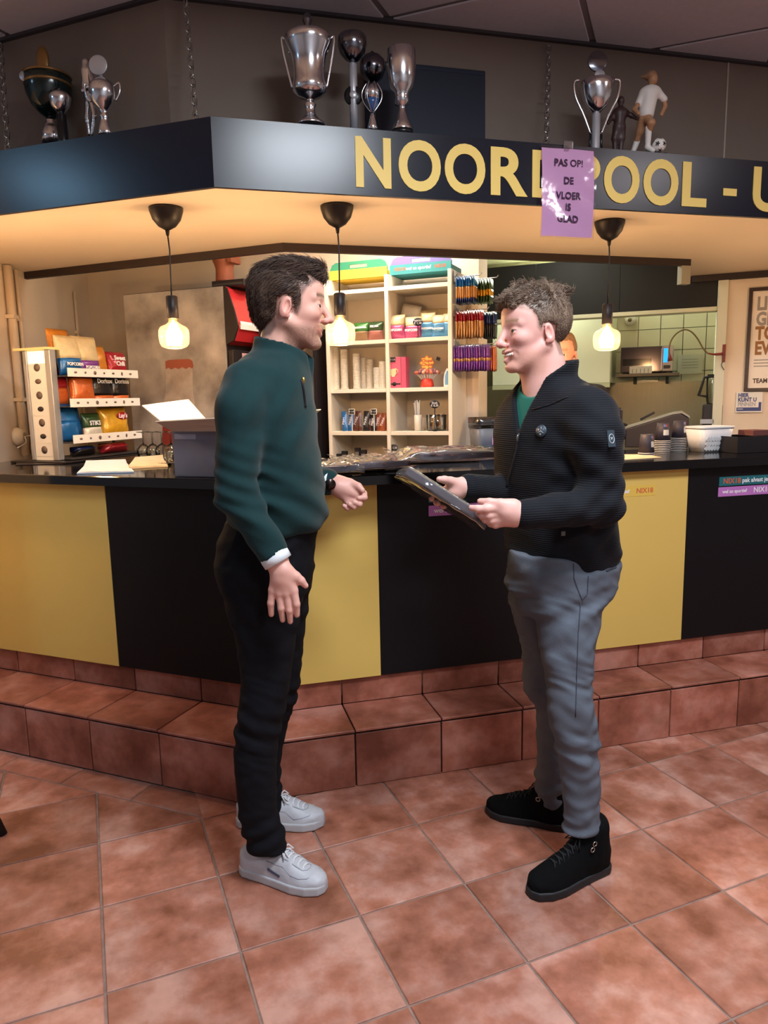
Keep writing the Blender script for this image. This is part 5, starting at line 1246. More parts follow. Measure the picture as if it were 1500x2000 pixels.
# brown player figurine
t, P, k, Z, off = trophy(1212, 296, .10, 'R', 'small brown footballer figurine with arms spread', 'figurine', 'figurine')
D_ = (P - CC) @ FW; g = lambda x, y, d=0.: q3(x, y, D_ + d)
figurine([('figure', [('u', 0, ell(g(1213, 197), (.014, .015, .019))), ('u', .008, cap(g(1212, 206), g(1211, 214), .007)), ('u', .012, cap(g(1207, 222), g(1217, 222), .018)), ('u', .014, cap(g(1211, 222), g(1209, 248), .026, .022)), ('u', .008, cap(g(1202, 219), g(1195, 230), .011, .009)), ('u', .008, cap(g(1195, 230), g(1188, 240, -.02), .009, .007)), ('u', .008, cap(g(1221, 219), g(1234, 226), .011, .009)), ('u', .008, cap(g(1234, 226), g(1244, 232, -.02), .009, .007)), ('u', .012, cap(g(1206, 250), g(1201, 270), .019, .015)), ('u', .008, cap(g(1201, 270), g(1201, 296), .013, .009)), ('u', .012, cap(g(1213, 250), g(1214, 270), .019, .015)), ('u', .008, cap(g(1214, 270), g(1212, 296), .013, .009))], M_brownfig)], t, peopleframe(P))
MB().lathe([(.034, 0), (.034, .008), (.03, .012), (0, .012)], 20).build('base', M_tblack, t)
# female footballer figurine with ball
t, P, k, Z, off = trophy(1264, 300, .06, 'R', 'figurine of a footballer in white shirt with ponytail kicking a ball', 'figurine', 'figurine')
D_ = (P - CC) @ FW; g = lambda x, y, d=0.: q3(x, y, D_ + d)
M_fskin = mat('figurine_skin', (170, 124, 90), .5); M_fwhite = mat('figurine_white', (222, 216, 210), .5); M_fhair = mat('figurine_hair', (140, 104, 76), .6); M_fgold = mat('figurine_short', (128, 92, 70), .4)
figurine([('figure', [('u', 0, ell(g(1275, 155), (.020, .021, .025))), ('u', .006, cap(g(1272, 165), g(1269, 178), .010)), ('u', .008, cap(g(1249, 200), g(1239, 214, -.015), .010, .009)), ('u', .006, cap(g(1239, 214, -.015), g(1247, 222, -.04), .009, .008)), ('u', .008, cap(g(1297, 192), g(1299, 208), .010, .009)), ('u', .006, cap(g(1299, 208), g(1292, 224, -.02), .009, .008)),
                    ('u', .010, cap(g(1262, 230), g(1272, 240, -.05), .022, .016)), ('u', .008, cap(g(1272, 240, -.05), g(1267, 258, -.03), .015, .012)), ('u', .010, cap(g(1256, 232), g(1250, 256, .02), .021, .016)), ('u', .008, cap(g(1250, 256, .02), g(1243, 278, .04), .014, .011))], M_fskin),
          ('shirt', [('u', 0, cap(g(1262, 182), g(1278, 180), .024)), ('u', .014, cap(g(1269, 184), g(1262, 222), .034, .032)), ('u', .010, cap(g(1256, 182), g(1247, 202), .016, .014)), ('u', .010, cap(g(1284, 180), g(1297, 194), .016, .014))], M_fwhite),
          ('socks', [('u', 0, cap(g(1267, 250, -.035), g(1265, 286, -.02), .014, .011)), ('u', .006, cap(g(1265, 288, -.02), g(1275, 294, -.035), .012, .010))], M_fwhite),
          ('rear_sock', [('u', 0, cap(g(1244, 276, .04), g(1237, 296, .045), .013, .011))], M_fwhite), ('hair', [('u', 0, ell(g(1272, 148, .006), (.024, .023, .020))), ('u', .008, cap(g(1262, 150, .01), g(1252, 150, .015), .010, .004))], M_fhair),
          ('collar', [('u', 0, cap(g(1262, 176, -.010), g(1278, 174, -.010), .008))], mat('figurine_collar', (60, 30, 36), .6))], t, peopleframe(P))
for (x0, y0, d0), (x1, y1, d1) in (((1267, 245, -.042), (1267, 249, -.040)), ((1247, 268, .03), (1245, 273, .035))): pass
bc = peopleframe(P); bp = q3(1287, 284, D_ - .03) - bc
ball = MB().ball(tuple(bp), .0285, 24, 16).build('football', M_fwhite, t)
pm = mat('ball_patch', (20, 20, 24), .4)
ico = [np.array(v, float) / np.linalg.norm(v) for v in [(0, 1, 1.618), (0, -1, 1.618), (0, 1, -1.618), (0, -1, -1.618), (1, 1.618, 0), (-1, 1.618, 0), (1, -1.618, 0), (-1, -1.618, 0), (1.618, 0, 1), (-1.618, 0, 1), (1.618, 0, -1), (-1.618, 0, -1)]]
for v in ico:
    f = frame(v, (0, 0, 1) if abs(v[2]) < .9 else (1, 0, 0)); vs_ = [bp + v * .0292] + [bp + (v * .93 + (f[:, 1] * cos(a) + f[:, 2] * sin(a)) * .37) / np.linalg.norm(v * .93 + (f[:, 1] * cos(a) + f[:, 2] * sin(a)) * .37) * .0289 for a in [2 * pi * q / 5 for q in range(5)]]
    MB().add(vs_, [(0, 1 + q, 1 + (q + 1) % 5) for q in range(5)], True).build('patch', pm, ball)
MB().box(-.05, .07, -.035, .035, 0, .008).build('base', M_tblack, t)
# ------------------------------------------------------------------ behind the bar: helpers
ORD = ['first', 'second', 'third', 'fourth', 'fifth', 'sixth', 'seventh', 'eighth', 'ninth', 'tenth', 'eleventh', 'twelfth', 'thirteenth', 'fourteenth']
def PA(x, y, a): return onplane(x, y, KP + dL * a, dL)
RN = yaw_of(nL)                                         # things that face along the left run
def hzc(P, y): return vz(P, y)
_bagmesh = {}
def bag(label, P, rz, w, h, t, bands, text=None, tilt=0., group=None, seed=0, lean=0., name='snack_bag', cat='snack bag', tcol=None, tsize=.03, tz=.6):
    """pillow bag standing at P, front towards local -y; bands = [(v0, v1, material)]"""
    o = thing(name, label, cat, P, rz, group); o.rotation_euler = (tilt, lean, rz)
    r = random.Random(seed); ph = [r.uniform(0, 6.3) for _ in range(6)]
    def pt(a, v):
        T = t / 2 * max(.04, (sin(pi * min(max(v, 0), 1))) ** .55); W = w / 2 * (1 - .07 * sin(pi * v)); c, s = cos(a), sin(a)
        k = .05 * sin(7 * a + ph[0] + 9 * v) * sin(11 * v + ph[1]) + .04 * sin(13 * v + ph[2] + 3 * a)
        x = W * (abs(c) ** .6) * (1 if c > 0 else -1); y = T * s * (1 + k * 2.2)
        return (x * (1 + .02 * sin(9 * v + ph[3])), -y, h * v)
    for v0, v1, m in bands:
        b = MB(); rows = max(2, int((v1 - v0) * 12)); n = 20
        vs_ = [pt(2 * pi * i / n, v0 + (v1 - v0) * j / rows) for j in range(rows + 1) for i in range(n)]
        fs = [(j * n + i, j * n + (i + 1) % n, (j + 1) * n + (i + 1) % n, (j + 1) * n + i) for j in range(rows) for i in range(n)]
        fs = [f[::-1] for f in fs]
        fs += [tuple(range(n)), tuple(range(rows * n, rows * n + n))[::-1]]
        b.add(vs_, fs, True).build('bag_panel', m, o)
    if text: text_obj('lettering', text, tsize, tcol or M_white, o, (0, -t / 2 - .003, h * tz), bold=.0009, extrude=.0006)
    return o
def foil(name, c, rough=.28): return mat(name, c, rough, .15, spec=.6, var=(24, .25), bump=(30, .5))
F_red, F_orange, F_black, F_blue, F_yel, F_cream, F_purple, F_pink, F_green, F_amber, F_white = (foil('foil_red', (168, 36, 48)), foil('foil_orange', (206, 104, 50)), foil('foil_black', (30, 26, 28)), foil('foil_blue', (34, 104, 172)), foil('foil_yellow', (222, 166, 44)), foil('window_popcorn', (224, 204, 160), .5), foil('foil_purple', (128, 66, 150)), foil('foil_pink', (206, 92, 142)), foil('foil_green', (70, 128, 60)), foil('foil_amber', (214, 138, 50)), foil('foil_white', (224, 218, 208)))
F_lblue, F_gold, F_dblue, F_dgreen, F_brown = foil('foil_lightblue', (84, 152, 204)), foil('foil_gold', (206, 150, 92)), foil('foil_darkblue', (36, 52, 108)), foil('foil_darkgreen', (58, 84, 48)), foil('foil_brown', (92, 52, 40))
M_alum = mat('rack_aluminium', (170, 172, 178), .4, .7); M_tagw = mat('tag_white', (226, 222, 216), .55); M_logo = mat('logo_grey', (108, 92, 84), .7); M_wirew = mat('rack_dark', (56, 52, 52), .5)

# ------------------------------------------------------------------ the snack rack
aF = -1.40
o0, o1 = Lc(PA(138, 722, aF))[1] - .02, Lc(PA(268, 728, aF))[1]
rack = thing('snack_rack', 'tiered snack rack with a logo column, left end of the bar', 'display rack', Lw(0, 0, WT + .001), RL)
gz = lambda z: z - WT
cw0, cw1 = Lc(PL(60, 800, o0 - .03))[0], Lc(PL(112, 800, o0 - .03))[0]
ct = PL(85, 684, o0 - .03)[2]
MB().box(cw0, cw0 + .022, o0 - .05, o0 - .01, .012, gz(ct)).box(cw1 - .034, cw1, o0 - .05, o0 - .01, .012, gz(ct)).build('column_frame', M_alum, rack, bevel=.003)
MB().box(cw0 + .022, cw1 - .034, o0 - .042, o0 - .014, .012, gz(ct)).build('column_panel', mat('column_panel_white', (232, 226, 214), .5), rack)
MB().box(cw0 - .05, cw1, o0 - .06, o0 + .02, gz(ct), gz(ct) + .012).build('column_cap', mat('cap_cream', (226, 210, 150), .4), rack)
MB().box(cw0 + .026, cw1 - .038, o0 - .0445, o0 - .042, gz(ct) - .065, gz(ct) - .006).build('column_lamp', mat('lit_panel', (255, 236, 190), .5, emit=((255, 226, 160), 1.6)), rack)
ch = gz(ct) - .08
for k_ in range(7):
    zz = .03 + ch * (k_ + .5) / 7; MB().box(cw0 + .024, cw1 - .036, -.001, 0, -ch / 14 + .001, ch / 14 - .001).build('logo_card', M_tagw, rack, (0, o0 - .0425, zz))
    lg = MB().lathe([(0, 0), (.020, 0), (.0205, .0006), (0, .0008)], 18, sx=1., sy=.62 if k_ % 2 else .95).build('logo_mark', M_logo if k_ not in (3, 1) else mat('logo_dark', (50, 40, 40), .6), rack, ((cw0 + cw1) / 2 - .006, o0 - .0438, zz)); lg.rotation_euler = (pi / 2, 0, 0)
shz = []
for yl in (735, 792, 860): shz.append(PA(200, yl, aF)[2] - WT)
shz.append(.02)
for i_, z_ in enumerate(shz):
    MB().box(aF - .20, aF - .004, o0 - .01, o1, z_ - .006, z_).build('shelf', M_wirew, rack)
    if i_ < 3:
        MB().box(aF - .003, aF, o0 + .0, o1 + .005, z_ - .006, z_ + .036).build('price_strip', M_tagw, rack)
        for q in range(7):
            l_ = MB().lathe([(0, 0), (.010, 0), (.0102, .0005), (0, .0006)], 12, sx=.7 if q % 2 else 1., sy=1. if q % 3 == 2 else .55).build('logo_mark', M_logo, rack, (aF + .0002, o0 + .05 + (o1 - o0 - .08) * q / 6.4, z_ + .015)); l_.rotation_euler = (pi / 2, 0, pi / 2)
for oo in (o0 + .005, o1 - .01): MB().box(aF - .205, aF - .190, oo, oo + .012, .0, gz(ct) - .06).build('upright', M_wirew, rack)
MB().box(aF - .34, aF + .02, o0 - .09, o1 + .01, .0, .010).build('base_plate', mat('rack_base', (28, 24, 26), .35), rack, bevel=.003)
sp = (o1 - o0) / 4.05
def rackbag(i, j, w, h, t, bands, label, text=None, seed=0, dz=0., da=0., tsize=.03, tz=.6, tilt=-.12, tcol=None, lean=0.):
    P = Lw(aF - .075 + da, o0 + sp * (j + .5), WT + shz[i] + .003 + dz)
    bag(label, P, RN, w, h, t, bands, text, tilt, 'snack bags on the rack', seed, lean, tsize=tsize, tz=tz, tcol=tcol)
two = lambda a, b, s=.5: [(0, s, a), (s, 1, b)]
rackbag(0, .3, .155, .20, .07, two(F_blue, F_cream, .42), 'popcorn bag with blue foot, top tier of the rack nearest its column', 'POPCORN', 1, tsize=.022, tz=.26)
rackbag(0, 1.25, .165, .20, .07, two(F_purple, F_cream, .36), 'popcorn bag with purple foot on the top tier of the rack', 'POPCORN', 2, tsize=.020, tz=.18, dz=.004)
rackbag(0, 2.0, .11, .16, .06, [(0, 1, F_amber)], 'narrow amber snack bag squeezed beside the purple popcorn bag on the rack', None, 3, da=-.01)
rackbag(0, 2.95, .15, .135, .07, [(0, 1, F_red)], 'red sweet chili bag at the far end of the top tier', 'Sweet\nChili', 4, tsize=.034)
rackbag(0, .55, .14, .24, .06, [(0, 1, F_amber)], 'amber snack bag standing behind the popcorn bags on the rack', None, 5, da=-.08)
rackbag(1, -.1, .14, .19, .07, two(F_orange, F_red, .45), 'red and orange chip bag beside the logo column, middle tier', None, 6, da=-.05)
rackbag(1, .85, .16, .20, .07, two(F_orange, F_red, .7), 'orange chip bag at the centre left of the middle tier', None, 7)
rackbag(1, 1.95, .16, .195, .07, two(F_orange, F_black, .24), 'black chip bag with orange foot at the centre of the middle tier', 'Doritos', 8, tsize=.034, tz=.62)
rackbag(1, 3.0, .14, .195, .07, two(F_orange, F_black, .24), 'black chip bag with orange foot at the far end of the middle tier', 'Doritos', 9, tsize=.034, tz=.62)
rackbag(2, -.05, .15, .19, .08, two(F_blue, F_blue), 'shiny blue chip bag nearest the column on the lower tier', None, 10, da=-.02)
rackbag(2, .55, .12, .17, .06, [(0, 1, F_blue)], 'second blue chip bag on the lower tier behind the stick packet', None, 11, da=-.05)
rackbag(2, 1.25, .13, .14, .05, two(F_white, F_dgreen, .45), 'dark green and silver stick packet on the lower tier', 'STIKS', 12, tsize=.032, tz=.6)
rackbag(2, 2.55, .21, .17, .08, [(0, 1, F_yel)], 'yellow crisp bag with red logo on the lower tier', None, 13)
lay = [o_ for o_ in bpy.data.objects if o_.get('label') == 'yellow crisp bag with red logo on the lower tier'][0]
MB().lathe([(0, 0), (.033, 0), (.034, .002), (0, .003)], 24, sx=1.25, sy=.62).build('logo_oval', mat('logo_red', (196, 40, 40), .5), lay, (.035, -.040, .115)).rotation_euler = (pi / 2, 0, 0)
text_obj('lettering', "Lay's", .034, M_white, lay, (.035, -.0445, .115), bold=.0008, shear=.2)
rackbag(3, .6, .15, .05, .09, two(F_black, F_dblue), 'dark snack bag lying in the bottom tier of the rack', None, 14, tilt=-.3)
rackbag(3, 2.4, .20, .055, .10, two(F_red, F_orange, .7), 'red snack bag lying in the bottom tier of the rack', None, 15, tilt=-.3)

# ------------------------------------------------------------------ left wall fittings
def wallp(x, y, lift=.0): return onplane(x, y, wl0, np.array([wd[1], -wd[0], 0.])) - np.array([-wd[1], wd[0], 0.]) * lift
M_pipe = mat('painted_pipe', (220, 200, 176), .6)
for x, yt, yb, r_, lab in ((22, 532, 835, .022, 'thick painted pipe on the wall at the far left'), (42, 536, 905, .010, 'thin cable conduit beside the thick painted pipe'), (152, 524, 720, .010, 'thin painted conduit on the cream wall above the snack rack')):
    Pp = wallp(x, 700, -.0); n_ = np.array([wd[1], -wd[0], 0.]); Pp = Pp + n_ * (r_ + .004)
    t = thing('wall_pipe', lab, 'pipe', np.array([Pp[0], Pp[1], 1.16]), yaw_of(wd)); MB().tube([(0, 0, 0), (0, 0, 2.19 - 1.16)], r_, 12).build('pipe', M_pipe, t)
    for zz in (.3, .75): MB().box(-r_ - .006, r_ + .006, -r_ - .002, r_ + .003, zz, zz + .02).build('pipe_clip', M_pipe, t)
n_ = np.array([wd[1], -wd[0], 0.])
Ps = wallp(30, 853) + n_ * .002
so_ = thing('wall_socket', 'round white wall socket with a plugged white cable', 'socket', Ps, yaw_of(-n_) - pi / 2)
d_ = MB().lathe([(.0, .05), (.030, .048), (.044, .034), (.050, .012), (.050, 0), (0, 0)][::-1], 28).build('cover', mat('socket_white', (224, 214, 200), .4), so_); d_.rotation_euler = (pi / 2, 0, 0)
d_ = MB().lathe([(.0, .0515), (.022, .0515), (.024, .048)], 20).build('plug', mat('plug_grey', (160, 148, 134), .5), so_); d_.rotation_euler = (pi / 2, 0, 0)
MB().tube(curve([(0, -.05, 0), (.05, -.08, .01), (.12, -.10, .05)]), .004, 6).tube(curve([(0, -.05, 0), (-.08, -.09, -.03), (-.2, -.10, -.05)]), .004, 6).build('cable', mat('cable_white', (220, 212, 204), .5), so_)
Pb = wallp(62, 885) + n_ * .05
sb_ = thing('junction_box', 'small white box on the wall below the round socket', 'junction box', np.array([Pb[0], Pb[1], WT + .002]), yaw_of(wd)); MB().box(-.06, .06, -.03, .03, 0, .065).build('case', mat('box_cream', (222, 208, 188), .5), sb_, bevel=.006); MB().box(-.05, .05, -.032, -.03, .01, .055).build('lid', mat('box_lid', (230, 218, 200), .5), sb_)

# ------------------------------------------------------------------ carton, papers and glasses on the left worktop
M_carton = mat('grey_carton', (112, 112, 124), .7, var=(6, .08)); M_cartin = mat('carton_white', (226, 214, 196), .6)
bx = thing('open_carton', 'open grey carton with pale flaps under the first pendant lamp', 'carton', Lw(-.42, .262, WT + .001), RL)
BH = .175; BW, BDp = .40, .27
for b_ in ((0, BW, 0, .004), (0, BW, BDp - .004, BDp)): MB().box(*b_, 0, BH).build('side', M_carton, bx)
for b_ in ((0, .004), (BW - .004, BW)): MB().box(*b_, .004, BDp - .004, 0, BH).build('side', M_carton, bx)
MB().box(0, BW, 0, BDp, 0, .004).build('bottom', M_carton, bx)
def flap(p0, p1, p2, p3, th=.004, name='flap'):
    p = [np.array(q, float) for q in (p0, p1, p2, p3)]; n = np.cross(p[1] - p[0], p[3] - p[0]); n = n / np.linalg.norm(n) * th
    MB().add(p + [q - n for q in p], [(0, 1, 2, 3), (7, 6, 5, 4), (0, 4, 5, 1), (1, 5, 6, 2), (2, 6, 7, 3), (3, 7, 4, 0)]).build(name, M_cartin, bx)
flap((0, 0, BH), (BW, 0, BH), (BW, -.075, BH + .055), (-.015, -.075, BH + .04))
flap((0, BDp, BH), (0, 0, BH), (-.13, -.01, BH + .10), (-.12, BDp, BH + .12))
flap((BW, 0, BH), (BW, BDp, BH), (BW + .11, BDp, BH + .07), (BW + .11, 0, BH + .06))
flap((BW, BDp, BH), (0, BDp, BH), (0, BDp + .05, BH + .10), (BW, BDp + .05, BH + .10))
MB().box(.01, .11, -.0012, 0, BH - .030, BH - .010).build('address_label', mat('label_pale', (150, 150, 166), .5), bx)
def sheet(name, label, cat, pts, mats_, z=WT + .001, text=None, curl=None):
    P = [PZ(x, y, z) for x, y in pts]; c = sum(P) / 4; t = thing(name, label, cat, c, 0.)
    q = [p - c for p in P]
    for i_, m in enumerate(mats_):
        MB().prism([tuple(p[:2] * (1 - .01 * i_)) for p in q], .0 + .003 * i_, .003 * i_ + .0026).build('page', m, t)
    if curl:
        MB().grid(lambda u, v: tuple((q[0] * (1 - u) + q[1] * u) * (1 - v) * .9 + (q[3] * (1 - u) + q[2] * u) * v * .9 + np.array([0, 0, .003 * len(mats_) + .001 + curl * v * v])), 6, 8).build('lifted_page', mats_[0], t)
    return t, q
M_pap = mat('paper_pale_blue', (196, 206, 222), .6); M_news = mat('newsprint', (214, 200, 178), .7, var=(20, .15))
sheet('booklet', 'pale blue booklet with a lifted page at the bar edge', 'booklet', [(150, 926), (262, 923), (250, 908), (165, 911)], [M_pap, M_pap], curl=.022)
nt, nq = sheet('newspaper', 'folded newspaper lying between the booklet and the carton', 'newspaper', [(240, 917), (328, 912), (322, 898), (262, 903)], [M_news, M_news], curl=.02)
text_obj('lettering', 'AMATEUR', .035, mat('news_ink', (52, 44, 44), .8), nt, (.03, -.05, .0085), (0, 0, RL), bold=.001)
sheet('flat_mat', 'dark grey bar mat under the snack rack column', 'mat', [(30, 909), (122, 906), (118, 900), (34, 902)], [mat('mat_dark', (34, 28, 30), .4)])
M_glass = thin_mat('drinking_glass', (236, 240, 238), .08, .03)
for q_, x_ in enumerate((282, 300, 318, 336)):
    P = PZ(x_, 896, WT + .001); t = thing('wine_glass', 'upturned wine glass behind the newspaper, ' + ORD[q_] + ' from the left', 'glass', P, 0., 'upturned wine glasses')
    MB().lathe([(.030, 0), (.036, .03), (.034, .055), (.018, .072), (.005, .080)], 24).build('bowl', M_glass, t); MB().lathe([(.004, .08), (.0035, .128), (.006, .134)], 12).build('stem', M_glass, t); MB().lathe([(.006, .134), (.032, .138), (.033, .140), (0, .141)], 24).build('foot', M_glass, t)
for x_, y_, lb in ((337, 908, 'small tumbler standing against the carton'), (330, 902, 'small tumbler behind the one that stands against the carton')):
    P = PZ(x_, y_, WT + .001); t = thing('tumbler', lb, 'glass', P, 0.); MB().lathe([(.0, .002), (.024, .002), (.030, .075)], 20).build('wall', M_glass, t); MB().lathe([(0, .0), (.024, .0), (.024, .008), (0, .008)], 20).build('thick_base', M_glass, t)

# ------------------------------------------------------------------ fridges
fa0, fa1, fo, fz = -1.775, -1.05, 1.60, 2.092
fr = thing('bottle_fridge', 'drinks fridge with a marbled bottle picture on its side and red header', 'fridge', Lw(0, 0, ZF), RL)
M_mural = mat('marbled_print', (206, 198, 190), .45, var=(4.6, .5, (122, 114, 110))); M_fdark = mat('fridge_dark', (34, 28, 30), .4)
MB().box(fa0, fa1, fo + .004, fo + .53, 0, fz - ZF).build('cabinet', M_fdark, fr, bevel=.004)
MB().box(fa0 + .004, fa1 - .004, fo, fo + .004, .02, fz - ZF - .004).build('side_print', M_mural, fr)
def mural(px, name, m, lift): 
    P = [Lc(PL(x, y, fo)) for x, y in px]; MB().extr([(p[0], p[2] - ZF) for p in P], fo - lift - .0004, fo - lift).build(name, m, fr)
mural([(324, 716), (376, 713), (376, 760), (382, 800), (385, 900), (318, 905), (316, 810), (324, 765)], 'printed_bottle', mat('print_bottle', (168, 152, 142), .4, var=(14, .3, (196, 186, 178))), .0003)
mural([(323, 706), (330, 703), (370, 701), (376, 705), (378, 715), (376, 720), (370, 717), (363, 721), (356, 717), (349, 721), (342, 718), (335, 722), (329, 718), (324, 721)], 'printed_cap', mat('print_cap', (168, 92, 72), .4), .0008)
mural([(318, 830), (348, 826), (350, 880), (316, 885)], 'printed_label', mat('print_label', (150, 60, 52), .4), .0008)
MB().box(fa1 + .001, fa1 + .035, fo + .01, fo + .52, .10, fz - ZF - .36).build('door', M_fdark, fr, bevel=.004)
MB().box(fa1 + .036, fa1 + .038, fo + .05, fo + .48, .16, fz - ZF - .42).build('door_glass', mat('fridge_glass', (24, 24, 28), .08, spec=.7), fr)
MB().box(fa1 + .038, fa1 + .040, fo + .10, fo + .34, fz - ZF - .405, fz - ZF - .375).build('door_label', mat('door_label', (196, 150, 150), .5), fr)
hp = [(fa1, 0), (fa1 + .05, .02), (fa1 + .085, .10), (fa1 + .06, .20), (fa1 + .02, .315), (fa1, .33)]
for e0 in (fo, fo + .515): MB().extr([(x, z + fz - ZF - .33) for x, z in hp], e0, e0 + .013).build('header_side', M_fdark, fr)
MB().extr([(x - .004, z + fz - ZF - .33) for x, z in hp], fo + .012, fo + .515).build('header', mat('header_red', (186, 44, 48), .25, coat=.5), fr)
MB().extr([(fa1 + .079, fz - ZF - .245), (fa1 + .0835, fz - ZF - .245), (fa1 + .0875, fz - ZF - .215), (fa1 + .083, fz - ZF - .20)], fo + .03, fo + .5).build('header_stripe', M_tagw, fr)
P = PL(437, 553, fo + .1)
rb = thing('router_box', 'flat black box lying on the drinks fridge', 'box', Lw(-1.12, fo + .18, fz + .002), RL); MB().box(-.05, .17, -.12, .12, 0, .038).build('case', M_fdark, rb, bevel=.004); MB().box(-.04, .16, -.1205, -.12, .01, .02).build('vent', mat('vent_grey', (60, 56, 58), .5), rb)
st = thing('terracotta_bust', 'terracotta bust on the black box on the fridge', 'bust', Lw(-1.13, fo + .14, fz + .042), RL)
M_terra = mat('terracotta', (150, 84, 58), .7, var=(20, .2))
P_, F_ = sdf_mesh([('u', 0, cap((0, 0, -.01), (0, 0, .08), .055, .050)), ('u', .03, ell((0, 0, .14), (.075, .055, .06))), ('u', .03, ell((0, -.01, .25), (.060, .065, .085))), ('u', .01, cap((0, -.07, .24), (0, -.08, .22), .012)), ('i', 0, plane((0, 0, 0), (0, 0, -1)))], (-.12, -.12, -.02), (.12, .12, .36), .005)
np_obj('bust', P_, F_, M_terra, st, smooth=1); MB().box(.05, .085, -.05, .05, .10, .17).build('shoulder_block', M_terra, st, bevel=.006)
fr2 = thing('glass_door_fridge', 'tall dark fridge with glass door left of the shelf unit', 'fridge', Lw(0, 0, ZF), RL)
g0, g1, go = -1.0 + .06, -.585, 1.78
MB().box(g0, g1, go + .03, go + .34, 0, 1.75).build('cabinet', M_fdark, fr2, bevel=.004)
MB().box(g0, g0 + .045, go, go + .03, .05, 1.75).box(g1 - .045, g1, go, go + .03, .05, 1.75).box(g0 + .045, g1 - .045, go, go + .03, 1.70, 1.75).box(g0 + .045, g1 - .045, go, go + .03, .05, .12).build('door_frame', M_fdark, fr2)
MB().box(g0 + .045, g1 - .045, go + .012, go + .018, .12, 1.70).build('door_glass', thin_mat('fridge_door_glass', (190, 190, 190), .06, .03), fr2)
for zz in (1.05, 1.35): MB().box(g0 + .05, g1 - .05, go + .022, go + .028, zz, zz + .012).build('shelf_edge', M_alum, fr2)
MB().box(g0 + .05, g1 - .05, go + .0285, go + .0295, .13, 1.69).build('lit_interior', mat('fridge_inside', (150, 132, 104), .6, var=(9, .6, (60, 48, 40))), fr2)

# ------------------------------------------------------------------ the white shelf unit
ba0, ba1, bo, bt = -.532, .232, 1.848, 2.118
bc_ = thing('shelf_unit', 'white two-column shelf unit behind the bar', 'shelf unit', Lw(0, bo, ZF), RL)
M_shelf = mat('white_melamine', (226, 216, 200), .5, var=(2, .05))
am = -.148
for a_ in (ba0, am - .011, ba1 - .022): MB().box(a_, a_ + .022, 0, .285, 0, bt - ZF).build('upright', M_shelf, bc_, bevel=.001, seg=1)
MB().box(ba0 + .022, ba1 - .022, .278, .284, .02, bt - ZF - .02).build('back_panel', mat('melamine_back', (206, 190, 170), .6), bc_)
SZ = [2.050, 1.765, 1.492, 1.247, .985, .70, .40]
for z_ in SZ:
    for x0_, x1_ in ((ba0 + .022, am - .011), (am + .011, ba1 - .022)): MB().box(x0_, x1_, .004, .278, z_ - .022 - ZF, z_ - ZF).build('shelf', M_shelf, bc_, bevel=.001, seg=1)
def shp(x, z, o=bo + .05): return Lw(Lc(PL(x, 700, o))[0], o, z + .001)
def carrier(x0, x1, m, m2, txt, tm, label):
    a0_, a1_ = Lc(PL(x0, 525, bo + .05))[0], Lc(PL(x1, 520, bo + .05))[0]; w = a1_ - a0_
    t = thing('carrier_tray', label, 'carrier', Lw((a0_ + a1_) / 2, bo + .06, bt + .001), RL, 'cardboard carriers on the shelf unit'); h = w / 2
    MB().box(-h, h, 0, .20, 0, .035).build('tray', m2, t)
    hole = .055
    pl_ = MB(); pl_.extr([(-h, .0), (-hole, .0), (-hole, .098), (-h + .04, .098), (-h + .015, .085), (-h, .055)], .010, .018); pl_.extr([(h, .0), (hole, .0), (hole, .098), (h - .04, .098), (h - .015, .085), (h, .055)], .010, .018)
    pl_.extr([(-hole, 0), (hole, 0), (hole, .062), (-hole, .062)], .010, .018); pl_.extr([(-hole, .080), (hole, .080), (hole, .098), (-hole, .098)], .010, .018); pl_.build('handle_wall', m, t)
    MB().box(-h, h, -.002, .004, .0, .052).build('front_band', m2, t)
    for b_, x_, m_ in txt: text_obj('lettering', b_, .024, m_, t, (x_ * h, -.0028, .028), bold=.0006, extrude=.0003)
carrier(641, 754, mat('carrier_green', (52, 138, 104), .6), mat('carrier_yellow', (232, 196, 66), .6), [('NIX18', .45, mat('faded_orange', (222, 160, 70), .6))], None, 'green and yellow cardboard carrier on the shelf unit')
carrier(760, 880, mat('carrier_purple', (112, 100, 160), .6), mat('carrier_teal', (52, 132, 136), .6), [('NIX18', -.66, M_orange), ('wel zo sportief', -.05, M_white), ('NIX18', .66, M_orange)], None, 'purple and teal cardboard carrier on the shelf unit')
def sbag(x, z, w, h, t, bands, label, text=None, seed=0, o=bo + .055, **kw): bag(label, shp(x, z, o), RL, w, h, t, bands, text, -.06, 'snack bags in the shelf unit', seed, **kw)
sbag(707, SZ[1], .095, .105, .05, two(foil('nuts', (150, 116, 84), .5), F_green, .5), 'green nut bag nearer the lamp in the left column', 'MACADAMIA', 21, tsize=.014, tz=.7)
sbag(735, SZ[1], .095, .105, .05, two(foil('nuts2', (168, 104, 92), .5), F_dgreen, .5), 'darker green nut bag beside the shelf divider', 'PECAN', 22, tsize=.016, tz=.72)
sbag(776, SZ[1], .10, .135, .055, two(F_pink, F_cream, .55), 'pink popcorn bag at the left of the shelf', 'POPCORN', 23, tsize=.017, tz=.35)
sbag(808, SZ[1], .10, .120, .055, two(F_pink, F_cream, .55), 'second pink popcorn bag behind the oval price sign', 'POPCORN', 24, tsize=.017, tz=.35, o=bo + .06)
sbag(837, SZ[1], .085, .135, .05, two(F_lblue, F_cream, .6), 'light blue popcorn bag right of the oval price sign', 'POPCORN', 25, tsize=.014, tz=.35)
sbag(858, SZ[1], .085, .120, .05, two(F_lblue, F_cream, .6), 'light blue popcorn bag in the middle of the blue three', 'POPCORN', 26, tsize=.014, tz=.35, o=bo + .05)
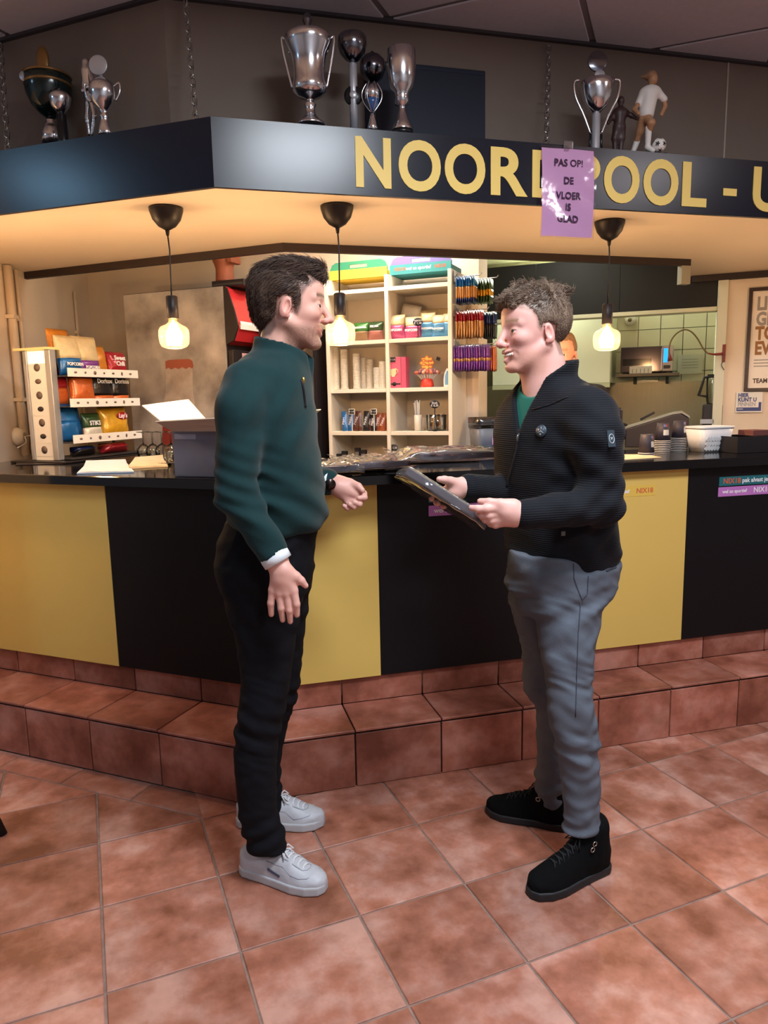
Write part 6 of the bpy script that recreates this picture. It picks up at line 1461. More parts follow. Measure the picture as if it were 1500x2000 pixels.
sbag(876, SZ[1], .06, .125, .05, two(F_lblue, F_cream, .6), 'light blue popcorn bag against the shelf side', None, 27)
sbag(790, SZ[1], .12, .205, .06, two(F_cream, F_white, .6), 'white bag leaning behind the pink popcorn bags', None, 28, o=bo + .16, lean=.25)
sbag(835, SZ[1], .13, .165, .07, [(0, 1, F_cream)], 'cream popcorn bag at the back beside the white bag', None, 29, o=bo + .17)
sbag(866, SZ[1], .11, .168, .07, [(0, 1, F_cream)], 'cream popcorn bag at the back right corner of the shelf', None, 30, o=bo + .18)
M_signb = mat('chalk_black', (26, 22, 24), .7)
def osign(x, y, z, label, txt, r=.026, o=bo + .012):
    P = PL(x, y, o); t = thing('price_sign', label, 'price sign', np.array([P[0], P[1], z + .001]), RL, 'oval price signs'); hh = P[2] - z
    d_ = MB().lathe([(0, -.002), (r, -.002), (r, .002), (0, .002)], 24, sx=1.1, sy=.85).build('board', M_signb, t, (0, 0, hh)); d_.rotation_euler = (pi / 2, 0, 0)
    MB().box(-.002, .002, -.001, .003, .0, hh - r * .8).build('stick', M_signb, t); MB().box(-.010, .010, -.008, .012, 0, .003).build('foot', M_signb, t)
    text_obj('lettering', txt, .017, M_white, t, (0, -.0026, hh), extrude=.0002)
osign(816, 629, SZ[1], 'oval black price sign in front of the popcorn bags', 'Popcorn\n€ 1,10')
osign(849, 790, SZ[3], 'oval black price sign in the jar of sticks', 'Slush\n€ 0,35')
osign(769, 875, SZ[4] + .03, 'oval black price sign above the counter packages', '€ 1,50', .024)
M_pcup = mat('translucent_plastic', (232, 222, 204), .25, spec=.5, alpha=.55)
for x_, yt, lb in ((655, 676, 'first'), (672, 682, 'second'), (696, 690, 'third'), (709, 697, 'fourth'), (722, 700, 'fifth'), (736, 718, 'shortest'), (747, 706, 'last')):
    P = shp(x_, SZ[2], bo + .07 + (.05 if x_ in (709, 722) else 0)); hh = max(.06, PL(x_, yt, bo + .07)[2] - SZ[2])
    names = {'first': 'tall sleeve of clear plastic cups nearest the left upright', 'second': 'second tall sleeve of clear plastic cups', 'third': 'third sleeve of clear plastic cups from the left', 'fourth': 'sleeve of clear plastic cups standing further back, left', 'fifth': 'sleeve of clear plastic cups standing further back, right', 'shortest': 'shortest sleeve of clear plastic cups', 'last': 'sleeve of clear plastic cups against the divider'}
    t = thing('cup_stack', names[lb], 'cup stack', P, RL, 'sleeves of plastic cups'); n = int(hh / .009); pr = []
    for q in range(n): z_ = hh * q / n; pr += [(.0215, z_), (.0235, z_ + hh / n * .5), (.0215, z_ + hh / n * .6)]
    MB().lathe([(0, 0)] + pr + [(.019, hh), (0, hh)], 18).build('cups', M_pcup, t); MB().lathe([(.024, 0), (.026, .004), (.024, .008)], 18).build('rim', M_pcup, t)
# soup box, lollipop stand
P = shp(778, SZ[2], bo + .05); sb2 = thing('soup_box', 'pink soup carton with a cup picture', 'carton', P, RL)
M_spink = mat('carton_pink', (206, 84, 116), .45)
MB().box(-.055, .025, -.03, .03, 0, .172).build('carton_front', M_spink, sb2, bevel=.002); MB().box(.0255, .055, -.028, .03, 0, .172).build('carton_side', mat('carton_pink_side', (190, 72, 106), .45), sb2, bevel=.002)
MB().extr([(-.040, .105), (-.002, .110), (-.004, .078), (-.014, .062), (-.028, .062), (-.038, .078)], -.0315, -.0302).build('printed_cup', mat('print_cup', (206, 196, 150), .5), sb2)
MB().tube([(-.002, -.031, .104), (.008, -.031, .100), (.007, -.031, .086), (-.004, -.031, .080)], .0022, 6).build('printed_handle', mat('print_cup', (206, 196, 150)), sb2)
MB().box(-.052, .022, -.0312, -.0302, .018, .026).build('dark_band', M_signb, sb2); d_ = MB().lathe([(0, 0), (.012, 0), (.012, .001), (0, .001)], 16).build('dark_seal', M_signb, sb2, (-.015, -.0305, .022)); d_.rotation_euler = (pi / 2, 0, 0)
MB().box(-.036, -.006, -.0335, -.032, .145, .172).build('price_tag', M_signb, sb2); text_obj('lettering', '€ 1,10', .011, M_white, sb2, (-.021, -.0338, .158), extrude=.0002)
P = shp(834, SZ[2], bo + .06); lp = thing('lollipop_stand', 'orange lollipop display stand with flower card', 'display', P, RL)
MB().lathe([(.034, 0), (.038, .01), (.030, .045), (.010, .05), (0, .05)], 24).build('base', mat('lolly_red', (204, 60, 44), .4), lp)
pts = [(.036 * (1 + .13 * cos(8 * a)) * cos(a), .036 * (1 + .13 * cos(8 * a)) * sin(a)) for a in [2 * pi * q / 64 for q in range(64)]]
MB().extr([(x * 1.1, z + .135) for x, z in pts], -.004, 0).build('flower_card', mat('card_orange', (214, 110, 40), .5), lp); MB().extr([(x * .92, z * .85 + .135) for x, z in pts], -.0055, -.004).build('flower_face', mat('card_yellow', (240, 184, 86), .5), lp)
MB().box(-.004, .004, 0, .003, .045, .11).build('card_stem', mat('card_orange', (214, 110, 40)), lp)
text_obj('lettering', 'Chupa\nChups', .023, mat('chupa_red', (176, 52, 36), .5), lp, (0, -.0062, .136), bold=.0006, shear=.15, extrude=.0003)
MB().box(.0, .022, -.0075, -.006, .160, .178).build('price_tag', M_signb, lp).rotation_euler = (0, .35, 0)
lm = [mat('lolly_%d' % q, c, .3) for q, c in enumerate(((168, 84, 70), (196, 110, 84), (120, 70, 84), (210, 150, 120)))]
for q in range(16):
    a = -2.7 + q * .33 if q < 9 else -2.4 + (q - 9) * .36; rr, zz = (.062, .075) if q < 9 else (.040, .085); x, y = cos(a) * rr * 1.05, sin(a) * rr * .6
    s_ = MB().tube([(x * .35, y * .35, .035), (x, y, zz)], .0016, 5).build('stick', M_tagw, lp); MB().ball((x * 1.06, y * 1.06, zz + .006), .0105, 10, 8).build('lolly', lm[q % 4], s_)
P = shp(873, SZ[2], bo + .03); bb = thing('blue_figure_card', 'blue and white cut-out at the right end of the cup shelf', 'display card', P, RL); MB().extr([(-.018, 0), (.018, 0), (.018, .09), (.0, .10), (-.014, .075), (-.02, .04)], -.003, .003).build('card', M_tagw, bb); MB().extr([(-.012, .01), (.016, .01), (.016, .08), (.0, .088), (-.01, .06)], -.0045, -.003).build('print', mat('card_blue', (104, 150, 184), .5), bb)
# chocolate bars and tags
cb_ = [(670, F_blue, 'm&m'), (681, F_blue, ''), (690, F_brown, ''), (699, F_brown, 'm&m'), (711, F_black, ''), (719, F_brown, 'bar'), (727, F_black, ''), (735, foil('choc_orange', (150, 76, 44)), ''), (743, foil('choc_orange', (150, 76, 44)), ''), (749, foil('choc_orange', (150, 76, 44)), '')]
cl = ['blue sweets packet at the left of the chocolate row', 'second blue sweets packet in the chocolate row', 'brown sweets packet left of the lettered one', 'brown lettered sweets packet in the chocolate row', 'black chocolate packet under the right price tag', 'brown chocolate bar beside the black packet', 'dark chocolate bar left of the orange ones', 'orange brown chocolate bar, first of three', 'orange brown chocolate bar, middle of three', 'orange brown chocolate bar beside the divider']
for q, (x_, m_, tx) in enumerate(cb_):
    P = shp(x_, SZ[3], bo + .045 + .012 * (q % 2)); t = thing('sweets_packet', cl[q], 'sweets packet', P, RL, 'chocolate packets in the shelf unit'); h_ = .118 if q < 6 else .105
    t.rotation_euler = (-.15, .12 * ((q % 3) - 1), RL)
    MB().grid(lambda u, v: ((u - .5) * .034, -.009 * sin(pi * u) * (sin(pi * v) ** .4), v * h_), 6, 8).grid(lambda u, v: ((u - .5) * .034, .006 * sin(pi * u) * (sin(pi * v) ** .4), v * h_), 6, 8, flip=True).build('wrapper', m_, t)
    o_ = text_obj('lettering', ['M&M', 'MARS', 'TWIX'][q % 3], .020, M_white, t, (0, -.0105, h_ * .5), (pi / 2, -pi / 2 + .2, 0), extrude=.0002)
for x_, y_, lb in ((687, 804, 'small black price tag above the blue sweets packets'), (730, 804, 'small black price tag above the dark chocolate bars')):
    P = PL(x_, y_, bo + .015); t = thing('price_tag', lb, 'price tag', P, RL, 'square price tags'); MB().box(-.019, .019, -.001, .001, -.016, .016).build('card', M_tagw, t); MB().box(-.016, .016, -.0022, -.001, -.013, .013).build('face', M_signb, t); text_obj('lettering', '€ 1,10', .012, M_white, t, (0, -.0026, 0), extrude=.0002)
    MB().box(-.002, .002, .001, .003, SZ[3] - P[2] + .001, -.01).build('clip', M_tagw, t)
P = shp(815, SZ[3], bo + .07); sw = thing('straw_holder', 'white holder full of drinking straws', 'straw holder', P, RL); MB().lathe([(0, 0), (.020, 0), (.022, .09), (.020, .09), (.018, .004)], 20).build('holder', mat('holder_white', (222, 214, 202), .5), sw)
for q in range(16): a = q * 2.4; r_ = .004 + .012 * ((q * 7) % 5) / 5; MB().tube([(cos(a) * r_ * .6, sin(a) * r_ * .6, .01), (cos(a) * r_ * 1.7, sin(a) * r_ * 1.7, .165 + .01 * sin(q))], .0023, 5).build('straw', M_tagw, sw)
P = shp(851, SZ[3], bo + .07); jr = thing('stick_jar', 'glass jar of wrapped stirring sticks', 'jar', P, RL); MB().lathe([(0, .002), (.050, .002), (.053, .09)], 24, sx=1.1).build('glass', M_glass, jr)
for q in range(14): x = -.04 + .08 * (q % 7) / 6; y = -.015 + .03 * (q // 7); MB().box(-.004, .004, -.001, .001, 0, .088).build('stick_packet', [M_tagw, F_brown, F_gold][q % 3], jr, (x, y, .006)).rotation_euler = (0, .12 * sin(q * 1.7), 0)
for q, x_ in enumerate((655, 668, 682, 694, 706)):
    P = shp(x_, SZ[4], bo + .06 + .03 * (q % 2)); h_ = (.085, .10, .075, .12, .11)[q] + .04; t = thing('dark_bottle', ['small dark box leftmost on the lowest visible shelf', 'second small dark box on the lowest visible shelf', 'middle small dark box on the lowest visible shelf', 'tallest small dark box on the lowest visible shelf', 'small dark box beside the tallest one'][q], 'box', P, RL, 'small dark boxes'); MB().box(-.017, .017, -.012, .012, 0, h_).build('box', M_signb, t, bevel=.002); MB().box(-.012, .012, -.0128, -.012, h_ * .55, h_ * .85).build('print', mat('box_print', (120, 112, 112), .6), t)
P = shp(658, SZ[3], bo + .02)
# hanging snack strips on the unit's side
def pegs(x0, x1, y, n, bands, label, o, h, gid, xr0=None):
    Pa, Pb2 = PL(x0, y, o), PL(x1, y, o); a0_, a1_ = Lc(Pa)[0], Lc(Pb2)[0]; z_ = (Pa[2] + Pb2[2]) / 2
    rod = thing('display_hook', 'metal hook holding the ' + gid, 'hook', Lw(ba1 + .002, o, z_ + .003), RL); MB().tube([(0, 0, 0), (a1_ - ba1 + .02, 0, .0), (a1_ - ba1 + .03, 0, .012)], .0028, 6).build('rod', M_alum, rod); MB().box(-.001, .004, -.02, .02, -.03, .03).build('plate', M_alum, rod)
    for q in range(n):
        aa = a0_ + (a1_ - a0_) * (q + .5) / n; bag(label + ', ' + ORD[q] + ' one out', Lw(aa, o, z_ - h - .001), RN, .085, h, .016, bands, None, .0, gid, 40 + q, lean=.08 * sin(q * 1.9), name='hanging_bag')
pegs(893, 930, 540, 9, [(0, .2, F_dblue), (.2, .62, F_gold), (.62, 1, F_blue)], 'blue and gold nut bag on the top hook beside the shelf', bo + .05, .145, 'blue and gold hanging bags')
pegs(930, 962, 545, 6, [(0, .3, F_dgreen), (.3, .55, F_yel), (.55, 1, F_dgreen)], 'green and yellow bag at the outer end of the top hook', bo + .11, .13, 'green and yellow hanging bags')
pegs(892, 944, 607, 10, [(0, .62, F_gold), (.62, 1, F_red)], 'red and gold nut bag on the middle hook beside the shelf', bo + .05, .145, 'red and gold hanging bags')
pegs(946, 969, 610, 6, [(0, .55, F_black), (.55, 1, F_dblue)], 'dark blue bag at the outer end of the middle hook', bo + .11, .14, 'dark blue hanging bags')
pegs(888, 957, 674, 14, [(0, .38, F_purple), (.38, .5, F_gold), (.5, 1, F_purple)], 'purple sweets bag on the lowest hook beside the shelf', bo + .05, .14, 'purple hanging bags')
pegs(957, 969, 676, 3, [(0, 1, F_orange)], 'orange bag at the outer end of the lowest hook', bo + .11, .135, 'orange hanging bags')
# ------------------------------------------------------------------ wrapped packages on the worktop
def wtp(x, y, z=WT): return PZ(x, y, z + .001)
def pk_(x, y, z, yaw, ln, wd, th, label, seed, m=M_pkg, fl=.05):
    P = wtp(x, y, z); u = np.array([cos(yaw), sin(yaw), 0.]); v = np.array([-sin(yaw), cos(yaw), 0.]); P = P + np.array([0, 0, .006])
    return package('wrapped_package', label, P, u, v, ln, wd, th, 'wrapped packages on the worktop', m, None, seed, fl)
M_pkb = mat('navy_cardboard', (34, 40, 58), .35)
G_ = 'x'
pk_(606, 928, WT, RRz + .05, .17, .26, .022, 'lowest wrapped package beside the outstretched hand', 11, M_pkb, .04)
pk_(604, 928, WT + .036, RRz + .10, .17, .24, .020, 'upper wrapped package beside the outstretched hand', 12, M_pkb, .04)
pk_(705, 922, WT, RRz - .02, .20, .26, .022, 'lower wrapped package in the middle pile on the worktop', 13, M_pkg, .03)
pk_(700, 919, WT + .036, RRz + .10, .20, .24, .020, 'upper wrapped package in the middle pile on the worktop', 14, M_pkg, .04)
pk_(808, 905, WT, RRz - .10, .30, .24, .022, 'lowest wrapped package in the pile before the shelf unit', 15, M_pkb, .05)
pk_(806, 905, WT + .036, RRz - .03, .30, .24, .022, 'middle wrapped package in the pile before the shelf unit', 16, M_pkg, .05)
pk_(822, 902, WT + .072, RRz - .08, .27, .22, .020, 'top wrapped package in the pile before the shelf unit', 17, M_pkg, .09)
# grey bin with liner
P = wtp(950, 893); bn = thing('waste_bin', 'grey plastic bin with clear liner and a pink sticker', 'bin', P, RRz)
M_bin = mat('bin_grey', (106, 112, 124), .45)
def taper(w0, d0, w1, d1, z0, z1, name, m, par, th=.004, n=8, rr=.25):
    def rr_ring(w, d, z, k=1.):
        out = []
        for q in range(32):
            a = 2 * pi * q / 32; c, s = cos(a), sin(a); out.append((w / 2 * k * (abs(c) ** .45) * (1 if c > 0 else -1), d / 2 * k * (abs(s) ** .45) * (1 if s > 0 else -1), z))
        return out
    b = MB(); R_ = [rr_ring(w0, d0, z0), rr_ring(w1, d1, z1), rr_ring(w1 - 2 * th, d1 - 2 * th, z1), rr_ring(w0 - 2 * th, d0 - 2 * th, z0 + th)]
    vs_ = sum(R_, []); fs = []
    for k_ in range(3):
        for q in range(32): fs.append((k_ * 32 + q, k_ * 32 + (q + 1) % 32, (k_ + 1) * 32 + (q + 1) % 32, (k_ + 1) * 32 + q))
    fs += [tuple(range(32))[::-1], tuple(range(96, 128))]; b.add(vs_, fs, True); o = b.build(name, m, par); return o
taper(.125, .115, .150, .135, 0, .172, 'body', M_bin, bn)
taper(.154, .139, .156, .142, .140, .188, 'liner', thin_mat('liner_film', (214, 216, 220), .12, .2, (30, .8)), bn, .001)
taper(.153, .138, .155, .140, .148, .160, 'rim_band', mat('rim_pale', (170, 172, 178), .4), bn)
MB().box(.0, .075, -.0665, -.0655, .062, .098).build('sticker', M_pink, bn); text_obj('lettering', 'NIX18', .026, M_white, bn, (.038, -.0672, .080), bold=.0006, extrude=.0002)

# ------------------------------------------------------------------ right worktop: cups, basket, tray, machines
M_cupd = mat('paper_cup_dark', (52, 46, 56), .6); M_cupw = mat('paper_cup_rim', (216, 206, 196), .6); M_cupb = mat('cup_blue', (90, 120, 170), .6); M_cupr = mat('cup_red', (190, 80, 80), .6)
def cupstack(x, y, n, label, grp):
    P = wtp(x, y)
    for q in range(n):
        t = thing('paper_cup', label + ', ' + ORD[q] + ' from the bottom', 'paper cup', P + np.array([0, 0, .0085 * q]), RRz + .6 * (q % 3), grp)
        MB().lathe([(.036, .002), (.0275, .088), (.0262, .088), (.0262, .084), (0, .084)], 24).build('cup_wall', M_cupd, t); MB().lathe([(.0362, 0), (.038, .002), (.0362, .004), (.0345, .002)], 24).build('rim', M_cupw, t)
        if q == n - 1:
            MB().lathe([(.0335, .030), (.0310, .056)], 8, a0=-2.1, a1=-1.2).build('printed_bow', M_cupw, t); MB().lathe([(.0297, .070), (.0286, .082)], 6, a0=-1.75, a1=-1.45).build('printed_red', M_cupr, t); MB().lathe([(.0300, .070), (.0288, .082)], 6, a0=-2.1, a1=-1.78).build('printed_blue', M_cupb, t)
cupstack(1262, 889, 2, 'dark paper cup in the short stack nearest the man in black', 'short stack of paper cups')
cupstack(1293, 882, 7, 'dark paper cup in the middle stack on the worktop', 'middle stack of paper cups')
cupstack(1325, 880, 8, 'dark paper cup in the stack beside the white basket', 'right stack of paper cups')
P = wtp(1399, 882); P = P + nR * .06; bk_ = thing('white_basket', 'white plastic basket with woven sides', 'basket', P, RRz)
M_bask = mat('basket_white', (222, 220, 220), .45)
taper(.152, .13, .196, .165, 0, .118, 'tub', M_bask, bk_, .003)
taper(.194, .163, .204, .174, .108, .120, 'rim', M_bask, bk_, .004)
for q in range(9):
    for e in range(3): MB().box(-.008, .008, -.002, 0, -.010, .010).build('weave', M_bask, bk_, (-.062 + q * .0155, -.0665 - .0045 * e - .001, .018 + e * .022)).rotation_euler = (.15, .6, 0)
P = wtp(1478, 884) + nR * .10; tr = thing('black_tray', 'black box tray at the right edge of the worktop', 'tray', P, RRz)
for b_ in ((-.10, .16, -.09, -.084), (-.10, .16, .084, .09)): MB().box(*b_, .004, .075).build('wall', mat('tray_black', (28, 24, 26), .5), tr)
for b_ in ((-.10, -.094, -.084, .084), (.154, .16, -.084, .084)): MB().box(*b_, .004, .075).build('wall', MATS['tray_black'], tr)
MB().box(-.10, .16, -.09, .09, 0, .004).build('bottom', MATS['tray_black'], tr)
MB().box(.02, .12, -.05, .05, .075, .10).build('contents', mat('tray_red', (110, 62, 56), .6), tr)
ppz = [PZ(x, y, WT + .001) for x, y in ((1214, 899), (1292, 894), (1262, 888), (1216, 888))]; c = sum(ppz) / 4
bdp = thing('paper_sheet', 'sheet of cream paper lying beside the sleeve of the man in black', 'paper', c, 0.); MB().prism([tuple((p - c)[:2]) for p in ppz], 0, .002).build('sheet', mat('paper_cream', (222, 196, 158), .7, var=(9, .25)), bdp)
# coffee machine
P = wtp(1216, 880) + nR * .16; cm = thing('coffee_machine', 'coffee machine with black head and steel jug behind the man in black', 'coffee machine', P, RRz)
MB().lathe([(0, .0), (.055, .0), (.058, .006), (.058, .012), (.0, .012)], 28).build('base', M_signb, cm); MB().lathe([(.046, .012), (.049, .02), (.049, .115), (.044, .125), (0, .126)], 28).build('jug', M_chrome, cm)
MB().box(-.066, .066, -.062, .085, .127, .215).build('head', mat('machine_black', (40, 36, 40), .4), cm, bevel=.016, seg=3); MB().box(.010, .05, -.0635, -.062, .155, .170).build('button', mat('machine_button', (20, 18, 20), .3), cm); MB().box(-.05, .05, .05, .085, .0, .13).build('back', MATS['machine_black'], cm, bevel=.006)
P = wtp(1247, 876) + nR * .22; kt_ = thing('kettle', 'black kettle between the coffee machine and the cups', 'kettle', P, RRz)
MB().lathe([(0, 0), (.040, 0), (.044, .02), (.045, .07), (.040, .11), (.028, .135), (.010, .143), (0, .144)], 24).build('body', M_signb, kt_); handle(kt_, curve([(.035, 0, .12), (.07, 0, .11), (.075, 0, .06), (.042, 0, .03)]), .007, M_signb); MB().lathe([(.0405, .105), (.042, .112), (.039, .116)], 24).build('steel_ring', M_chrome, kt_)
# contact grill
P = wtp(1335, 876) + nR * .20; gr = thing('contact_grill', 'dark contact grill with sloping steel lid behind the paper cups', 'grill', P, RL)
MB().extr([(-.17, 0), (.14, 0), (.14, .15), (.10, .175), (.06, .17), (-.17, .095)], -.10, .10).build('body', mat('grill_dark', (52, 42, 40), .5), gr, bevel=.004)
MB().extr([(-.172, .097), (.06, .172), (.105, .178), (.145, .152), (.145, .158), (.105, .186), (.06, .181), (-.172, .108)], -.102, .102).build('lid', mat('grill_steel', (190, 186, 172), .35, .8), gr)
MB().box(-.02, .06, -.015, .015, .168, .180).build('handle', M_signb, gr, bevel=.003).rotation_euler = (0, -.5, 0)
for x_ in (-.14, .11):
    for y_ in (-.08, .08): MB().lathe([(.012, -.0), (.012, .004), (0, .004)], 12).build('foot', M_signb, gr, (x_, y_, -.001))

# ------------------------------------------------------------------ kitchen fittings
def kp(x, y, o): return Lc(PL(x, y, o))
ks = thing('wall_shelf', 'steel wall shelf carrying the microwave', 'shelf', Lw(0, 0, 0), RL)
m0, m1 = kp(1211, 728, 3.86), kp(1313, 726, 3.86); mz = m0[2] - .012
MB().box(m0[0] - .03, m1[0] + .05, 3.84, KO - .008, mz - .02, mz).build('board', mat('shelf_steel', (90, 84, 76), .4, .7), ks)
for x_ in (m0[0] + .08, m1[0] - .05): MB().extr([(x_, mz - .02), (x_ + .02, mz - .02), (x_ + .02, mz - .075), (x_, mz - .075)], KO - .12, KO - .008).build('bracket', M_wirew, ks)
mw_ = thing('microwave', 'silver microwave with blue display on the wall shelf', 'microwave', Lw(m0[0], 3.86, mz + .002), RL)
ww = m1[0] - m0[0]; hh = kp(1211, 679, 3.86)[2] - mz
MB().box(0, ww, .012, .36, .008, hh).build('body', mat('microwave_grey', (150, 140, 138), .4, .5), mw_, bevel=.004); MB().box(.004, ww * .79, -.006, .012, .012, hh - .004).build('door', mat('microwave_door', (76, 68, 74), .12, .5), mw_, bevel=.003)
MB().box(ww * .80, ww, -.006, .012, .012, hh - .004).build('control_panel', mat('microwave_panel', (160, 150, 150), .4, .5), mw_, bevel=.003); MB().box(ww * .825, ww * .905, -.0075, -.006, hh * .38, hh - .022).build('display', mat('lcd_blue', (20, 130, 235), .4, emit=((20, 140, 255), 1.6)), mw_)
MB().box(ww * .785, ww * .797, -.022, -.006, .02, hh - .02).build('door_handle', M_alu, mw_); MB().box(ww * .83, ww * .96, -.0075, -.006, .03, .055).build('open_button', M_wirew, mw_); MB().box(.02, ww * .6, -.0072, -.006, .06, hh * .55).build('window', mat('microwave_window', (26, 22, 26), .1), mw_)
for x_ in (.03, ww - .04): MB().box(x_, x_ + .02, .04, .06, 0, .008).build('foot', M_wirew, mw_)
c0_, c1_ = kp(1229, 727, 3.83), kp(1273, 727, 3.83); wb = thing('white_tub', 'white tub standing in front of the microwave', 'tub', Lw((c0_[0] + c1_[0]) / 2, 3.835, mz + .001), RL)
MB().box(-(c1_[0] - c0_[0]) / 2, (c1_[0] - c0_[0]) / 2, -.0, .018, 0, .055).build('tub', M_tagw, wb, bevel=.003)
for q in range(5): MB().box(-.06 + q * .028, -.054 + q * .028, -.002, 0, .004, .035).build('slot', mat('slot_grey', (160, 156, 140), .6), wb)
a0_, a1_ = kp(962, 700, 3.75)[0], kp(1192, 700, 3.75)[0]; z0_ = kp(1190, 747, 3.75)[2]
wc = thing('wall_cabinet', 'white wall cabinet in the kitchen behind the man in black', 'cabinet', Lw(0, 3.75, 0), RL)
M_cab = mat('cabinet_white', (232, 232, 206), .5)
MB().box(a0_, a1_, .02, KO - 3.75 - .008, z0_, 2.40).build('carcass', M_cab, wc); amid = (a0_ + a1_) / 2
for x0_, x1_ in ((a0_, amid), (amid, a1_)): MB().box(x0_ + .001, x1_ - .001, 0, .02, z0_, 2.40).build('door', M_cab, wc, bevel=.001, seg=1)
MB().box(a0_, a1_, .0, .05, z0_ - .035, z0_ - .001).build('light_pelmet', mat('pelmet_green', (196, 196, 160), .5), wc)
P = PL(1231, 624, KO - .004); sd = thing('smoke_detector', 'round white smoke detector under the hatch header', 'smoke detector', P - nL * .0, RL)
d_ = MB().lathe([(.045, 0), (.045, .02), (.034, .034), (.02, .045), (0, .046)], 24).build('housing', M_tagw, sd); d_.rotation_euler = (pi / 2, 0, 0); MB().ball((0, -.045, -.008), .016, 12, 8).build('lens', mat('lens_brown', (96, 84, 60), .3), sd)
# red gooseneck
Pj = PL(1414, 690, 3.375); gn = thing('gooseneck_lamp', 'red gooseneck lamp bent over from the hatch post', 'lamp', Pj, RL)
M_redp = mat('gooseneck_red', (128, 52, 44), .45)
MB().box(-.010, .010, -.004, .004, -.058, .058).build('mount', M_redp, gn, bevel=.002)
gp = [PL(x, y, 3.36) - Pj for x, y in ((1412, 691), (1395, 692), (1382, 690), (1373, 680), (1362, 661), (1350, 648), (1337, 644), (1322, 651), (1311, 665), (1307, 682), (1308, 696))]
Rinv = np.array([[cos(RL), sin(RL), 0], [-sin(RL), cos(RL), 0], [0, 0, 1]]); gp = [Rinv @ p for p in gp]
MB().tube(curve(gp[:3], 4), [.010, .009, .008, .008, .007, .007, .006, .005, .005], 8).build('sleeve', M_redp, gn); MB().tube(curve(gp[2:], 5), .0048, 8).build('neck', mat('neck_olive', (112, 92, 56), .5), gn)
MB().tube([gp[-1] + np.array([0, 0, .012]), gp[-1], gp[-1] + np.array([.004, 0, -.03])], [.006, .010, .018], 12).build('lamp_head', M_redp, gn)
MB().tube(curve([(.0, -.004, -.05), (-.012, -.008, -.075), (.006, -.006, -.11)]), .0025, 6).build('cord', M_wirew, gn)
# pitcher machine beside the post
P = PL(1393, 828, 3.45); bl = thing('drink_dispenser', 'clear jug on a black stand beside the hatch post', 'dispenser', np.array([P[0], P[1], 1.0]), RL)
MB().box(-.07, .06, -.05, .08, 0, .35).build('stand', MATS['machine_black'], bl, bevel=.008); MB().box(-.085, .0, -.07, -.05, .22, .25).build('tap_block', M_alu, bl); zj = .352
MB().lathe([(.045, zj), (.052, zj + .02), (.056, zj + .17), (.05, zj + .18)], 24).build('jug', M_glass, bl); handle(bl, [(.05, 0, zj + .19), (-.07, -.01, zj + .18), (-.10, -.01, zj + .06), (-.04, -.02, zj + .05)], .010, M_signb); MB().box(-.05, .055, -.03, .03, zj + .18, zj + .20).build('lid', M_signb, bl); MB().box(.045, .07, -.03, .03, zj + .12, zj + .22).build('clamp', M_signb, bl)
kc = thing('kitchen_worktop', 'dark worktop behind the hatch under the jug stand', 'worktop', Lw(0, 3.42, 0), RL); MB().box(-.2, 1.60, .0, .40, .96, .998).build('slab', M_top, kc, bevel=.003); MB().box(-.2, 1.60, .02, .38, ZF, .959).build('cabinet', M_black, kc)
MB().tube([(0, 0, 0), (0, 0, 1)], .001, 4)
P = PL(1350, 715, KO - .008); nb2 = thing('notice_sheet', 'pale notice sheet hanging on the kitchen tiles', 'notice', P, RL); MB().box(-.10, .08, -.002, 0, -.06, .09).build('sheet', mat('sheet_pale', (186, 182, 166), .6), nb2)
for q in range(4): MB().box(-.07, .05, -.0026, -.002, .05 - q * .022, .056 - q * .022).build('line', mat('line_grey', (150, 146, 134), .7), nb2)

# ------------------------------------------------------------------ poster and card sign
po = 3.392
def wp(x, y): return Lc(PL(x, y, po))
q0, q1 = wp(1466, 563), wp(1450, 765); pa0 = wp(1458, 664)[0]; pw_ = .52; pz1, pz0 = q0[2], q1[2]
ps = thing('framed_poster', 'framed poster with bold words at the right edge', 'poster', Lw(pa0, po, pz0), RL)
H_ = pz1 - pz0; M_frame = mat('frame_dark', (52, 34, 28), .4)
for b_ in ((0, pw_, 0, .022), (0, pw_, H_ - .022, H_)): MB().box(b_[0], b_[1], -.018, .004, b_[2], b_[3]).build('frame_bar', M_frame, ps, bevel=.002)
for b_ in ((0, .022), (pw_ - .022, pw_)): MB().box(b_[0], b_[1], -.018, .004, .022, H_ - .022).build('frame_bar', M_frame, ps, bevel=.002)
MB().box(.022, pw_ - .022, -.006, .0, .022, H_ - .022).build('print', mat('poster_paper', (230, 218, 206), .5), ps)
M_pg = mat('poster_grey', (150, 142, 138), .6); M_pb = mat('poster_brown', (150, 104, 58), .6); M_pd = mat('poster_dark', (70, 54, 46), .6)
for w_, yy, m_ in (('LI', 594, M_pg), ('GI', 624, M_pg), ('TO', 652, M_pb), ('EV', 681, M_pb)): text_obj('lettering', w_, .115, m_, ps, (.05, -.0066, wp(1490, yy)[2] - pz0), align='LEFT', bold=.005, sx=.72, extrude=.0003)
text_obj('lettering', 'TEAM', .040, M_pd, ps, (.05, -.0066, wp(1485, 744)[2] - pz0), align='LEFT', bold=.0015, extrude=.0003, sx=.85)
for q in range(3): MB().box(.05, .24, -.0068, -.006, wp(1490, 704 + 6 * q)[2] - pz0, wp(1490, 702 + 6 * q)[2] - pz0).build('text_line', M_pg, ps)
s0, s1, s2 = wp(1438, 766), wp(1490, 766), wp(1436, 806); cs_ = thing('card_payment_sign', 'white and blue card payment sign below the framed poster', 'sign', Lw(s0[0], po, s2[2]), RL)
W_, H2 = s1[0] - s0[0], s0[2] - s2[2]
MB().box(0, W_, -.008, .004, 0, H2).build('plate', M_tagw, cs_, bevel=.002); M_sb = mat('sign_blue', (52, 66, 124), .5)
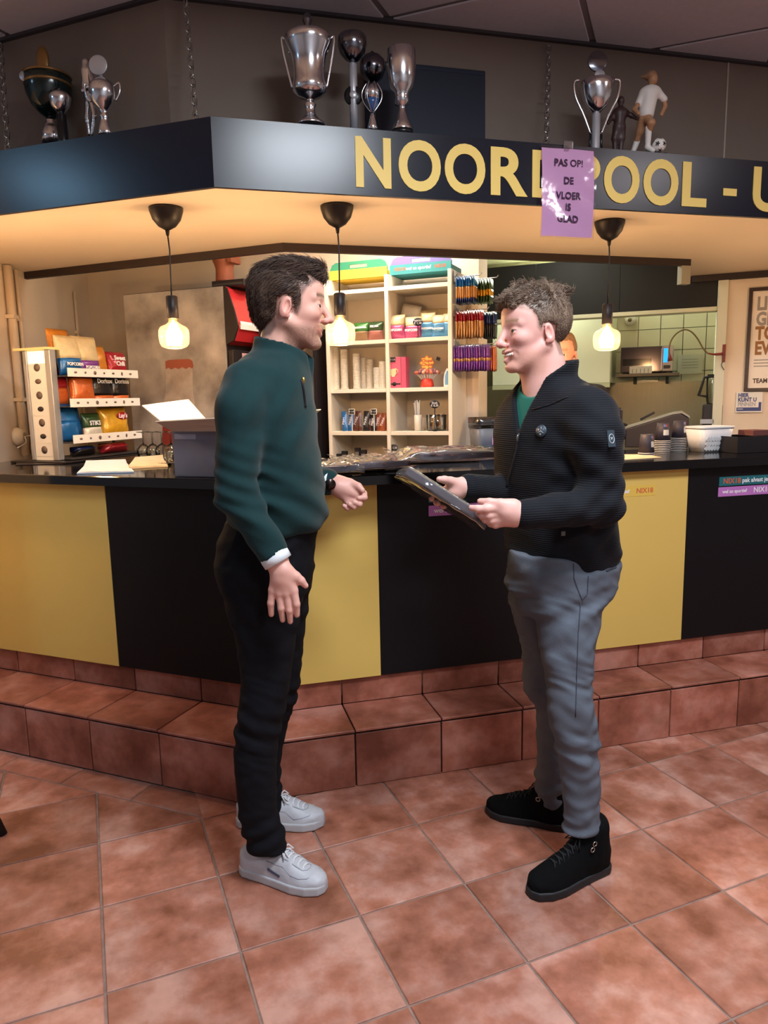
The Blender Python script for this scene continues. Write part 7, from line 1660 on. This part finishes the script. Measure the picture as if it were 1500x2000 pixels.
MB().box(.006, W_ - .006, -.0092, -.008, .010, H2 * .25).build('blue_band', M_sb, cs_); MB().box(W_ - .022, W_ - .006, -.0092, -.008, H2 * .25, H2 * .5).build('blue_corner', M_sb, cs_)
for w_, zz, m_ in (('HIER', .84, M_sb), ('KUNT U', .62, M_sb), ('PINNEN', .40, mat('sign_grey', (172, 170, 180), .6))): text_obj('lettering', w_, H2 * .26, m_, cs_, (.012, -.0098, H2 * zz), align='LEFT', bold=.0014, sx=.85, extrude=.0003)
MB().box(.012, .045, -.0098, -.0092, H2 * .16, H2 * .19).build('line', M_tagw, cs_)

# ------------------------------------------------------------------ person behind the bar
DB = 4.0
manB, bB = person('person in dark clothes behind the bar, half hidden by the man in black', .99, DB)
cB = q3(1096, 693, DB); RhB = frame((-.45, -.88, -.06)); sB = 1.0
sL_, sR_ = q3(1165, 775, DB), q3(1015, 785, DB - .05)
eR_ = q3(1000, 850, DB - .2); wR_ = q3(1010, 800, DB - .35)
coreB = [('u', 0, nested(head_ops(.4, False), RhB, cB, sB, .3)), ('u', .04, cap(cB - [0, -.02, .15], cB - [0, 0, .9], .06, .08)), ('u', .03, cap(sL_, sR_, .05)), ('u', .03, cap(sR_, eR_, .04)), ('u', .03, cap(eR_, wR_, .032, .026)), ('u', .012, cap(wR_, q3(1011, 788, DB - .35), .03, .026))]
for k_ in range(4): coreB += [('u', .004, chain_p([q3(1006 + 1.5 * k_, 790 - 3.5 * k_, DB - .375), q3(1012, 788 - 3.5 * k_, DB - .395), q3(1018, 787 - 3.5 * k_, DB - .375)], [.010, .0095, .008]))]
coreB += [('u', .006, chain_p([q3(1013, 790, DB - .34), q3(1008, 778, DB - .36), q3(1010, 770, DB - .37)], [.012, .010, .008]))]
scB = skin_cols((224, 150, 118), (180, 96, 84), (160, 110, 80), (120, 90, 62), .2)
mk('body', coreB, (.55, 3.4, .55), (1.45, 4.35, 1.95), .0048, M_skinL, manB, bB, lambda P: scB(((P - cB) @ RhB) / sB))
eyes(manB, bB, RhB, cB, sB)
hair_obj(manB, bB, RhB, cB, sB, outR, [ell((-.012, 0, .034), (.099, .080, .088)), ell((.010, 0, .090), (.082, .064, .034))], nzR, mat('hair_sandy', (138, 102, 70), .5, var=(45, .3)), [], .0045)
M_shirtb = mat('dark_shirt', (26, 24, 28), .8)
tB = [('u', 0, zprof([(1.0, cB[0], DB, .20, .13, 0.), (1.30, cB[0], DB, .22, .135, 0.), (1.45, cB[0], DB, .20, .11, 0.), (1.52, cB[0], DB, .11, .08, 0.)], 2.2, .02)), ('u', .04, cap(sR_, eR_, .068, .06)), ('u', .02, cap(eR_, eR_ * .35 + wR_ * .65, .056, .042)), ('u', .04, cap(sL_, sL_ + [.05, .0, -.28], .068, .058))]
mk('shirt', tB, (.50, 3.4, .98), (1.50, 4.3, 1.62), .007, M_shirtb, manB, bB, smooth=1)
trB = [('u', 0, zprof([(.90, cB[0], DB, .17, .12, 0.), (1.02, cB[0], DB, .185, .125, 0.)], 2.2, .02))] + [('u', .02, cap((cB[0] + sg * .09, DB, .92), (cB[0] + sg * .10, DB, ZF + .09), .085, .055)) for sg in (-1, 1)]
mk('trousers', trB, (.60, 3.7, ZF), (1.40, 4.3, 1.05), .009, M_trL, manB, bB, smooth=1)
for sg in (-1, 1): MB().ball((sg * .10, -.05, ZF + .045), (.05, .13, .045), 14, 8).build('shoe', M_suede, manB)
P = to_world(q3(1011, 775, DB - .385)); bo_ = thing('held_bottle', 'bottle with blue label held by the person behind the bar', 'bottle', P + np.array([0, 0, -.09]), 0.)
MB().lathe([(0, 0), (.026, 0), (.028, .01), (.028, .085), (.012, .115), (.011, .12)], 20).build('glass', mat('bottle_green', (24, 104, 56), .1, spec=.7), bo_)
MB().lathe([(.0285, .02), (.0285, .07)], 20).build('label', mat('bottle_label', (54, 66, 134), .5), bo_)
MB().lathe([(.011, .12), (.0125, .121), (.0125, .14), (0, .141)], 14).build('cap', mat('bottle_cap', (30, 120, 70), .4), bo_)
# chair leg at the left edge
P = PZ(6, 1630); chl = thing('chair', 'black chair at the left edge, only its leg in view', 'chair', P, YP)
M_chr = mat('chair_black', (20, 18, 20), .4)
for x_, y_ in ((0, 0), (-.56, 0), (0, -.40), (-.56, -.40)): MB().tube([(x_, y_, 0), (x_ + (-.16 if x_ == 0 else .10), y_ + .0, .45)], .015, 10).build('leg', M_chr, chl)
MB().box(-.50, -.12, -.42, .02, .45, .48).build('seat', M_chr, chl, bevel=.012); MB().box(-.52, -.49, -.40, 0, .60, .90).build('backrest', M_chr, chl, bevel=.01)
for y_ in (-.38, -.02): MB().tube([(-.48, y_, .48), (-.505, y_, .62)], .012, 8).build('back_post', M_chr, chl)
